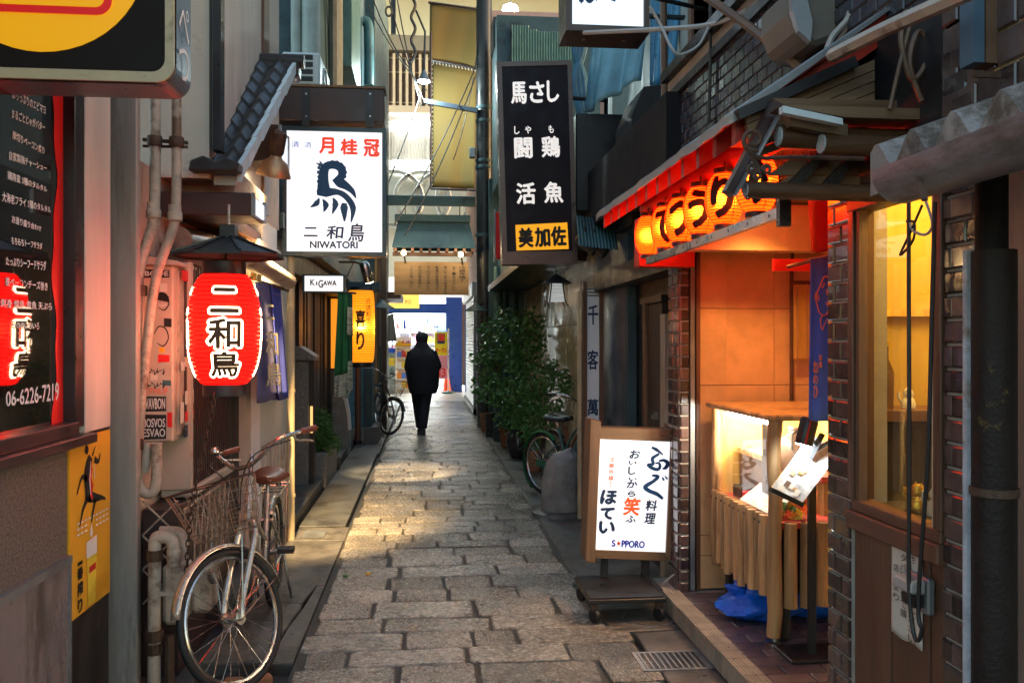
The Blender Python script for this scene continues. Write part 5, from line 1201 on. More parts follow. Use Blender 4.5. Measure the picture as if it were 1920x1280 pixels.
# corrugated eave and gutter nearest the viewer
Xg = 1.12
t = thing('corrugated_gutter_roof', 'wavy pale corrugated roof edge with half-round gutter, upper right foreground', 'roof', (Xg, 2, 2.0))
a0, a1 = onX(1632, 330, Xg), onX(1960, 180, Xg); K = 44
rg = []
def gz(y): return a0.z - .0 + (a1.z - a0.z) * (y - a0.y) / (a1.y - a0.y)
zg = ZX(1700, 300, Xg)
for i in range(K + 1):
    y_ = a0.y - (a0.y - 1.2) * i / K; wv = .034 * math.sin(i / K * (a0.y - 1.2) / .155 * 6.283 + .5)
    rg.append([(Xg, y_, zg - .06 + wv * .1), (Xg, y_, zg + .035 + wv), (Xg + .45, y_, zg + .19 + wv), (Xg + .45, y_, zg + .15 + wv)])
MB().loft(rg).build('corrugated_sheet', pm('pale_grey_sheet', (.3, .26, .24), .6, var=.3, scale=9, bump=.25, wear=.5, wearcol=(.1, .07, .05)), t, smooth=True, sharp=1.0)
gy = YX(1692, Xg - .02); P = []
sec = [( .075 * math.cos(R(a)), .075 * math.sin(R(a))) for a in range(180, 361, 20)]; sec2 = [(.07 * math.cos(R(a)), .07 * math.sin(R(a))) for a in range(360, 179, -20)]
MB().loft([[(Xg - .02 + q[0], y_, zg - .03 + q[1]) for q in sec + sec2] for y_ in (gy, 1.2)]).build('gutter', pm('grey_vinyl_gutter', (.24, .21, .23), .45, var=.2, scale=7, bump=.08, wear=.35, wearcol=(.1, .08, .07), stretch=(1, .3, 1)), t, smooth=True, sharp=.6)
MB().prism([(Xg - .02 + q[0], gy, zg - .03 + q[1]) for q in sec], (0, .006, 0)).build('gutter_end', 'greymetal', t)
MB().bar(onX(1706, 262, Xg - .03), onX(1734, 375, Xg - .1), .012, .006).build('gutter_strap', 'rust', t)
# hanging cables before the window
Yh = 2.55
def cab(pts, r, name, label, mat='cable'):
    P = smooth_path(pts, 8); o = MB().tube(P, r, 6).build(name, mat, smooth=True, loc=P[-1]); tag(o, label, 'cable'); return o
Xh = 1.42
cab([onX(1704, 362, Xh), onX(1704, 560, Xh), onX(1705, 850, Xh), onX(1704, 1080, Xh), onX(1712, 1180, Xh), onX(1722, 1200, Xh), onX(1730, 1175, Xh)], .006, 'hanging_cable', 'long black cable hanging before the amber window to the socket box')
cab([onX(1753, 378, Xh), onX(1748, 560, Xh), onX(1740, 850, Xh), onX(1726, 1050, Xh), onX(1722, 1150, Xh), onX(1729, 1178, Xh)], .006, 'hanging_cable', 'second black cable hanging nearer the window jamb')
cab([onX(1729, 385, Xh), onX(1705, 440, Xh), onX(1688, 478, Xh), onX(1712, 450, Xh), onX(1714, 418, Xh), onX(1700, 415, Xh)], .004, 'looped_cable', 'knotted loop of thin black cable at the top of the amber window')
cab([onX(1735, 375, Xh), onX(1748, 420, Xh), onX(1735, 440, Xh), onX(1712, 432, Xh), onX(1706, 418, Xh)], .004, 'looped_cable', 'white thin tie loop hanging under the gutter strap', 'cablegrey')
# paper notice and socket box
q0 = [onX(1675, 1004, XR - .006), onX(1731, 1026, XR - .006), onX(1731, 1213, XR - .006), onX(1675, 1184, XR - .006)]
t = thing('paper_notice', 'handwritten white paper notice pinned to the brown planks', 'notice', q0[3])
ya, yb = q0[0].y, q0[1].y; za, zb_ = q0[0].z, q0[3].z
cloth('sheet', 'paper', t, (XR - .008, ya, za), (XR - .008, yb, za), (XR - .008, ya, zb_), (XR - .008, yb, zb_), .002, .6, seed=3)
q = [(XR - .013, ya, za), (XR - .013, yb, za), (XR - .013, yb, zb_), (XR - .013, ya, zb_)]
write('lettering', 'letter_black', t, q, (0, 0, 50, 170), [(ch, 30, 18 + i * 17, 42, 31 + i * 17) for i, ch in enumerate('さんの禁止ください')] + [(ch, 17, 22 + i * 16, 27, 35 + i * 16) for i, ch in enumerate('タバコは外で願')] + [(ch, 5, 45 + i * 17, 14, 58 + i * 17) for i, ch in enumerate('店主より')], off=.002)
a, b = onX(1718, 1068, XR), onX(1758, 1155, XR)
t = thing('socket_box', 'grey weatherproof socket box on the brown planks, cables plugged in', 'socket', (XR, a.y, b.z))
B((XR - .03, b.y, b.z), (XR - .001 - .004, a.y, a.z), 'back_box', 'greymetal', t, bevel=.006)
MB().prism([(XR - .031, b.y + .005, b.z + .06), (XR - .085, b.y + .005, b.z + .065), (XR - .08, b.y + .005, b.z + .1), (XR - .05, b.y + .005, a.z - .003), (XR - .031, b.y + .005, a.z - .002)], (0, a.y - b.y - .01, 0)).build('hood', pm('grey_plastic', (.42, .4, .38), .4, var=.08, bump=0), t, bevel=.006)
B((XR - .06, b.y + .02, b.z + .02), (XR - .031, a.y - .02, b.z + .058), 'plug', 'black', t)
# dark painted downpipe with white weathered edge
Xd, Yd = 1.44, 2.3
t = thing('peeling_downpipe', 'dark peeling downpipe with pale weathered edge at the far right', 'pipe', (Xd, Yd, 0))
pc = onY(1864, 640, 1.95)
MB().tube([(pc.x, pc.y, -.05), (pc.x, pc.y, ZY(1866, 470, 1.95))], .05, 20).build('lower_pipe', pm('peeling_dark_paint', (.022, .014, .012), .6, var=.4, scale=9, bump=.3, wear=.1, wearcol=(.3, .18, .05), spec=.25), t, smooth=True)
MB().tube([(pc.x, pc.y + .01, ZY(1866, 470, 1.95)), (pc.x, pc.y + .01, 2.1)], .037, 18).build('upper_pipe', pm('dull_black', (.012, .01, .01), .7, var=.3, bump=.2, spec=.2), t, smooth=True)
MB().lathe([(.055, -.01), (.055, .01)], (pc.x, pc.y, ZY(1866, 920, 1.95)), 20).build('strap', 'rust', t)
xa, xb = XY(1812, 1.98), XY(1826, 1.98)
B((xa, 1.98, -.05), (xb, 1.995, ZY(1820, 468, 1.98)), 'pale_edge_board', pm('weathered_white_edge', (.5, .5, .55), .6, var=.3, scale=9, bump=.4, wear=.3, wearcol=(.25, .18, .12)), t)
t = thing('foreground_wall_edge', 'greyish pink wall edge at the extreme right of the view', 'wall', (1.6, 1.9, 0))
B((XY(1897, 2.1), 1.2, -.05), (2.2, 2.15, 4), 'wall', 'cream2', t); B((XY(1899, 2.1) - .012, 2.04, -.05), (XY(1899, 2.1) - .001, 2.12, 2.4), 'corner_bead', 'greycol', t)
# electric box and cables up right
t = thing('meter_housing', 'large grey electric housing with cables high on the brick wall', 'meter', onY(1540, 60, 3.1))
P = [onY(u, v, 3.1) for u, v in ((1482, -30), (1482, 22), (1497, 66), (1528, 86), (1600, 60), (1610, -30))]
MB().prism(P, (0, .3, 0)).build('housing', pm('dull_grey_housing', (.2, .18, .15), .45, var=.15, bump=.05), t, bevel=.02)
P = [onY(u, v, 3.06) for u, v in ((1484, -30), (1486, 20), (1498, 58), (1520, 78), (1524, 40), (1506, -30))]
MB().prism(P, (0, .03, 0)).build('glass_cover', pm('cover', (.36, .38, .4), .2, var=.1, bump=0), t)
for k in range(5): tube(smooth_path([onY(1600 + k * 14, -30, 3.0), onY(1592 + k * 10, 30, 3.0), onY(1560 + k * 18, 70, 3.02), onY(1545 + k * 6, 112, 3.02)], 5), .012, 'cable', ('cablegrey', 'bambootan', 'cable')[k % 3], t, 6)
cab([onX(1560, 105, 1.3), onX(1660, 55, 1.3), onX(1830, -20, 1.3)], .022, 'high_conduit', 'pale conduit rising along the upper right wall', 'pipe')
cab([onY(1700, 20, 2.5), onY(1690, 80, 2.5), onY(1712, 150, 2.5), onY(1745, 95, 2.5), onY(1722, 60, 2.5), onY(1706, 120, 2.5), onY(1728, 190, 2.5)], .009, 'coiled_cable', 'coil of brown cable hanging below the conduit', 'bambootan')
cab([onY(1712, 30, 2.5), onY(1690, 110, 2.5), onY(1668, 205, 2.5)], .007, 'thin_cable', 'thin brown cable slanting down to the log canopy', 'bambootan')
cab([onY(1318, -10, 4.0), onY(1420, 62, 3.6), onY(1530, 152, 3.1)], .02, 'slanting_pole', 'long brown pole slanting across the upper brick wall', 'bambootan')
cab([onY(1095, 62, 5.2), onY(1240, 55, 4.6), onY(1330, 47, 4.4), onY(1400, 22, 4.0)], .014, 'white_cable', 'thick pale cable running from the box sign to the wall', 'cablegrey')
cab([onY(1330, 47, 4.4), onY(1310, 85, 4.4), onY(1275, 103, 4.4), onY(1258, 88, 4.4), onY(1240, 50, 4.5), onY(1218, 12, 4.5)], .008, 'slack_cable', 'slack grey cable loop near the tan pipe', 'cablegrey')
cab([onX(1332, -20, 1.52), onX(1332, 100, 1.52), onX(1329, 232, 1.52)], .009, 'wall_cable', 'black cable running straight down the dark brick wall')
# grey flat tarp strip right of pipes
t = thing('blue_post', 'blue-grey steel post beside the brown tile pier at upper right', 'post', onY(1835, 150, 2.4))
B((XY(1826, 2.1), 2.1, 2.33), (XY(1846, 2.1), 2.16, 4), 'post', pm('blue_steel', (.1, .17, .24), .4, .3, var=.15, bump=.03), t); B((XY(1849, 2.1), 2.1, 2.33), (XY(1872, 2.1), 2.16, 4), 'conduit', 'bambootan', t); B((XY(1822, 2.09), 2.085, ZY(1840, 146, 2.09)), (XY(1875, 2.09), 2.092, ZY(1840, 134, 2.09)), 'strap', 'rust', t)
# ================================================================ right side, middle
XK = 1.62
t = thing('dark_shopfront', 'dark navy shop front with a closed door between the board and the tiled pillar', 'building', (XK, 6.5, 0)); DS = t
ye0, ye1 = yB + .005, YX(1118, XK)
B((XK + .06, ye0, -.05), (2.6, ye1, 2.6), 'wall', 'black', t)
B((XK, YX(1178, XK), -.05), (XK + .059, ye1, 2.45), 'navy_panel', 'navy', t, bevel=.004)
B((XK - .02, YX(1182, XK), -.05), (XK + .05, YX(1177, XK), 2.45), 'panel_trim', 'tealdark', t)
B((XK + .02, YX(1236, XK), -.02), (XK + .058, YX(1204, XK), ZX(1220, 570, XK)), 'door', 'darkwood', t)
B((XK, YX(1209, XK), .0), (XK + .06, YX(1205, XK), ZX(1205, 570, XK)), 'door_bar', 'bambootan', t)
B((XK, YX(1240, XK), ZX(1220, 568, XK)), (XK + .059, YX(1200, XK), ZX(1220, 556, XK)), 'door_head', 'black', t)
B((XK - .03, YX(1247, XK - .03), .0), (XK + .05, YX(1238, XK - .03), ZX(1240, 590, XK)), 'pale_board', pm('worn_pale_board', (.4, .32, .24), .6, var=.4, scale=10, stretch=(1, 1, .1), bump=.3), t)
B((XK - .005, YX(1228, XK), ZX(1224, 785, XK)), (XK + .019, YX(1222, XK), ZX(1224, 770, XK)), 'handle', 'steel', t)
B((1.5, ye0, 2.05), (2.6, ye1 + .2, 2.2), 'shop_lintel', 'black', t)
B((1.45, ye0 - .1, 2.62), (2.6, 9.3, 3.12), 'dark_upper_box', pm('charcoal_board', (.016, .015, .017), .7, spec=.2, var=.25, scale=2, bump=.1), t)
B((2.0, ye0 - .1, 3.12), (2.6, 9.3, 7), 'dark_upper_wall', pm('grey_green_metal', (.24, .29, .28), .5, var=.3, scale=3, stretch=(6, 6, .3), bump=.15), t)
# dark box behind the vertical sign
a, b = onY(1080, 212, 7.6), onY(1196, 398, 7.6)
B((a.x, 7.6, b.z), (b.x, 7.9, a.z), 'sign_box', 'black', t, bevel=.01)
a, b = onY(1150, 156, 6.6), onY(1250, 420, 6.6)
MB().prism([onY(u, v, 6.6) for u, v in ((1185, 215), (1207, 163), (1250, 157), (1250, 420), (1185, 420))], (0, .6, 0)).build('chimney_box', 'black', t)
# corrugated apron and small spot lights under the box
rg = []
for i in range(25):
    f = i / 24; p = onY(1080 + 70 * f, 405 + 12 * f, 7.4); q_ = onY(1085 + 75 * f, 462 + 8 * f, 7.0); wv = .012 * (i % 2)
    rg.append([p + Vector((0, 0, wv)), q_ + Vector((0, 0, wv))])
MB().loft(rg, closed=False).build('corrugated_apron', 'teal', t)
for u, v in ((1118, 460), (1100, 455)):
    k = thing('dark_spot_light', 'unlit dark spot light under the black box, ' + ('nearer the wall' if u > 1110 else 'nearer the vertical sign'), 'spot light', onY(u, v, 7.2), 'spot lights by the vertical sign')
    MB().lathe([(.03, -.1), (.06, -.08), (.065, .1), (.06, .11)], onY(u, v, 7.2), 16, (.7, -.3, -.6)).build('housing', 'black', k, smooth=True); tube([onY(u, v, 7.2), onY(u - 4, v - 30, 7.2)], .012, 'arm', 'black', k)
# tan upright pipe and blue sheet
t = thing('tan_wall_pipe', 'thin tan pipe running up past the dark boxes on the right', 'pipe', onY(1246, 340, 5.8))
MB().tube([onY(1249, 345, 5.8), onY(1246, 160, 5.8), onY(1243, -60, 5.8)], .024, 10).build('pipe', 'bambootan', t, smooth=True)
for v in (60, 210): MB().lathe([(.03, -.015), (.03, .015)], onY(1246, v, 5.8), 10).build('clamp', 'rust', t)
t = thing('blue_tarpaulin', 'bright blue plastic sheet draped on the upper right house', 'tarpaulin', onY(1200, 200, 7.0))
cloth('sheet', 'bluesheet', t, onY(1225, -90, 6.9), onY(1290, -90, 6.6), onY(1218, 160, 6.9), onY(1262, 165, 6.6), .05, 2, seed=11)
cloth('hanging_sheet', pm('pale_blue_sheet', (.12, .3, .38), .4, var=.3, scale=3, bump=.3, bscale=12), t, onY(1120, 10, 7.6), onY(1224, -10, 7.0), onY(1095, 212, 7.6), onY(1200, 150, 7.0), .04, 2, seed=12)
B(onY(1212, 26, 6.2), onY(1285, 34, 6.2) + Vector((0, .05, 0)), 'support_bar', 'black', t)
t = thing('beige_upper_house', 'beige rendered house above the dark brick wall', 'building', (2.4, 6, 3.5))
B((2.0, 3.2, ztop + .061), (5, 6.3, 9), 'wall', 'beige_tarp', t); B((1.98, 6.25, ztop + .061), (2.3, 6.34, 9), 'corner_trim', 'brownwood', t)
# white box sign at the top
Yw = 5.3
t = thing('white_brown_box_sign', 'white lit box sign in a brown case at the top centre-right', 'sign', onY(1136, 75, Yw))
a, b = onY(1067, -140, Yw), onY(1214, 54, Yw)
for (x0, z0, x1, z1, nm) in ((a.x - .02, b.z - .028, a.x + .02, a.z, 'frame_side'), (b.x - .022, b.z - .028, b.x + .014, a.z, 'frame_side'), (a.x + .021, b.z - .028, b.x - .023, b.z + .012, 'frame_bottom')):
    B((x0, Yw, z0), (x1, Yw + .3, z1), nm, pm('dark_bronze_case', (.09, .06, .05), .4, .4, var=.15, bump=.03), t)
B((a.x + .02, Yw + .02, b.z + .012), (b.x - .022, Yw + .25, a.z), 'lit_face', em('cool_sign_face', (.8, .92, 1), 1.0, grime=.18), t)
q = [(a.x + .02, Yw + .018, a.z), (b.x - .022, Yw + .018, a.z), (b.x - .022, Yw + .018, b.z + .012), (a.x + .02, Yw + .018, b.z + .012)]
write('lettering', 'letter_blue', t, q, (1069, -140, 1212, 52), [('ほ', 1085, -55, 1120, 7), ('て', 1125, -55, 1160, 1)], bold=3, each=True)
for x in (a.x + .12, b.x - .12): MB().disc((x, Yw + .15, b.z - .033), .012, (0, 0, 1), 10).build('screw', 'steel', t)
tube([(b.x, Yw + .1, b.z + .25), (1.9, Yw + .3, b.z + .25)], .015, 'bracket_arm', 'black', t)

# tall black sign with white characters
Yv = 7.5
t = thing('tall_black_sign', 'tall black hanging sign with white food words and a yellow name plate', 'sign', onY(1010, 496, Yv))
O = [(931, 116), (1072, 113), (1083, 494), (942, 496)]; Q = [onY(u, v, Yv) for u, v in O]; cen = sum(Q, Vector()) / 4
In = [(941, 125), (1064, 122), (1074, 470), (951, 472)]; I4 = [onY(u, v, Yv) for u, v in In]
fm_ = pm('bronze_frame', (.12, .085, .075), .35, .5, var=.2, bump=.05)
for i in range(4):
    j = (i + 1) % 4; MB().prism([Q[i], Q[j], I4[j], I4[i]], (0, .17, 0)).build(('frame_top', 'frame_side', 'frame_bottom', 'frame_side')[i], fm_, t)
MB().prism([p + Vector((0, .01, 0)) for p in I4], (0, .14, 0)).build('panel', pm('dark_purple_panel', (.012, .007, .012), .45, var=.1, bump=0, spec=.2), t)
B((Q[3].x - .006 + .03, Yv + .03, Q[3].z + .3), (Q[3].x + .026, Yv + .14, Q[0].z - .8), 'side_light', em('teal_side', (.6, 1, .95), .9), t)
qi = [p + Vector((0, .008, 0)) for p in I4]
# text boxes measured in the enlarged view (scale 2.56, origin 880,0)
rf = (158, 318, 495, 1205)
big = [('馬', 203, 395, 278, 495), ('さ', 298, 395, 370, 492), ('し', 388, 392, 445, 490), ('闘', 212, 662, 300, 756), ('鶏', 352, 658, 442, 754), ('活', 215, 878, 310, 976), ('魚', 358, 876, 452, 972)]
def sk(it): 
    d = (it[2] + it[4]) / 2; s_ = (d - 318) / (1205 - 318) * 12
    return (it[0], it[1] - s_ * .0, it[2], it[3] - s_ * .0, it[4])
wlm = em('white_lit_letters', (1, .93, .88), .5)
write('lettering', wlm, t, qi, rf, [sk(i) for i in big], bold=3.2, each=True)
write('reading_lettering', wlm, t, qi, rf, [('し', 213, 605, 238, 642), ('や', 268, 605, 298, 640), ('も', 388, 604, 414, 640)], bold=1, each=True)
TL_, TR_, BR_, BL_ = qi
def at(a_, b_): return TL_.lerp(TR_, a_).lerp(BL_.lerp(BR_, a_), b_)
yp = [at((204 - 158) / 337, (1078 - 318) / 887), at((470 - 158) / 337, (1070 - 318) / 887), at((474 - 158) / 337, (1196 - 318) / 887), at((206 - 158) / 337, (1200 - 318) / 887)]
MB().prism([p + Vector((0, -.012, 0)) for p in yp], (0, .011, 0)).build('yellow_plate', em('yellow_plate', (1, .42, .01), .62), t)
write('name_lettering', 'letter_black', t, [p + Vector((0, -.013, 0)) for p in yp], (204, 1072, 472, 1198), [('美', 218, 1090, 290, 1182), ('加', 302, 1092, 376, 1182), ('佐', 386, 1090, 460, 1180)], bold=4)
for z in (.35, 1.5): tube([(Q[1].x, Yv + .1, Q[2].z + z), (Q[1].x + .35, Yv + .15, Q[2].z + z)], .02, 'bracket', 'black', t)
# pale stone-panelled wall with hanging lantern
XJ = 1.78
t = thing('stone_panel_wall', 'cream polished stone panel wall behind the potted plants', 'wall', (XJ, 11, 0))
B((XJ + .01, ye1 + .005, -.05), (2.6, 15.6, 2.6), 'backing', 'grout', t)
zz = [0, .62, 1.22, 1.8, 2.55]; yj = ye1 + .01; k = 0
while yj < 15.5:
    for a_, b_ in zip(zz, zz[1:]): B((XJ - .002 * (k % 2), yj + .004, a_ + .004), (XJ + .02, min(15.5, yj + .9) - .004, b_ - .004), 'stone_panel', 'stonepanel', t, bevel=.003)
    yj += .9; k += 1
B((1.3, ye1 + .2, 2.6), (2.6, 15.6, 3.4), 'eave', 'tealdark', t)
rg = []
B((1.1, 9.4, 2.5), (1.8, 15.4, 2.6), 'awning', 'black', t)
p = onY(1043, 548, 9.2)
t = thing('iron_hanging_lantern', 'small square iron lantern with peaked hat hanging before the stone wall', 'lantern', p)
s_ = .075
gl = em('frosted_lantern_glass', (.9, .97, .95), .35, base=(.6, .62, .6))
MB().loft([[p + Vector((x * s_ * .78, y_ * s_ * .78, .09)) for x, y_ in ((-1, -1), (1, -1), (1, 1), (-1, 1))], [p + Vector((x * s_ * 1.1, y_ * s_ * 1.1, -.1)) for x, y_ in ((-1, -1), (1, -1), (1, 1), (-1, 1))]]).build('pane', gl, t)
for x, y_ in ((-1, -1), (1, -1), (1, 1), (-1, 1)):
    MB().bar(p + Vector((x * s_ * .8, y_ * s_ * .8, .095)), p + Vector((x * s_ * 1.15, y_ * s_ * 1.15, -.11)), .014).build('corner_bar', 'black', t)
    tube([p + Vector((x * s_ * 1.1, y_ * s_ * 1.1, -.1)), p + Vector((x * s_ * 1.5, y_ * s_ * 1.5, -.15))], .006, 'foot', 'black', t, 5)
MB().loft([[p + Vector((x * .15, y_ * .15, .09)) for x, y_ in ((-1, -1), (1, -1), (1, 1), (-1, 1))], [p + Vector((x * .05, y_ * .05, .17)) for x, y_ in ((-1, -1), (1, -1), (1, 1), (-1, 1))], [p + Vector((x * .012, y_ * .012, .2)) for x, y_ in ((-1, -1), (1, -1), (1, 1), (-1, 1))]]).build('hat', 'black', t)
tube([p + Vector((0, 0, .19)), p + Vector((0, 0, .42))], .006, 'hanger', 'black', t, 5)
mb = MB()
for i in range(9):
    z = -.09 + i * .02; mb.tube([p + Vector((x * (s_ * (.95 - z * 1.6) + .002), y_ * (s_ * (.95 - z * 1.6) + .002), z)) for x, y_ in ((-1, -1), (1, -1), (1, 1), (-1, 1))], .0022, 4, closed=True)
o = mb.build('mesh_wires', 'black', t); tag(o, kind='stuff')
# tall white board with brush writing
Yt = 7.55
t = thing('white_vertical_board', 'tall narrow white board with brush characters in a brown frame', 'sign', onZ(1110, 1000))
a, b = onY(1101, 540, Yt), onY(1123, 985, Yt)
B((a.x, Yt, b.z), (b.x, Yt + .03, a.z), 'face', pm('board_white', (.8, .82, .86), .5, var=.06, bump=.03), t)
for u0, u1, zt2 in ((1124, 1131, 528), (1093, 1100, 528)): B((XY(u0, Yt), Yt - .02, -.0), (XY(u1, Yt), Yt + .06, ZY(1110, zt2, Yt)), 'frame_post', 'brownwood', t)
B((XY(1086, Yt), Yt + .05, .0), (XY(1092, Yt), Yt + .1, ZY(1110, 545, Yt)), 'pale_batten', pm('pale_batten', (.5, .4, .25), .6, var=.2, bump=.1), t)
for v in (541, 547, 553): B((a.x, Yt - .006, ZY(1110, v, Yt)), (b.x, Yt - .001, ZY(1110, v + 2, Yt)), 'top_slat', 'tealdark', t)
q = [(a.x, Yt - .0005, a.z), (b.x, Yt - .0005, a.z), (b.x, Yt - .0005, b.z), (a.x, Yt - .0005, b.z)]
write('lettering', 'letter_navy', t, q, (1101, 540, 1123, 985), [('千', 1103, 572, 1121, 608), ('客', 1102, 656, 1121, 692), ('萬', 1102, 748, 1121, 778), ('来', 1102, 838, 1121, 872)], bold=.7, each=True)
# potted plants along the wall
def pot(u, v, w, h, mat, name, label, kind='round'):
    p = onZ(u, v); s_ = p.y / 1600; r = w * s_ / 2; H = h * s_
    k = thing(name, label, 'plant pot', (p.x, p.y, 0), 'plant pots along the right wall')
    pr = {'round': [(r * .7, 0), (r * .75, .01), (r * .98, H * .88), (r * 1.08, H * .88), (r * 1.08, H), (r * .92, H), (r * .9, H * .85), (0, H * .84)],
          'jar': [(r * .6, 0), (r * .95, H * .3), (r * 1.02, H * .6), (r * .8, H * .93), (r * .88, H), (r * .72, H), (r * .7, H * .9), (0, H * .88)],
          'straight': [(r * .85, 0), (r * .95, H * .95), (r * 1.03, H), (r * .9, H), (r * .88, H * .9), (0, H * .88)]}[kind]
    MB().lathe(pr[:-3] + pr[-3:-1], p, 24, cap=False).build('pot', mat, k, smooth=True, sharp=.6)
    MB().lathe([(0, H * .86), (r * .88, H * .86), (r * .88, H * .84)], p, 20, cap=False).build('soil', 'joint', k); return p, H
p1, h1 = pot(1000, 884, 36, 42, 'terracotta', 'terracotta_pot', 'small terracotta pot nearest the parked bicycles')
p2, h2 = pot(972, 858, 46, 50, 'darkglaze', 'glazed_pot', 'dark glazed round pot behind the small terracotta one', 'jar')
p3, h3 = pot(955, 838, 40, 36, 'terracotta', 'terracotta_pot', 'wide terracotta pot in the middle of the row')
p4, h4 = pot(938, 826, 30, 42, 'tealdark', 'blue_pot', 'blue-grey straight pot between two terracotta pots', 'straight')
p5, h5 = pot(921, 818, 26, 42, 'darkglaze', 'black_pot', 'tall black pot near the dark pole', 'straight')
p6, h6 = pot(911, 808, 22, 34, 'terracotta', 'terracotta_pot', 'farthest terracotta pot at the foot of the dark pole')
def bush(name, label, base, h0, clumps, n, size, mat, seed, stems):
    k = thing(name, label, 'plant', (base.x, base.y, h0))
    foliage('crown', mat, k, clumps, n, size, seed, .5)
    r = random.Random(seed)
    for i in range(stems):
        c = r.choice(clumps); tube(smooth_path([base + Vector((r.uniform(-.04, .04), r.uniform(-.04, .04), h0 - .03)), base.lerp(Vector(c[:3]), .5) + Vector((r.uniform(-.05, .05), r.uniform(-.05, .05), .1)), Vector(c[:3]) + Vector((r.uniform(-1, 1) * c[3] * .5, 0, c[5] * .6))], 5), [.012 - .0008 * j for j in range(11)], 'stem', 'bark', k, 6)
    return k
def cl(u, v, Y, rx, rz, ry=.3): c = onY(u, v, Y); return (c.x, c.y, c.z, rx, ry, rz)
bush('tall_leafy_bush', 'tall dark leafy bush in pots beside the dark pole', p3, h3, [cl(965, 640, 12.6, .3, .3, .3), cl(925, 670, 13.2, .27, .27, .4), cl(990, 605, 12.2, .24, .15), cl(940, 735, 12.8, .3, .27, .4), cl(985, 690, 12.2, .25, .24), cl(920, 620, 13.4, .17, .17), cl(955, 780, 12.4, .25, .2), cl(1003, 640, 12, .16, .2), cl(950, 600, 12.8, .2, .1), cl(905, 720, 13.4, .12, .25)], 2700, .09, 'leaf', 21, 14)
bush('feathery_bush', 'finer-leaved lower bush in front of the tall one, by the stone wall', p2, h2, [cl(1005, 735, 11.2, .26, .2), cl(1045, 712, 10.6, .22, .12), cl(985, 780, 11.2, .24, .2), cl(1030, 772, 10.8, .24, .17), cl(1062, 735, 10.4, .13, .13), cl(968, 735, 11.4, .18, .18), cl(1030, 690, 10.6, .2, .09), cl(1000, 810, 10.9, .2, .12)], 2600, .06, 'leaf2', 22, 10)
bush('pot_sprig', 'sparse sprig growing from the small terracotta pot', p1, h1, [cl(1000, 820, p1.y, .14, .18, .14)], 500, .045, 'leaf2', 23, 3)
# boundary stone
p = onZ(1050, 962)
t = thing('bollard_stone', 'rough grey upright stone bollard beside the parked bicycles', 'bollard', (p.x, p.y, 0))
r_ = random.Random(6); rg = []
for i in range(9):
    f = i / 8; z = f * .58; rr = .19 * (1 - .16 * f) if i < 7 else (.15 if i == 7 else .08)
    rg.append([(p.x + rr * (1 + r_.uniform(-.06, .06)) * math.cos(a) * 1.0 + .02 * f, p.y + rr * .8 * (1 + r_.uniform(-.07, .07)) * math.sin(a), z + r_.uniform(-.012, .012) + (.03 * math.cos(a) if i > 5 else 0)) for a in [k_ * math.pi / 7 for k_ in range(14)]])
MB().loft(rg).build('stone', 'slate', t, smooth=True, sharp=.5)
MB().loft([[(p.x + rr * math.cos(a) * r_.uniform(.92, 1.08), p.y + rr * .85 * math.sin(a), z) for a in [k_ * .45 for k_ in range(14)]] for rr, z in ((.27, -.01), (.25, .02), (.19, .035))]).build('mortar_collar', 'concrete', t, smooth=True)

# ================================================================ the gate across the alley and the far end
Yg = 15.6
t = thing('street_gate', 'timber gate beam spanning the alley between two dark posts', 'gate', (0, Yg, 0))
B((XY(714, Yg), Yg, -.02), (XY(725, Yg), Yg + .1, 5.2), 'left_post', 'darkwood', t, bevel=.01)
B((XY(726, Yg), Yg + .02, ZY(800, 385, Yg)), (XY(892, Yg), Yg + .1, ZY(800, 366, Yg)), 'beam', 'tealdark', t, bevel=.01)
for u in (760, 862): tube([onY(u, 385, Yg + .05), onY(u, 404, Yg + .05)], .012, 'chain_hook', 'black', t, 6)
t = thing('hanging_roof_board', 'dark tiled roof board hanging from the gate beam, rafters beneath', 'roof', onY(812, 480, Yg))
a, b = onY(736, 414, Yg), onY(890, 468, Yg)
MB().prism([(a.x, Yg - .22, b.z), (b.x, Yg - .22, b.z), (b.x - .1, Yg + .05, a.z), (a.x + .1, Yg + .05, a.z)], (0, .03, .03)).build('roof_slope', 'tealdark', t)
MB().prism([(a.x, Yg + .35, b.z), (b.x, Yg + .35, b.z), (b.x - .1, Yg + .081, a.z), (a.x + .1, Yg + .081, a.z)], (0, -.02, .03)).build('roof_slope', 'tealdark', t)
B((a.x + .04, Yg - .02, a.z + .0), (b.x - .08, Yg + .15, a.z + .12), 'ridge', 'tealdark', t)
for k in range(10): x = a.x + .03 + (b.x - a.x - .1) * k / 9; B((x, Yg - .2, b.z - .06), (x + .05, Yg + .33, b.z - .002), 'rafter', 'brownwood', t)
B((a.x, Yg + .0, b.z - .12), (b.x - .05, Yg + .12, b.z - .061), 'tie_beam', 'brownwoodY', t)
t = thing('wooden_notice_board', 'hanging wooden board with columns of ink writing over the path', 'sign', onY(810, 553, Yg))
a, b = onY(739, 490, Yg), onY(879, 553, Yg)
B((a.x, Yg + .02, b.z), (b.x, Yg + .08, a.z), 'board', pm('board_wood', (.32, .2, .09), .55, var=.3, scale=6, stretch=(.1, 1, 1), bump=.15), t)
q = [(a.x, Yg + .018, a.z), (b.x, Yg + .018, a.z), (b.x, Yg + .018, b.z), (a.x, Yg + .018, b.z)]; its = []
cols = ['法善寺横丁', '包丁一本さらしに', '巻いて旅へ出るのも', '板場の修業待って', 'てこいさん哀しい', 'だろがああ若い', '二人の想い出に']
for j, s_ in enumerate(cols):
    for i, ch in enumerate(s_): its.append((ch, 125 - j * 16 - (4 if j == 0 else 0), 8 + i * 6, 131 - j * 16 + (3 if j == 0 else 0), 13 + i * 6))
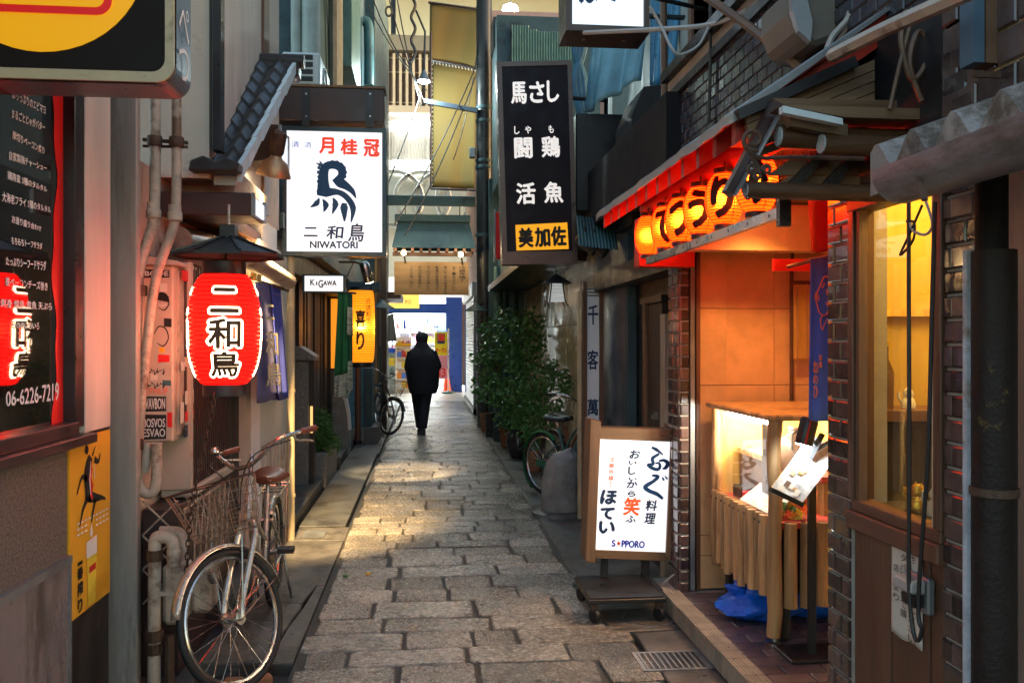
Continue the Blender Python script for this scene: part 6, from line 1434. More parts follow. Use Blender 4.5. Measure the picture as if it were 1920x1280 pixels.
write('lettering', 'letter_black', t, q, (0, 0, 140, 63), its, bold=0)
for u, v in ((757, 474), (864, 477)):
    k = thing('board_lamp', 'small bare lamp over the wooden board, ' + ('left' if u < 800 else 'right') + ' of the pair', 'lamp', onY(u, v, Yg - .3), 'lamps over the wooden board')
    MB().lathe([(0, -.05), (.04, -.03), (.045, 0), (.03, .04), (0, .05)], onY(u, v, Yg - .3), 14).build('bulb', em('warm_bulb', (1, .75, .35), 4), k, smooth=True); tube([onY(u, v, Yg - .3) + Vector((0, 0, .04)), onY(u + 3, v + 18, Yg - .02)], .015, 'arm', 'rust', k)
    point('bulb_light', onY(u, v, Yg - .42), 2, (1, .72, .4), .05, k)
# dark corner pole with cable tubes
t = thing('dark_corner_pole', 'tall dark utility pole with clamps at the right side of the gate', 'pole', onZ(913, 800))
Yp = onZ(913, 800).y
B((XY(905, Yp), Yp, -.02), (XY(927, Yp), Yp + .3, ZY(913, 770, Yp)), 'base', 'concrete_dark', t, bevel=.02)
MB().tube([(XY(910, Yp), Yp + .12, 0), (XY(908, Yp), Yp + .12, 9)], .15, 16).build('pole', 'black', t, smooth=True)
for v in (200, 225, 300, 312, 440): MB().lathe([(.16, -.03), (.165, 0), (.16, .03)], (XY(908.5, Yp), Yp + .12, ZY(908, v, Yp)), 16).build('band', 'tealdark', t, smooth=True)
MB().bar(onY(895, 208, Yp), onY(795, 190, Yp), .08, .08).build('lamp_arm', pm('blue_grey_arm', (.12, .16, .22), .5, var=.1, bump=0), t)
B(onY(880, 276, Yp), onY(892, 296, Yp) + Vector((0, .12, 0)), 'junction_box', 'greymetal', t, bevel=.02)
p = onY(795, 152, Yp)
t = thing('street_lamp', 'cold white street lamp shining beside the tan canvas', 'lamp', p)
MB().lathe([(.02, .2), (.05, .15), (.1, .03), (.13, 0), (.12, -.02)], p, 20, cap=False).build('shade', 'greymetal', t, smooth=True)
MB().lathe([(0, -.06), (.07, -.04), (.09, 0), (.06, .03), (0, .035)], p, 18).build('bulb', em('cold_bulb', (.85, 1, .97), 8), t, smooth=True)
tube([p + Vector((0, 0, .18)), onY(797, 60, Yp), onY(780, 20, Yp)], .02, 'stem', 'black', t)
point('lamp_light', p - Vector((0, .1, .12)), 38, (.8, 1, .98), .1, t)
# small hatted lamps
for u, v, Y, lab in ((716, 578, 14.8, 'left post'), (893, 583, 15.4, 'dark pole')):
    k = thing('hat_lamp', 'dark metal hat lamp, unlit, on the ' + lab, 'lamp', onY(u, v, Y), 'hat lamps at the gate')
    MB().lathe([(.22, 0), (.2, .02), (.07, .1), (.05, .14), (0, .15)], onY(u, v, Y), 20).build('hat', 'tealdark', k, smooth=True); tube([onY(u, v - 10, Y), onY(u + (10 if u < 800 else 12), v - 14, Y + .2)], .02, 'arm', 'black', k)
# tan canvas sheets
t = thing('tan_canvas_screen', 'tall tan canvas screen laced to a wire frame above the gate', 'awning', onY(850, 350, 17.2))
cloth('upper_sheet', 'tan_canvas', t, onY(806, 5, 17.2), onY(897, 18, 17.2), onY(805, 112, 17.2), onY(897, 128, 17.2), .04, 1, seed=21)
cloth('lower_sheet', 'tan_canvas', t, onY(810, 116, 17.3), onY(893, 130, 17.3), onY(810, 352, 17.3), onY(890, 354, 17.3), .04, 1, seed=22)
for a_, b_ in (((808, 60), (808, 355)), ((808, 354), (892, 357)), ((808, 113), (896, 129)), ((803, 5), (897, 18))): tube([onY(*a_, 17.15), onY(*b_, 17.15)], .025, 'frame_wire', 'brown', t, 6)
mb = MB()
for i in range(30): mb.tube([onY(808, 120 + i * 8, 17.15), onY(811, 123 + i * 8, 17.15)], .012, 4)
for i in range(14): mb.tube([onY(812 + i * 6, 115 + i * 1.1, 17.15), onY(813 + i * 6, 120 + i * 1.1, 17.15)], .012, 4)
o = mb.build('lacing', 'paper', t); tag(o, kind='stuff')
# overhead wires, each its own
wires = [((690, 10), (800, 170), 16, 17), ((700, 0), (770, 130), 16, 16), ((730, 0), (795, 190), 16, 16), ((745, 0), (790, 200), 16, 16), ((790, 175), (640, 540), 16, 12), ((890, 130), (740, 420), 16.5, 14), ((893, 140), (760, 440), 16.5, 14), ((888, 145), (850, 300), 16.5, 16.5), ((898, 40), (890, 130), 16, 16)]
for i, (a_, b_, Ya_, Yb_) in enumerate(wires):
    P = sag(onY(*a_, Ya_), onY(*b_, Yb_), .15); o = MB().tube(P, .012, 5).build('overhead_wire', 'cable', smooth=True, loc=P[0])
    tag(o, 'thin black overhead wire ' + ('from the left house to the street lamp', 'nearest the left house, falling short of the lamp', 'between the short hanging post and the lamp arm', 'right of the hanging post, ending at the lamp arm', 'running from the lamp arm down towards the yellow lantern', 'crossing the tan canvas, upper of the long pair', 'crossing the tan canvas, lower of the long pair', 'steepest of those crossing the tan canvas', 'dropping along the dark pole at the canvas edge')[i], 'wire', 'overhead wires above the gate')
P = [onY(775 + 4 * math.sin(i * 1.3), i * 9, 15.9) for i in range(14)]
o = MB().tube(smooth_path(P, 3), .03, 6).build('cable_bundle', 'cable', smooth=True, loc=P[-1]); tag(o, 'wavy bundle of black cables dropping towards the street lamp', 'cable')
B_ = thing('hanging_post', 'short black hanging post with a coil of wire, top centre', 'post', onY(738, 60, 16)); B((XY(733, 16), 16, ZY(738, 62, 16)), (XY(742, 16), 16.1, 9), 'post', 'black', B_); MB().tube([onY(729 + 6 * math.cos(a), 22 + 9 * math.sin(a), 15.9) for a in [k_ * .6 for k_ in range(10)]], .02, 6, closed=True).build('wire_coil', 'cable', B_, smooth=True)
# right row beyond the wall: pipes, shutter house
t = thing('teal_pipe_house', 'teal corrugated house with rain pipes above the vertical sign', 'building', (1.4, 14, 0))
B((1.15, 15.7, -.05), (4, 18.6, 4.6), 'wall', 'tealdark', t)
for u, rr in ((935, .09), (946, .06), (962, .1)): MB().tube([onY(u, 780, 15.2), onY(u, 500, 15.2)], rr, 12).build('rain_pipe', 'teal', t, smooth=True)
x0, x1 = XY(960, 14.5), XY(1075, 14.5); rg = []
for i in range(47):
    f = i / 46; x = x0 + (x1 - x0) * f; zt2 = ZY(1000, 48 if f < .3 else (55 if f < .42 else 58), 14.5); rg.append([(x, 14.5 + .03 * (i % 2), ZY(1000, 225, 14.5)), (x, 14.5 + .03 * (i % 2), zt2)])
MB().loft(rg, closed=False).build('corrugated_wall', pm('green_corrugated', (.12, .23, .21), .5, var=.2, bump=.05), t)
B((XY(925, 15), 15.0, ZY(940, 90, 15)), (XY(972, 15), 15.6, ZY(940, 32, 15)), 'dark_box', 'black', t)
B((1.2, 14.6, 4.3), (3, 15.6, 7.2), 'upper_block', 'tealdark', t)
for k in range(3): tube(smooth_path([onY(1085 + k * 14, -20, 9.6), onY(1095 - k * 8, 80, 9.6), onY(1078 + k * 8, 150, 9.6), onY(1090 + k * 4, 215, 9.6)], 5), .05, 'blue_hose', pm('blue_hose', (.03, .13, .22), .4, var=.3, bump=.1), t, 8)
t = thing('red_edge_sign', 'narrow red sign seen edge-on left of the tall black sign', 'sign', onY(936, 480, 9.5))
B((XY(930, 9.5), 9.5, ZY(936, 486, 9.5)), (XY(940, 9.5), 9.6, ZY(936, 396, 9.5)), 'panel', 'reddark', t, bevel=.02); B((XY(930, 9.5) - .02, 9.52, ZY(936, 490, 9.5)), (XY(930, 9.5) - .002, 9.58, ZY(936, 392, 9.5)), 'rim', 'greymetal', t)
t = thing('shutter_house', 'house with a white roller shutter and pink wall at the alley mouth', 'building', (1.2, 21, 0))
XH = 1.09; ys0, ys1 = YX(892, XH), YX(874, XH)
B((XH + .02, ys0, -.02), (4, ys1 + .2, 9), 'wall', pm('pink_wall', (.62, .33, .24), .7, var=.08, bump=.05), t)
n = 34; z0s, z1s = .1, ZX(880, 565, XH)
for i in range(n): z = z0s + (z1s - z0s) * i / n; MB().prism([(XH, ys0 + .15, z), (XH - .02, ys0 + .15, z + (z1s - z0s) / n * .5), (XH, ys0 + .15, z + (z1s - z0s) / n * .96)], (0, ys1 - ys0 - .3, 0)).build('shutter_slat', 'white', t)
B((XH - .08, ys0 - .0, z1s), (XH + .019, ys1 + .1, z1s + .3), 'shutter_box', 'white', t); B((XH - .05, ys0, -.02), (XH + .019, ys0 + .14, z1s - .001), 'shutter_guide', 'greymetal', t); B((XH - .06, ys0, -.02), (XH + .018, ys1 + .1, .1), 'plinth', 'concrete', t)

# ---------------------------------------------------------------- the lit shop across the street
YF = 27.2
t = thing('corner_drugstore', 'brightly lit shop with blue columns across the far street', 'building', (0, YF, 0))
def P2(u, v, Y=YF): return onY(u, v, Y)
B((-6, YF + 5, -.02), (6, YF + 5.2, 4), 'back_wall', 'white', t); B((-6, YF, -.02), (6, YF + 5, .0 + .012), 'shop_floor', 'white', t)
B((-6, YF + .3, 3.35), (6, YF + 5, 3.5), 'ceiling', 'white', t)
for k in range(3): B((-4.5, YF + .8 + k * 1.4, 3.27), (1.4, YF + 1.2 + k * 1.4, 3.34), 'ceiling_light', em('shop_tubes', (.9, 1, 1), 9), t)
B((XY(836, YF), YF - .1, -.02), (XY(866, YF), YF + .4, 3.0), 'blue_column', 'blueshop', t); B((XY(872, YF), YF - .1, -.02), (XY(897, YF), YF + .4, 3.0), 'blue_column', 'blueshop', t)
B((XY(866, YF), YF + .0, .2), (XY(872, YF), YF + .3, 3.0), 'column_strip', 'cream', t)
B((XY(680, YF), YF - .05, ZY(780, 587, YF)), (XY(836, YF), YF + .3, ZY(780, 569, YF)), 'blue_fascia', 'blueshop', t)
B((XY(680, YF), YF - .06, ZY(780, 565, YF)), (XY(897, YF), YF + .3, ZY(780, 520, YF)), 'lit_fascia', em('shop_fascia', (1, 1, 1), 1.0), t)
B((XY(720, YF), YF - .12, ZY(780, 578, YF)), (XY(786, YF), YF - .07, ZY(780, 553, YF)), 'yellow_sign', em('yellow_fascia', (1, .62, .1), 1.2), t)
q = quadY(720, 553, 786, 578, YF - .122); write('sign_lettering', 'letter_pink', t, q, (720, 553, 786, 578), [('免', 738, 560, 752, 572), ('税', 758, 560, 772, 572)])
for u in (735, 769): B((XY(u, YF), YF - .03, 0), (XY(u + 1.8, YF), YF + .03, ZY(780, 590, YF)), 'mullion', 'tealdark', t)
B((XY(735, YF), YF - .028, ZY(780, 655, YF)), (XY(836, YF), YF + .028, ZY(780, 653, YF)), 'transom', 'steel', t)
B((XY(715, YF), YF - .031, ZY(780, 592, YF)), (XY(836, YF), YF + .031, ZY(780, 590, YF)), 'door_head', 'tealdark', t)
for u, v, w_, h_, m_ in ((744, 606, 4, 10, 'orangecone'), (756, 600, 5, 16, 'blueshop'), (783, 620, 6, 14, 'letter_navy'), (800, 596, 3, 10, 'blueshop'), (812, 611, 10, 3, 'letter_navy'), (742, 648, 12, 3, 'blueshop')):
    B((XY(u, YF + .01), YF + .01, ZY(u, v + h_, YF)), (XY(u + w_, YF), YF + .02, ZY(u, v, YF)), 'window_poster', m_, t)
# stocked wall shelves inside
r_ = random.Random(77); pc_ = [pm('goods_%s' % n_, c_, .4, var=.1, bump=0) for n_, c_ in (('red', (.55, .06, .05)), ('green', (.1, .35, .12)), ('yellow', (.7, .5, .06)), ('pale', (.6, .62, .65)), ('blue', (.08, .18, .5)), ('pink', (.6, .25, .35)))]
for k in range(5):
    xs = XY(722 + k * 24, 29.8); B((xs, 30.1, 0.012), (xs + .4, 30.15, 2.2), 'shelf_back', 'white', t)
    for z in (.3, .7, 1.1, 1.5, 1.9):
        B((xs, 29.8, z), (xs + .4, 30.099, z + .03), 'wall_shelf', 'white', t); mb = MB(); xx = xs + .01
        while xx < xs + .36: w_ = r_.uniform(.04, .09); mb.box((xx, 29.82, z + .031), (xx + w_ - .008, 30.0, z + r_.uniform(.15, .33))); xx += w_
        o = mb.build('goods', r_.choice(pc_), t); tag(o, kind='stuff')
# product gondola at the door
t = thing('goods_rack', 'white rack of small coloured packets outside the lit shop', 'shelf', onZ(755, 735))
Yr = 26.6; x0, x1 = XY(743, Yr), XY(771, Yr)
for z in (.12, .42, .75, 1.08, 1.4): B((x0, Yr, z), (x1, Yr + .35, z + .03), 'shelf', 'white', t)
B((x0, Yr + .36, 0), (x1, Yr + .39, 1.75), 'back_panel', 'white', t); B((x0 - .03, Yr, 0), (x0 - .001, Yr + .4, 1.6), 'end_panel', 'white', t); B((x0 - .02, Yr - .03, 1.45), (x1, Yr - .001, 1.55), 'top_label', 'yellowposter', t)
r_ = random.Random(12); cols_ = [pm('packet_%s' % n_, c_, .4, var=.1, bump=0) for n_, c_ in (('red', (.6, .05, .04)), ('orange', (.75, .25, .03)), ('yellow', (.8, .55, .05)), ('white', (.75, .75, .75)), ('blue', (.1, .2, .6)), ('purple', (.25, .1, .4)))]
for z in (.15, .45, .78, 1.11, 1.43):
    for m_ in range(3):
        mb = MB(); mt = r_.choice(cols_)
        for i in range(4): xx = x0 + .02 + (m_ * 4 + i) * (x1 - x0 - .04) / 12; mb.box((xx, Yr + .02, z + .001), (xx + .034, Yr + .2, z + r_.uniform(.14, .22)))
        o = mb.build('packets', mt, t); tag(o, kind='stuff')
t = thing('vending_case', 'blue-topped low display case left of the packet rack', 'display case', onZ(733, 735))
B((XY(722, Yr), Yr, 0), (XY(741, Yr), Yr + .4, 1.25), 'case', 'steel', t); B((XY(722, Yr), Yr - .02, 1.251), (XY(741, Yr), Yr + .4, 1.4), 'blue_top', 'blueshop', t); B((XY(723, Yr), Yr - .01, .85), (XY(740, Yr), Yr - .002, 1.1), 'goods_window', cols_[2], t)
t = thing('yellow_banner_stand', 'yellow and pink sale banner on a stand before the blue column', 'banner', onZ(826, 733))
Yb_ = 26.3; a, b = onY(815, 622, Yb_), onY(839, 710, Yb_)
cloth('banner', pm('banner_yellow', (.85, .72, .02), .6, var=.04, bump=0), t, (a.x, Yb_, a.z), (b.x, Yb_, a.z), (a.x, Yb_, ZY(826, 666, Yb_)), (b.x, Yb_, ZY(826, 666, Yb_)), .008, .6, seed=5)
cloth('banner_foot', pm('banner_pink', (.75, .3, .4), .6, var=.05, bump=0), t, (a.x, Yb_, ZY(826, 666, Yb_)), (b.x, Yb_, ZY(826, 666, Yb_)), (a.x, Yb_, b.z), (b.x, Yb_, b.z), .008, .6, seed=6)
q = [(a.x, Yb_ - .03, a.z), (b.x, Yb_ - .03, a.z), (b.x, Yb_ - .03, b.z), (a.x, Yb_ - .03, b.z)]
mb = MB(); flat(mb, [(5, 4), (19, 4), (19, 22), (5, 22)], q, (0, 0, 24, 88)); mb.build('blue_square', 'letter_navy', t); mb = MB(); flat(mb, [(6, 5), (18, 5), (18, 17), (6, 17)], q, (0, 0, 24, 88), .004); mb.build('orange_square', 'orangecone', t)
write('lettering', 'letter_red', t, q, (0, 0, 24, 88), [('薬', 7.5, 6, 16.5, 16), ('オープン', 2, 30, 22, 39), ('33', 4, 68, 20, 84)], off=.008, bold=.5, each=True)
tube([(b.x + .03, Yb_, 0), (b.x + .03, Yb_, a.z + .1)], .02, 'pole', 'steel', t); tube([(a.x, Yb_, a.z + .02), (b.x + .03, Yb_, a.z + .02)], .015, 'arm', 'steel', t); MB().lathe([(.22, 0), (.2, .06), (.05, .08)], (b.x + .03, Yb_, 0), 16).build('foot', 'greenmetal', t, smooth=True)
p = onZ(838, 735)
t = thing('traffic_cone', 'orange traffic cone standing at the foot of the yellow banner', 'traffic cone', p)
MB().lathe([(.145, .03), (.12, .12), (.035, .7), (.02, .72)], p, 20).build('cone', 'orangecone', t, smooth=True); MB().box((p.x - .2, p.y - .2, 0), (p.x + .2, p.y + .2, .03)).build('base', 'orangecone', t, bevel=.008)
# hanging noren / coat cloth near left post
t = thing('pale_hanging_cloth', 'pale beige cloth hanging under the left hood near the gate', 'cloth', onY(736, 640, 17)); cloth('cloth', 'beige_tarp', t, onY(728, 590, 17), onY(738, 588, 17), onY(724, 640, 17), onY(744, 639, 17), .03, 1.5, seed=30); tube([onY(726, 588, 17), onY(740, 586, 17)], .015, 'peg_rail', 'darkwood', t)
# ---------------------------------------------------------------- arcade above the far street
t = thing('shopping_arcade', 'bright covered arcade structure high above the far street with louvres and strip lights', 'building', (0, 30, 5)); AR = t
Yz = 30
B((-12, Yz + .6, 3.51), (12, Yz + 1, 14.5), 'upper_facade', pm('facade_white', (.62, .62, .54), .6, var=.08, scale=.6, bump=.03), t)
def bz(v): return ZY(770, v, Yz)
B((-12, 23.5, 14.6), (12, Yz + 1, 14.9), 'arcade_roof', pm('arcade_cream', (.75, .66, .38), .7, var=.06, bump=.02), t)
for y_ in (24.2, 25.8, 27.4, 29): B((-12, y_, 14.45), (12, y_ + .12, 14.59), 'roof_beam', 'brown', t)
for x in (-3.5, -1.2, 1.1, 3.4, 5.7): B((x, 23.5, 14.46), (x + .1, Yz + .5, 14.58), 'roof_purlin', 'brown', t)
B((-12, Yz - .2, bz(98)), (12, Yz + .59, bz(70)), 'louvre_head', pm('grey_soffit', (.22, .2, .18), .7, var=.1, bump=0), t)
B((-12, Yz + .3, bz(202)), (12, Yz + .59, bz(99)), 'louvre_back', pm('mauve_recess', (.16, .11, .1), .7, var=.1, bump=0), t)
for i in range(26): x = XY(650 + i * 12.3, Yz); B((x, Yz + .05, bz(200)), (x + .09, Yz + .25, bz(100)), 'louvre_bar', 'cream', t)
for v in (104, 131, 188): B((-12, Yz + .26, bz(v + 2)), (12, Yz + .3, bz(v)), 'louvre_rail', 'cream', t)
B((-12, Yz - .3, bz(216)), (12, Yz + .59, bz(203)), 'cornice', 'cream', t)
for i in range(60): x = XY(640 + i * 5.2, Yz); B((x, Yz + .5, bz(300)), (x + .045, Yz + .59, bz(240)), 'thin_louvre', 'greycol', t)
for v in (230, 304):
    k = thing('fluorescent_tube', 'long white fluorescent tube on the arcade front, ' + ('upper' if v < 260 else 'lower'), 'light', (XY(770, Yz), Yz, bz(v)), 'fluorescent tubes of the arcade')
    tube([(XY(738, Yz), Yz + .1, bz(v)), (XY(830, Yz), Yz + .1, bz(v))], .09, 'tube', em('arcade_tube', (.93, 1, .96), 4), k, 10); B((XY(700, Yz), Yz + .2, bz(v - 4)), (XY(860, Yz), Yz + .45, bz(v - 2)), 'fitting', 'white', k)
for cx in (792, 830, 870, 740):
    MB().lathe([(1.0, -.1), (1.05, 0), (1.05, .1), (.9, .1), (.9, -.1)], (XY(cx, Yz), Yz + .3, bz(370)), 32, (0, 1, 0), cap=False).build('round_frame', 'white', t, smooth=True, sharp=.5)
d = bpy.data.lights.new('arcade_light', 'POINT')
for x, y_ in ((-2.5, 25.5), (2.5, 25.5)):  # globes added to light the arcade roof and front
    k = thing('arcade_fill_globe', 'added white globe lighting the arcade roof, ' + ('left' if x < 0 else 'right') + ' of the alley axis', 'lamp', (x, y_, 10), 'added arcade globes')
    MB().lathe([(0, -.25), (.2, -.15), (.25, 0), (.2, .15), (0, .25)], (x, y_, 11.5), 16).build('globe', em('arcade_globe', (1, 1, .72), 24), k, smooth=True); tube([(x, y_, 11.7), (x, y_, 14.6)], .02, 'stem', 'black', k)
# end blocks closing the far street left and right
for x0, x1, nm in ((-14, -4.1, 'far left corner block beyond the alley mouth'), (4.1, 14, 'far right corner block beyond the alley mouth')):
    k = thing('street_block', nm, 'building', ((x0 + x1) / 2, 22, 0)); B((x0, 16.6, -.02), (x1, 22.8, 9), 'wall', 'tealdark', k); B((x0, 16.55, 9.001), (x1, 22.85, 9.2), 'parapet', 'concrete', k)
# ================================================================ wheeled light-box sign
Yc = 5.12
t = thing('wheeled_box_sign', 'white lit sign in a rough timber frame on a black wheeled base', 'sign', onZ(1180, 1150))
F = [(1126, 823), (1261, 828), (1248, 1035), (1116, 1030)]; Fq = [onY(u, v, Yc) for u, v in F]
MB().prism([p + Vector((0, .004, 0)) for p in Fq], (0, .1, 0)).build('lit_face', em('standing_sign_face', (.93, .96, 1), .82, grime=.14), t)
Oq = [onY(u, v, Yc) for u, v in ((1121, 801), (1268, 805), (1252, 1052), (1112, 1046))]
for i, nm in ((0, 'frame_top'), (2, 'frame_bottom')):
    j = (i + 1) % 4; MB().prism([Oq[i], Oq[j], Fq[j], Fq[i]], (0, .13, 0)).build(nm, 'woodX', t, bevel=.003)
MB().prism([onY(1107, 786, Yc - .02), onY(1127, 790, Yc - .02), onY(1116, 1056, Yc - .02), onY(1098, 1052, Yc - .02)], (0, .18, 0)).build('side_plank', 'woodZ', t, bevel=.004)
MB().prism([onY(1260, 797, Yc - .02), onY(1271, 800, Yc - .02), onY(1258, 1050, Yc - .02), onY(1249, 1046, Yc - .02)], (0, .18, 0)).build('side_plank', 'woodZ', t, bevel=.004)
# inked words (boxes from the enlarged view)
rf = (245, 15, 948, 1140); qf = Fq
# the face is slightly askew: use the same quad for the ink
mb = MB()
brush(mb, [(722, 78), (770, 100), (838, 150)], [22, 34, 10], qf, (215, 15, 925, 1140)); brush(mb, [(800, 140), (735, 190), (745, 245), (690, 262)], [22, 34, 30, 40], qf, (215, 15, 925, 1140), .002)
rr_ = (215, 15, 925, 1140)
brush(mb, [(690, 250), (730, 285), (790, 300), (815, 270), (800, 235), (765, 240)], [36, 34, 34, 28, 22, 14], qf, rr_, .0025); brush(mb, [(800, 215), (850, 205), (890, 235), (870, 280), (840, 290)], [20, 30, 44, 36, 12], qf, rr_, .003)
brush(mb, [(740, 362), (800, 372), (760, 420), (680, 480), (720, 520), (800, 550), (862, 596)], [20, 36, 34, 44, 40, 40, 26], qf, rr_, .002); brush(mb, [(845, 378), (862, 410)], [14, 22], qf, rr_); brush(mb, [(870, 365), (898, 395)], [12, 20], qf, rr_)
mb.build('big_lettering', pm('deep_blue_ink', (.004, .07, .22), .6, var=.05, bump=0), t)
write('small_lettering', 'letter_navy', t, qf, rr_, [('料', 698, 615, 808, 720, .12), ('理', 696, 748, 798, 852, .12), ('お', 512, 112, 610, 196, .15), ('い', 505, 225, 580, 258), ('し', 505, 285, 575, 360), ('い', 515, 395, 590, 420), ('か', 498, 425, 598, 496, .15), ('ら', 512, 530, 588, 582, .15), ('ふ', 505, 780, 604, 845, .1)], bold=4, each=True)
write('name_lettering', 'letter_navy', t, qf, rr_, [('ほ', 250, 530, 400, 668, .12), ('て', 250, 712, 380, 820, .1), ('い', 245, 850, 395, 965, .08)], bold=9)
write('red_lettering', em('orange_red_ink', (.9, .1, .02), .35), t, qf, rr_, [('笑', 480, 600, 636, 772, .08)], bold=7)
write('pink_lettering', 'letter_pink', t, qf, rr_, [(c_, 308, 190 + i * 64, 362, 240 + i * 64) for i, c_ in enumerate('法善寺横丁')], bold=1.5)
write('brand_lettering', pm('brand_blue', (.0, .02, .45), .6, var=.05, bump=0), t, qf, rr_, [('S', 378, 1034, 412, 1098), ('PPORO', 478, 1034, 706, 1102)], bold=4, each=True)
mb = MB(); P = []
for k in range(10): a = -1.5708 + k * .6283; rad_ = 34 if k % 2 == 0 else 14; P.append((446 + rad_ * math.cos(a) * .75, 1066 + rad_ * math.sin(a)))
flat(mb, P, qf, rr_, .002); mb.build('red_star', 'letter_red', t)
a, b = onZ(1104, 1128, .13), onZ(1258, 1134, .13); c_ = onZ(1088, 1088, .13)
x0, x1, y0, y1 = a.x, b.x, a.y + .0, c_.y
B((x0, y0, .115), (x1, y1 + .05, .14), 'base_plate', 'black', t, bevel=.004)
B((x0 + .01, y0 + .01, .141), (x1 - .01, y1 + .04, .148), 'base_top', 'black', t)
for u in (1136, 1214): B((XY(u - 6.5, Yc), Yc + .03, .148), (XY(u + 6.5, Yc), Yc + .08, Oq[2].z + .02), 'post', 'black', t, bevel=.003)
for x in (x0 + .04, x1 - .03):
    for y_ in (y0 + .03, y1 + .02):
        cw = Vector((x, y_, .042)); k = MB().lathe([(.02, -.013), (.04, -.013), (.042, -.008), (.042, .008), (.04, .013), (.02, .013)], cw, 20, (1, .4, 0)).build('caster', 'rubber', t, smooth=True)
        MB().box(cw + Vector((-.02, -.012, .03)), cw + Vector((.02, .02, .073))).build('fork', 'rust', k); MB().disc(cw + Vector((0, 0, .098)), .012, (0, 0, 1), 8).build('bolt', 'steel', k)
o = cab([Vector((x1 - .02, Yc + .1, .5)), Vector((x1 + .01, Yc + .2, .2)), Vector((x1 + .06, Yc + .1, .02)), Vector((1.44, Yc - .05, .14)), Vector((1.62, Yc - .12, .3)), Vector((1.72, Yc - .1, .34))], .006, 'sign_cable', 'grey cable trailing from the wheeled sign to the alcove wall', 'cablegrey')

# ================================================================ display case in the alcove
Xa, Y0c, Y1c = 1.69, 4.02, 4.86
t = thing('log_display_case', 'log-built glass display case lit inside, in the restaurant alcove', 'display case', (Xa, Y0c, .12)); DC = t
X2 = 2.3
zr_ = ZY(1440, 787, 4.05); zsf = ZY(1440, 978, 4.05); zlo = ZY(1440, 1128, 4.05)
def logpost(x, y_, z0, z1, r, nm, seed):
    r_ = random.Random(seed); n_ = 9
    MB().tube([(x + r_.uniform(-.006, .006), y_ + r_.uniform(-.006, .006), z0 + (z1 - z0) * i / n_) for i in range(n_ + 1)], [r * r_.uniform(.93, 1.07) for i in range(n_ + 1)], 12).build(nm, 'log', t, smooth=True)
logpost(Xa, Y0c, .16, zr_, .036, 'post', 1); logpost(Xa, Y1c, zlo, zr_, .03, 'post', 2); logpost(X2, Y0c + .02, .16, zr_, .03, 'post', 3); logpost(X2, Y1c, .14, zr_, .03, 'post', 4)
MB().lathe([(.045, 0), (.045, .012), (.015, .02), (.015, .05)], (Xa, Y0c, .122), 14).build('foot', 'steel', t)
MB().prism([(Xa - .05, Y0c - .045, zr_), (X2 + .1, Y0c - .045, zr_), (X2 + .1, Y1c + .05, zr_), (Xa - .05, Y1c + .05, zr_)], (0, 0, .03)).build('roof_board', 'log', t, bevel=.008)
B((Xa - .0, Y0c, zsf - .03), (X2, Y1c, zsf), 'base_shelf', 'redfelt', t)
r_ = random.Random(5); n = 11
for i in range(n):
    y_ = Y0c + .05 + (Y1c - Y0c - .06) * (i + .5) / n; rr = r_.uniform(.021, .028)
    MB().tube([(Xa - .02 + r_.uniform(-.006, .006), y_, zlo + r_.uniform(-.015, .03)), (Xa - .02, y_ + r_.uniform(-.006, .006), (zlo + zsf) / 2), (Xa - .02 + r_.uniform(-.004, .004), y_, zsf + .025)], [rr, rr * r_.uniform(.85, 1.05), rr * .95], 10).build('log_slat', 'log', t, smooth=True)
    MB().disc((Xa - .02 - rr, y_, zsf - .01), .007, (1, 0, 0), 8).build('nail', 'black', t)
for i in range(7):
    x = Xa + .08 + i * .082; MB().tube([(x, Y0c - .005, zlo + r_.uniform(-.02, .02)), (x, Y0c - .005, zsf - .0)], [.034, .031], 10).build('log_slat', 'log', t, smooth=True)
B((Xa + .012, Y0c + .04, zlo + .04), (Xa + .02, Y1c, zsf - .031), 'gap_shade_board', 'black', t); B((Xa + .04, Y0c + .026, zlo + .04), (X2, Y0c + .032, zsf - .031), 'gap_shade_board', 'black', t)  # black boards stand for the shadows between the logs
B((Xa + .04, Y0c + .04, .13), (Xa + .1, Y0c + .1, zsf - .031), 'inner_leg', 'darkwood', t); B((Xa + .04, Y1c - .1, .13), (Xa + .1, Y1c - .04, zsf - .031), 'inner_leg', 'darkwood', t)
B((Xa + .02, Y1c + .0, zsf), (X2, Y1c + .025, zr_ - .002), 'bamboo_back', 'bamboo', t)
B((X2 - .02, Y0c, zsf), (X2 + .0, Y1c - .001, zr_ - .002), 'bamboo_side', pm('bamboo_rows', (.66, .42, .1), .5, var=.3, scale=26, stretch=(1, .06, 1), bump=.2), t)
gm = glass('case_glass', (.98, .99, .98), .015)
B((Xa - .003, Y0c + .03, zsf), (Xa, Y1c - .03, zr_), 'side_pane', gm, t); B((Xa + .04, Y0c - .003, zsf), (X2 - .03, Y0c, zr_), 'front_pane', gm, t)
tube([(Xa + .05, Y0c + .06, zr_ - .03), (Xa + .05, Y1c - .08, zr_ - .03)], .016, 'tube_lamp', em('case_tube', (.95, 1, .95), 9), t, 10)
B((Xa + .12, Y0c + .35, zsf + .24), (X2 - .05, Y1c - .02, zsf + .27), 'inner_shelf', 'log', t); B((Xa + .3, Y0c + .12, zsf + .17), (X2 - .05, Y0c + .33, zsf + .2), 'jug_shelf', 'redfelt', t); B((Xa + .32, Y0c + .14, zsf), (Xa + .36, Y0c + .3, zsf + .17), 'shelf_leg', 'log', t)
B((Xa + .13, Y0c + .36, zsf), (Xa + .15, Y1c - .03, zsf + .24), 'shelf_panel', 'woodZ', t)
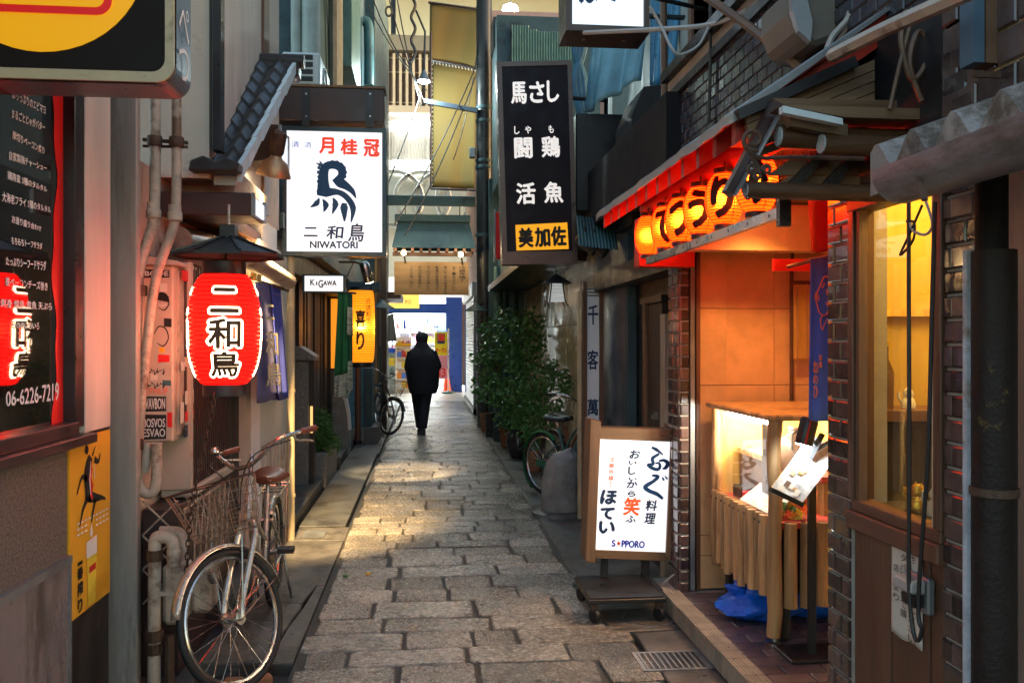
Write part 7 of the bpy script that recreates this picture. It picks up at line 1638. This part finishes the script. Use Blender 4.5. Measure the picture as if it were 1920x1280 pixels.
B((Xa + .006, Y0c + .04, zsf + .12), (Xa + .009, Y0c + .17, zr_ - .03), 'paper_menu', 'paper', t)
q = [(Xa + .005, Y0c + .165, zr_ - .04), (Xa + .005, Y0c + .045, zr_ - .04), (Xa + .005, Y0c + .045, zsf + .2), (Xa + .005, Y0c + .165, zsf + .2)]
MB().prism([(Xa + .012, Y0c + .07, zsf + .02), (Xa + .012, Y0c + .5, zsf + .02), (Xa + .16, Y0c + .5, zsf + .13), (Xa + .16, Y0c + .07, zsf + .13)], (0, 0, .006)).build('menu_card', 'paper', t)
jp = Vector((Xa + .2, Y0c + .2, zsf + .2)); jp = onY(1489, 882, Y0c + .22); jp.z = zsf + .2
jg = thing('stoneware_jug', 'brown stoneware sake jug with a cord handle inside the display case', 'jug', jp)
MB().lathe([(a_ * .8, b_ * .76) for a_, b_ in [(.0, 0), (.085, .0), (.1, .04), (.11, .13), (.1, .2), (.07, .25), (.03, .275), (.027, .3), (.036, .31), (.034, .322), (.02, .322)]], jp, 26, cap=False).build('body', 'jug', jg, smooth=True)
tube(smooth_path([jp + Vector((0, -.025, .225)), jp + Vector((-.025, -.04, .21)), jp + Vector((-.04, -.065, .17)), jp + Vector((-.05, -.09, .14))], 5), .005, 'cord', 'cable', jg, 5)
fk = thing('radio_box', 'small dark radio with a red end on the shelf of the display case', 'radio', (Xa + .2, Y1c - .2, zsf)); B((Xa + .05, Y1c - .27, zsf + .001), (Xa + .12, Y1c - .13, zsf + .075), 'body', 'black', fk, bevel=.008); B((Xa + .05, Y1c - .33, zsf + .002), (Xa + .11, Y1c - .271, zsf + .06), 'end', 'reddark', fk, bevel=.006)
# autumn leaves decoration
lv = thing('leaf_garland', 'orange and yellow artificial leaf garland at the front of the case', 'decoration', (Xa + .1, Y0c + .05, zsf)); r_ = random.Random(17)
for i in range(26):
    c_ = Vector((Xa + .06 + r_.random() * .16, Y0c + .03 + r_.random() * .08, zsf + .012 + r_.random() * .12)); m_ = r_.choice(['yellowposter', 'orangecone', 'beer', 'leaf2']); s_ = r_.uniform(.02, .035); n_ = Vector((r_.uniform(-1, 1), -1, r_.uniform(-.3, 1))).normalized(); u_ = n_.cross(Vector((0, 0, 1))).normalized(); w_ = n_.cross(u_); P = []
    for k in range(10): rr = s_ * (1 if k % 2 == 0 else .55); P.append(c_ + (u_ * math.cos(k * .6283) + w_ * math.sin(k * .6283)) * rr + n_ * .006 * (k % 2))
    MB().add(P + [c_ + n_ * .004], [(k, (k + 1) % 10, 10) for k in range(10)]).build('leaf', m_, lv)
tube(smooth_path([(Xa + .05, Y0c + .05, zsf + .01), (Xa + .12, Y0c + .06, zsf + .1), (Xa + .2, Y0c + .06, zsf + .04)], 5), .003, 'twig', 'bark', lv, 5)
point('case_light', (Xa + .25, Y0c + .5, zr_ - .1), 4.5, (1, .9, .7), .08, t)
# menu stand with tilted board and clip lamp
t = thing('menu_stand', 'black stand with a tilted glossy menu board beside the display case', 'menu stand', onZ(1520, 1235, .12))
Ym = 3.62
p = onZ(1522, 1228, .122)
MB().box((p.x - .14, p.y - .1, .122), (p.x + .16, p.y + .12, .137)).build('base', 'black', t, bevel=.004)
MB().bar(Vector((p.x, p.y, .137)), Vector((p.x, p.y, 1.02)), .035, .02, up=(0, 1, 0)).build('pole', 'black', t)
bd = [onY(1443, 918, Ym - .12), onY(1502, 946, Ym - .12), onY(1572, 850, Ym + .12), onY(1522, 812, Ym + .12)]
nrm = (bd[1] - bd[0]).cross(bd[3] - bd[0]).normalized()
if nrm.y > 0: nrm = -nrm
MB().prism(bd, -nrm * .012).build('board', pm('laminated_menu', (.62, .62, .62), .12, var=.5, scale=14, bump=0), t)
r_ = random.Random(31)
for i in range(9):
    f, g_ = r_.uniform(.05, .45), r_.uniform(.08, .8); a = bd[0].lerp(bd[3], f).lerp(bd[1].lerp(bd[2], f), g_); e1 = (bd[3] - bd[0]).normalized() * r_.uniform(.02, .05); e2 = (bd[1] - bd[0]).normalized() * r_.uniform(.015, .03)
    MB().add([x_ + nrm * (.001 + .0004 * i) for x_ in (a, a + e2, a + e1 + e2, a + e1)], [(0, 1, 2, 3)]).build('menu_picture', r_.choice(['brownwood', 'paper', 'navy', 'log', 'granite']), t)
MB().bar(bd[0] + nrm * .006, bd[1] + nrm * .006, .03, .02).build('lip', 'black', t)
cl_ = onY(1530, 838, Ym + .02)
t = thing('clip_lamp', 'black clip-on lamp with red stripe lighting the menu board', 'lamp', cl_)
h0 = onY(1511, 815, Ym - .05); ax = Vector((.28, .05, 1)).normalized()
MB().lathe([(.036, -.045), (.038, -.04), (.04, .06), (.034, .075)], h0, 20, ax).build('lamp_head', 'black', t, smooth=True)
MB().lathe([(.0, -.05), (.033, -.047), (.034, -.044)], h0, 18, ax).build('lens', em('cold_lens', (.9, 1, 1), 12), t)
MB().bar(h0 + ax * .07 + Vector((-.04, 0, 0)) * .0 + Vector((-.012, -.035, 0)), h0 - ax * .035 + Vector((-.012, -.041, 0)), .008, .004).build('red_stripe', 'redcloth', t)
tube([h0 + Vector((.03, .02, .0)), cl_], .008, 'arm', 'black', t); MB().bar(cl_ + Vector((-.03, 0, -.05)), cl_ + Vector((.03, 0, .06)), .02, .02).bar(cl_ + Vector((-.01, .01, -.02)), cl_ + Vector((.07, .02, .02)), .015, .015).build('clip', 'black', t)
spot('lamp_beam', h0 - ax * .06, (bd[0] + bd[1] + bd[2] * 2 + bd[3] * 2) / 6, 4.5, (.9, 1, 1), 90, .6, .02, t)
# blue bag
bc = onZ(1420, 1170, .12)
t = thing('blue_polythene_bag', 'crumpled bright blue plastic bag under the display case', 'bag', (bc.x + .03, bc.y + .1, .12)); r_ = random.Random(44); rg = []
cx, cy_ = bc.x + .06, bc.y + .12
for i in range(12):
    f = i / 11; rr = .17 * math.sin(min(1, f * 1.15 + .28) * 2.6) + .02; rg.append([(cx + rr * 1.15 * math.cos(a) * (1 + .18 * math.sin(a * 5 + i * 1.3) + r_.uniform(-.09, .09)), cy_ + rr * .8 * math.sin(a) * (1 + .15 * math.sin(a * 4 - i) + r_.uniform(-.09, .09)), .125 + f * .22 + r_.uniform(-.008, .008)) for a in [k * 6.283 / 22 for k in range(22)]])
MB().loft(rg).build('sack', 'bluebag', t, smooth=True, sharp=1.2)
rg = [[(cx - .12 + .05 * math.cos(a) * s_ + dx, cy_ - .02 + .05 * math.sin(a) * s_ * (1 + .3 * math.sin(3 * a)), z) for a in [k * 6.283 / 10 for k in range(10)]] for s_, z, dx in ((1, .22, .03), (.75, .25, .0), (1.1, .275, -.01), (1.2, .295, -.02))]
MB().loft(rg).build('knot', 'bluebag', t, smooth=True, sharp=1.2)
rg = [[(cx + .3 + .12 * math.cos(a) * s_ * (1 + .15 * math.sin(4 * a)), cy_ + .02 + .1 * math.sin(a) * s_, z) for a in [k * 6.283 / 14 for k in range(14)]] for s_, z in ((.9, .125), (1.1, .16), (1, .24), (.6, .3), (.1, .31))]
MB().loft(rg).build('second_sack', 'bluebag', t, smooth=True, sharp=1.2)
# alcove hangings
Yd_ = 3.5
t = thing('navy_fugu_banner', 'narrow navy banner with a pink blowfish outline beside the tiled pillar', 'banner', onY(1540, 790, Yd_))
cloth('cloth', 'navycloth', t, onY(1519, 486, Yd_), onY(1575, 478, Yd_), onY(1516, 786, Yd_), onY(1575, 794, Yd_), .006, 1.5, seed=40)
q = [onY(1517, 480, Yd_ - .02), onY(1575, 480, Yd_ - .02), onY(1575, 790, Yd_ - .02), onY(1517, 790, Yd_ - .02)]; rf = (785, 245, 962, 1190)
mb = MB()
brush(mb, [(845, 420), (870, 365), (900, 375), (915, 440), (905, 520), (880, 580), (845, 570), (828, 510), (830, 460), (845, 420)], [7, 9, 9, 8, 8, 8, 7, 7, 7, 7], q, rf); brush(mb, [(880, 580), (850, 600), (858, 665), (870, 640), (890, 600)], [5, 7, 7, 5, 4], q, rf); brush(mb, [(825, 450), (820, 480), (828, 520)], [6, 9, 6], q, rf); brush(mb, [(838, 465), (840, 490), (835, 500)], [4, 7, 4], q, rf)
for a_, b_ in ((850, 410), (862, 420), (870, 405), (885, 440), (890, 460), (895, 490), (885, 515), (892, 530)): flat(mb, [(a_ + 5 * math.cos(k), b_ + 9 * math.sin(k)) for k in range(6)], q, rf)
brush(mb, [(880, 455), (905, 430)], [3, 5], q, rf); brush(mb, [(882, 462), (910, 455)], [3, 5], q, rf); mb.build('fish_outline', 'letter_pink', t)
write('lettering', 'letter_pink', t, q, rf, [('ね', 808, 845, 836, 915), ('の', 808, 925, 834, 975), ('ひ', 810, 985, 834, 1055), ('清', 840, 810, 856, 840), ('酒', 840, 850, 856, 882)], bold=2, each=True)
tube([onY(1478, 500, 4.2), onY(1560, 478, Yd_)], .01, 'rod', 'rust', t); B(onY(1452, 485, 4.3), onY(1520, 508, 4.3) + Vector((0, .03, 0)), 'bracket_board', 'reddark', t)
t = thing('red_cloth_strip', 'plain red cloth strip hanging above the navy banner', 'cloth', onY(1540, 470, 3.4)); cloth('cloth', 'redcloth', t, onY(1515, 372, 3.4), onY(1570, 368, 3.4), onY(1522, 472, 3.4), onY(1570, 474, 3.4), .006, 1, seed=41); tube([onY(1510, 370, 3.4), onY(1590, 366, 3.4)], .01, 'rod', 'rust', t)
t = thing('bamboo_blind', 'small bamboo roller blind hanging in the alcove', 'blind', onY(1505, 670, 4.9)); a, b = onY(1488, 530, 4.9), onY(1535, 672, 4.9)
n = 40
mb = MB()
for i in range(n): z = b.z + (a.z - b.z) * (i + .5) / n; mb.box((a.x, 4.9, z - .004), (b.x, 4.906, z + .004))
o = mb.build('slats', 'bamboo', t); tag(o, kind='stuff'); tube([(a.x - .02, 4.9, a.z), (b.x + .02, 4.9, a.z)], .012, 'rod', 'rust', t)
for x in (a.x + .015, (a.x + b.x) / 2): B((x, 4.892, b.z), (x + .008, 4.899, a.z), 'tape', 'log', t)
t = thing('alcove_pipe', 'thin rusty pipe on the ochre alcove wall', 'pipe', onY(1484, 760, 4.95)); tube([onY(1484, 762, 4.95), onY(1484, 530, 4.95), onY(1486, 470, 4.95)], .012, 'pipe', 'rust', t); MB().disc(onY(1484, 762, 4.94), .035, (0, 0, 1), 14).build('flange', 'rust', t)

# ================================================================ bicycles
def bicycle(name, label, front, rear, steer, frame_m, group=None, tyre_m='rubber', basket=True, detail=True, guard='silver', saddle_m='brownleather', grip_m='brownleather', R_=.322, lean=0):
    front, rear = Vector(front), Vector(rear); rear.z = front.z = 0
    d = (front - rear); wb = d.length; d.normalize(); lft = Vector((-d.y, d.x, 0)); up = Vector((0, 0, 1))
    if lean: up = (up + lft * lean).normalized(); lft = up.cross(d)
    root = thing(name, label, 'bicycle', rear, group)
    def T(p): return rear + d * p[0] + lft * p[1] + up * p[2]
    hx = wb - .34                                                   # head tube top
    s0 = Vector((hx, 0, .92)); s1 = Vector((wb - .06, 0, .33)); axs = (s0 - s1).normalized(); rot = Matrix.Rotation(steer, 3, axs)
    def S(p): q_ = Vector(p); return T(s1 + rot @ (q_ - s1))
    def tb(pts, r, nm, m_, par, f=T, n=8, closed=False): return MB().tube([f(p) for p in pts], r, n, closed=closed).build(nm, m_, par, smooth=True)
    def wheel(cx, f):
        ring = lambda r: [(cx + r * math.cos(a), 0, R_ + r * math.sin(a)) for a in [k * 6.283 / 40 for k in range(40)]]
        wh = tb(ring(R_ - .017), .0175, 'wheel', tyre_m, root, f, 10, True)
        tb(ring(R_ - .042), .011, 'rim', 'chrome', wh, f, 8, True)
        mb = MB(); ns = 32
        for k in range(ns):
            a = k * 6.283 / ns; off = (.5 if k % 4 < 2 else -.5); side = .03 * (1 if k % 2 else -1)
            mb.tube([f((cx + .028 * math.cos(a + off), side, R_ + .028 * math.sin(a + off))), f((cx + (R_ - .05) * math.cos(a), 0, R_ + (R_ - .05) * math.sin(a)))], .0014, 4, cap=False)
        o = mb.build('spokes', 'steel', wh); tag(o, kind='stuff')
        c_ = f((cx, 0, R_)); ax_ = (f((cx, .1, R_)) - c_).normalized()
        MB().lathe([(.008, -.07), (.008, -.045), (.034, -.043), (.036, -.03), (.02, -.025), (.02, .025), (.036, .03), (.034, .043), (.03, .05), (.008, .05), (.008, .07)], c_, 18, ax_).build('hub', 'chrome', wh, smooth=True)
        return wh
    wheel(wb, S); wheel(0, T)
    bb = (.42, 0, .28)
    # step-through frame
    fr = tb(smooth_path([(hx + .035, 0, .80), (hx - .14, 0, .56), (.55, 0, .36), bb], 6), .019, 'frame', frame_m, root, n=10)
    tb(smooth_path([(hx + .02, 0, .86), (hx - .2, 0, .66), (.36, 0, .48)], 6), .013, 'top_tube', frame_m, fr)
    tb([bb, (.26, 0, .72)], .016, 'seat_tube', frame_m, fr); tb([(.26, 0, .70), (.235, 0, .80)], .012, 'seat_post', 'chrome', fr)
    for s_ in (-1, 1): tb([(.42, s_ * .03, .28), (0, s_ * .06, R_)], .009, 'chain_stay', frame_m, fr); tb([(.31, s_ * .025, .58), (0, s_ * .06, R_)], .008, 'seat_stay', frame_m, fr)
    tb([s0 + axs * .0, s0 - axs * .16], .021, 'head_tube', frame_m, fr, T)
    # fork, stem, bars
    cr = s0 - axs * .22
    fk = tb([s0 - axs * .16, cr], .02, 'fork', frame_m, root, S)
    for s_ in (-1, 1): tb(smooth_path([cr + Vector((0, s_ * .02, 0)), cr - axs * .06 + Vector((0, s_ * .055, 0)), Vector((wb - .045, s_ * .058, .42)), Vector((wb, s_ * .058, R_))], 5), [.014] * 15 + [.011], 'fork_blade', frame_m, fk, S)
    tb([s0, s0 + axs * .12], .011, 'stem', 'chrome', root, S)
    hb = s0 + axs * .075; fw_ = Vector((1, 0, 0))
    tb(smooth_path([hb + Vector((-.20, -.27, .085)), hb + Vector((-.10, -.265, .085)), hb + Vector((0, -.2, .075)), hb + Vector((.055, -.07, .0)), hb + Vector((.06, 0, -.01)), hb + Vector((.055, .07, .0)), hb + Vector((0, .2, .075)), hb + Vector((-.10, .265, .085)), hb + Vector((-.20, .27, .085))], 5), .011, 'handlebar', 'chrome', root, S)
    for s_ in (-1, 1):
        tb([hb + Vector((-.22, s_ * .27, .085)), hb + Vector((-.1, s_ * .265, .085))], .016, 'grip', grip_m, root, S)
        tb(smooth_path([hb + Vector((-.06, s_ * .255, .083)), hb + Vector((-.08, s_ * .25, .05)), hb + Vector((-.16, s_ * .25, .035)), hb + Vector((-.2, s_ * .25, .022))], 4), .006, 'brake_lever', 'silver', root, S)
        if detail: tb(smooth_path([hb + Vector((-.05, s_ * .24, .06)), hb + Vector((.12, s_ * .15, .04)), hb + Vector((.14, s_ * .05, -.06)), cr + Vector((.03, 0, .06))], 5), .0035, 'brake_cable', 'cable', root, S, 5)
    if detail: MB().lathe([(.0, -.01), (.024, -.008), (.026, .008), (.016, .022), (0, .024)], S(hb + Vector((.0, -.215, .105))), 14).build('bell', 'chrome', root, smooth=True)
    # mudguards
    for cx, f, a0, a1 in ((wb, S, .35, 3.0), (0, T, .9, 4.1)):
        rg = []
        for k in range(25):
            a = a0 + (a1 - a0) * k / 24; rg.append([f((cx + (R_ + dr) * math.cos(a), w_, R_ + (R_ + dr) * math.sin(a))) for w_, dr in ((-.028, .008), (-.018, .02), (0, .025), (.018, .02), (.028, .008))])
        g_ = MB().loft(rg, closed=False).build('mudguard', guard, root, smooth=True); g_.modifiers.new('sheet', 'SOLIDIFY').thickness = .0015
        e = a0 + .1 if f is S else a1 - .2
        for s_ in (-1, 1): tb([(cx, s_ * .06, R_), (cx + (R_ + .012) * math.cos(a1 - .15 if f is S else a1 - .1), s_ * .028, R_ + (R_ + .012) * math.sin(a1 - .15 if f is S else a1 - .1))], .0025, 'stay', 'steel', g_, f, 5)
    # saddle
    sd_ = []
    for k in range(9):
        fx = k / 8; w_ = .1 * (1 - fx) ** .8 + .026; hgt = .05 * (1 - .4 * fx); x = .12 + fx * .27
        if k == 0: w_ *= .75
        sd_.append([T((x, w_ * math.cos(a), .81 + hgt * math.sin(a) * (1 if math.sin(a) > 0 else .55) - .012 * math.sin(fx * 3.1))) for a in [j * 6.283 / 14 for j in range(14)]])
    MB().loft(sd_).build('saddle', saddle_m, root, smooth=True, sharp=1.4)
    for s_ in (-1, 1): MB().lathe([(.014, -.03), (.014, .03)], T((.15, s_ * .05, .775)), 10).build('saddle_spring', 'chrome', root, smooth=True)
    # crank, guard, rack, stand
    MB().tube([T((.42 + .09 * math.cos(a), -.045, .28 + .09 * math.sin(a))) for a in [k * .314 for k in range(20)]], .006, 6, closed=True).build('chainring', 'steel', root, smooth=True)
    for s_, dz in ((-1, -1), (1, 1)):
        tb([(.42, s_ * .05, .28), (.42 + .05 * dz, s_ * .075, .28 + .16 * dz)], .009, 'crank', 'chrome', root); B((0, 0, 0), (.001, .001, .001), 'pedal', 'rubber', root) if False else MB().bar(T((.42 + .05 * dz, s_ * .08, .28 + .16 * dz)), T((.42 + .05 * dz, s_ * .17, .28 + .16 * dz)), .08, .025).build('pedal', 'rubber', root)
    MB().loft([[T((x, -.055, z + w_)) for w_ in (-.035, .0, .035)] for x, z in ((.5, .28), (.3, .3), (.05, .33), (-.05, .33))], closed=False).build('chain_guard', guard, root)
    if detail:
        for s_ in (-1, 1): tb([(.2, s_ * .06, .70), (-.3, s_ * .07, .70)], .006, 'rack_rail', 'chrome', root); tb([(0, s_ * .07, R_), (-.12, s_ * .07, .70)], .005, 'rack_strut', 'chrome', root)
        for k in range(4): tb([(.1 - .12 * k, -.06, .70), (.1 - .12 * k, .06, .70)], .005, 'rack_bar', 'chrome', root)
        for s_ in (-1, 1): tb(smooth_path([(0, s_ * .06, R_), (.02, s_ * .09, .15), (-.1, s_ * .1, .01)], 4), .008, 'stand_leg', 'steel', root)
        MB().box((-.02, -.02, -.02), (.02, .02, .02)); MB().lathe([(.02, 0), (.03, .02), (.03, .05)], S((wb - .02, -.08, .5)), 12, (0, 0, 1)).build('head_lamp', 'chrome', root, smooth=True)
    if basket:
        bx0 = wb - .21 + .0; bz = R_ * 2 + .05
        def bring(f):                                    # f 0 bottom..1 top
            w_ = .135 + .05 * f; x0 = bx0 - .02 * f; x1 = bx0 + .22 + .07 * f; P = []
            for k in range(36):
                a = k * 6.283 / 36; ca, sa = math.cos(a), math.sin(a); e_ = .45
                P.append(((x0 + x1) / 2 + (x1 - x0) / 2 * math.copysign(abs(ca) ** e_, ca), w_ * math.copysign(abs(sa) ** e_, sa), bz + .25 * f))
            return P
        mb = MB(); B0, B1 = bring(0), bring(1)
        for f in (.0, .16, .32, .48, .64, .8): mb.tube([S(p) for p in bring(f)], .0017, 5, closed=True)
        for k in range(36): mb.tube([S(B0[k]), S(B1[k])], .0016, 4)
        for k in range(1, 18, 2): mb.tube([S(B0[k]), S(B0[36 - k])], .0016, 4)
        o = mb.build('basket', pm('basket_wire', (.34, .25, .19), .45, .5, var=.3, bump=0) if detail else 'steel', root, smooth=True); MB().tube([S(p) for p in B1], .0042, 6, closed=True).build('basket_rim', 'rust' if detail else 'steel', o, smooth=True)
        tag(o, kind='stuff')
        for s_ in (-1, 1): tb([(wb, s_ * .065, R_), (bx0 + .12, s_ * .1, bz)], .004, 'basket_stay', 'steel', root, S, 5)
    return root
bicycle('city_bicycle', 'champagne city bicycle with wire basket parked facing the viewer, front wheel turned', onZ(449, 1290), onZ(512, 1132), R(-37), 'silver')
f2 = onZ(731, 815); 
bicycle('dark_bicycle', 'dark bicycle with a basket parked at the left near the gate', f2, f2 + Vector((-.25, 1.02, 0)), R(30), 'black', basket=True, detail=False, guard='black', saddle_m='black', grip_m='black')
bicycle('red_bicycle', 'red-framed bicycle parked against the right wall behind the bollard', Vector((1.68, 8.0, 0)), Vector((1.36, 9.02, 0)), R(4), 'brownleather', 'bicycles by the bollard', basket=False, detail=False, guard='black', saddle_m='black', grip_m='black')
bicycle('green_bicycle', 'green-guarded bicycle parked nearest the white vertical board', Vector((1.72, 7.98, 0)), Vector((1.36, 8.62, 0)).lerp(Vector((1.72, 7.98, 0)), -.4), R(4), 'teal', 'bicycles by the bollard', basket=False, detail=False, guard='greencloth', saddle_m='black', grip_m='black')

# ================================================================ people
def person(name, label, base, height, face, skel, radii, edges, top_m, clothes):
    """continuous skinned body; coordinates in head-to-foot units of 1.70 m, x right, y forward"""
    k_ = height / 1.70; ca, sa = math.cos(face), math.sin(face)
    root = thing(name, label, 'person', base)
    def W(p): return Vector((p[0] * ca - p[1] * sa, p[0] * sa + p[1] * ca, p[2])) * k_
    me = bpy.data.meshes.new('body'); me.from_pydata([tuple(W(p)) for p in skel], edges, [])
    o = link('body', me, M[top_m], root); bm = bmesh.new(); bm.from_mesh(me); ly = bm.verts.layers.skin.verify(); bm.verts.ensure_lookup_table()
    for v, r in zip(bm.verts, radii): v[ly].radius = (r[0] * k_, r[1] * k_) if isinstance(r, tuple) else (r * k_, r * k_)
    bm.verts[0][ly].use_root = True; bm.to_mesh(me); bm.free()
    o.modifiers.new('skin', 'SKIN').use_smooth_shade = True; s_ = o.modifiers.new('round', 'SUBSURF'); s_.levels = 2; s_.render_levels = 2
    def ring(z, cx, cy_, rx, ry, n=20, wob=0): return [root.location + W((cx + rx * math.cos(a) * (1 + wob * math.sin(3 * a)), cy_ + ry * math.sin(a), z)) for a in [j * 6.283 / n for j in range(n)]]
    return root, W, ring
# joints: pelvis spine chest neck head headtop | hips knees ankles toes | shoulders elbows wrists hands
SK = [(0, 0, .95), (0, 0, 1.12), (0, .0, 1.32), (0, .015, 1.45), (0, .03, 1.56), (0, .03, 1.66),
      (-.085, 0, .9), (-.06, .12, .5), (-.03, .2, .1), (-.035, .33, .04), (.085, 0, .9), (.05, -.03, .5), (.015, -.2, .13), (.02, -.08, .04),
      (-.18, 0, 1.38), (-.235, .02, 1.12), (-.17, .2, .98), (-.12, .27, .98), (.18, 0, 1.38), (.27, .03, 1.13), (.2, .26, 1.2), (.14, .33, 1.26)]
RD = [(.15, .12), (.145, .11), (.16, .11), .055, .085, .07, .09, .065, .045, .035, .09, .065, .045, .035, .06, .048, .035, .03, .06, .048, .035, .03]
ED = [(0, 1), (1, 2), (2, 3), (3, 4), (4, 5), (0, 6), (6, 7), (7, 8), (8, 9), (0, 10), (10, 11), (11, 12), (12, 13), (2, 14), (14, 15), (15, 16), (16, 17), (2, 18), (18, 19), (19, 20), (20, 21)]
pb = onZ(791, 812)
root, W, ring = person('person', 'person in a long dark coat and cap walking away down the path', (pb.x, pb.y, 0), 1.74, 0, SK, RD, ED, 'coatcloth', 0)
k_ = 1.74 / 1.7; bs = root.location
rings = [ring(.68, .02, -.01, .22, .17, wob=.08), ring(.76, .025, -.0, .255, .19, wob=.07), ring(.9, .02, -.0, .275, .2, wob=.05), ring(1.05, .01, 0, .285, .2, wob=.03), ring(1.2, .005, 0, .275, .19), ring(1.32, .0, 0, .245, .165), ring(1.42, 0, .0, .185, .13), ring(1.475, 0, .01, .125, .115), ring(1.53, 0, .015, .1, .105), ring(1.56, 0, .02, .085, .09)]
MB().loft(rings).build('coat', 'coatcloth', root, smooth=True, sharp=1.2)
def sleeve(pts, rs, nm='coat_sleeve'): return MB().tube([bs + W(p) for p in smooth_path(pts, 5)], rs, 12).build(nm, 'coatcloth', root, smooth=True)
sleeve([(.17, 0, 1.38), (.27, .03, 1.14), (.215, .22, 1.18)], [.085 - .003 * i for i in range(11)]); sleeve([(-.17, 0, 1.38), (-.235, .02, 1.12), (-.18, .16, 1.0)], [.08 - .003 * i for i in range(11)])
for s_, kn, an in ((-1, (-.06, .12, .5), (-.03, .2, .09)), (1, (.05, -.03, .5), (.015, -.2, .12))): MB().tube([bs + W(p) for p in smooth_path([(s_ * .09, 0, .88), kn, an], 5)], [.13 - .0058 * i for i in range(11)], 14).build('trouser_leg', 'coatcloth', root, smooth=True)
for a_, t_ in (((-.03, .17), 0), ((.015, -.23), 1)):
    rg = [[bs + W((a_[0] + rx * math.cos(q), a_[1] + .07 + ry * math.sin(q), z)) for q in [j * .45 for j in range(14)]] for rx, ry, z in ((.05, .14, .0), (.052, .142, .03), (.045, .12, .07), (.038, .05, .12))]; MB().loft(rg).build('shoe', 'black', root, smooth=True)
hd = bs + W((0, .03, 1.61))
MB().loft([[hd + W((rx * math.cos(q), rx * 1.1 * math.sin(q), z)) for q in [j * 6.283 / 18 for j in range(18)]] for rx, z in ((.098, -.045), (.107, .0), (.108, .04), (.09, .085), (.05, .112), (.01, .118))]).build('knit_cap', 'coatcloth', root, smooth=True)
MB().loft([[hd + W((rx * math.cos(q), rx * 1.05 * math.sin(q) - .005, z)) for q in [j * 6.283 / 16 for j in range(16)]] for rx, z in ((.07, -.16), (.092, -.12), (.096, -.05), (.09, .0))]).build('hair', 'hair', root, smooth=True)
MB().lathe([(.0, 0), (.014, .01), (.012, .035), (0, .04)], hd + W((0, .095, -.07)), 8, W((0, 1, -.3))).build('nose', 'skin', root, smooth=True)
hp = bs + W((.14, .36, 1.27))
ph = B(hp + Vector((-.035, .02, -.06)), hp + Vector((.035, .03, .09)), 'phone', 'black'); tag(ph, 'dark phone held up by the walking person', 'phone')
MB().loft([[hp + W((x + .035 * math.cos(q), .0 + .016 * math.sin(q), z)) for q in [j * .63 for j in range(10)]] for x, z in ((0, -.07), (0, -.03), (.0, .02))]).build('hand', 'skin', root, smooth=True)
for i in range(4): tube([hp + W((-.028 + i * .019, .0, .015)), hp + W((-.03 + i * .02, .01, .045 + .004 * (i in (1, 2)))), hp + W((-.028 + i * .019, .03, .055))], .008, 'finger', 'skin', root, 6)
tube([hp + W((-.035, 0, -.03)), hp + W((-.05, .012, .0)), hp + W((-.045, .028, .02))], .009, 'thumb', 'skin', root, 6)
# two customers inside the shop
for u, Y, lab, hm, cm, hh in ((750, 29, 'shop customer with pale grey hair and light top, left inside the shop', 'granite', 'paper', 1.6), (793, 28.6, 'shop customer with reddish hair and a cream top, seen past the walking person', 'terracotta', 'beige_tarp', 1.68)):
    b_ = Vector((XY(u, Y), Y, .013)); sk2 = [list(p) for p in SK]; sk2[15] = (-.22, .02, 1.1); sk2[16] = (-.22, .08, .86); sk2[17] = (-.21, .12, .77); sk2[19] = (.22, .02, 1.1); sk2[20] = (.22, .08, .86); sk2[21] = (.21, .12, .77)
    rt, W2, rg2 = person('person', lab, b_, hh, math.pi if u > 780 else .6, sk2, RD, ED, 'skin', 0); kk = hh / 1.7
    MB().loft([rg2(.8, 0, 0, .2, .14), rg2(1.1, 0, 0, .19, .135), rg2(1.32, 0, 0, .215, .14), rg2(1.42, 0, 0, .15, .1), rg2(1.47, 0, .01, .07, .07)]).build('top', cm, rt, smooth=True)
    MB().loft([rg2(.1, 0, .02, .14, .1), rg2(.5, 0, 0, .16, .11), rg2(.86, 0, 0, .19, .135)]).build('skirt', 'navy', rt, smooth=True)
    h_ = b_ + W2((0, .02, 1.6)); MB().loft([[h_ + W2((rx * math.cos(q), rx * math.sin(q) - .02, z)) for q in [j * .419 for j in range(15)]] for rx, z in ((.08, -.12), (.1, -.03), (.105, .04), (.07, .1), (.01, .12))]).build('hair', hm, rt, smooth=True)
bpy.data.objects.remove(_fo)
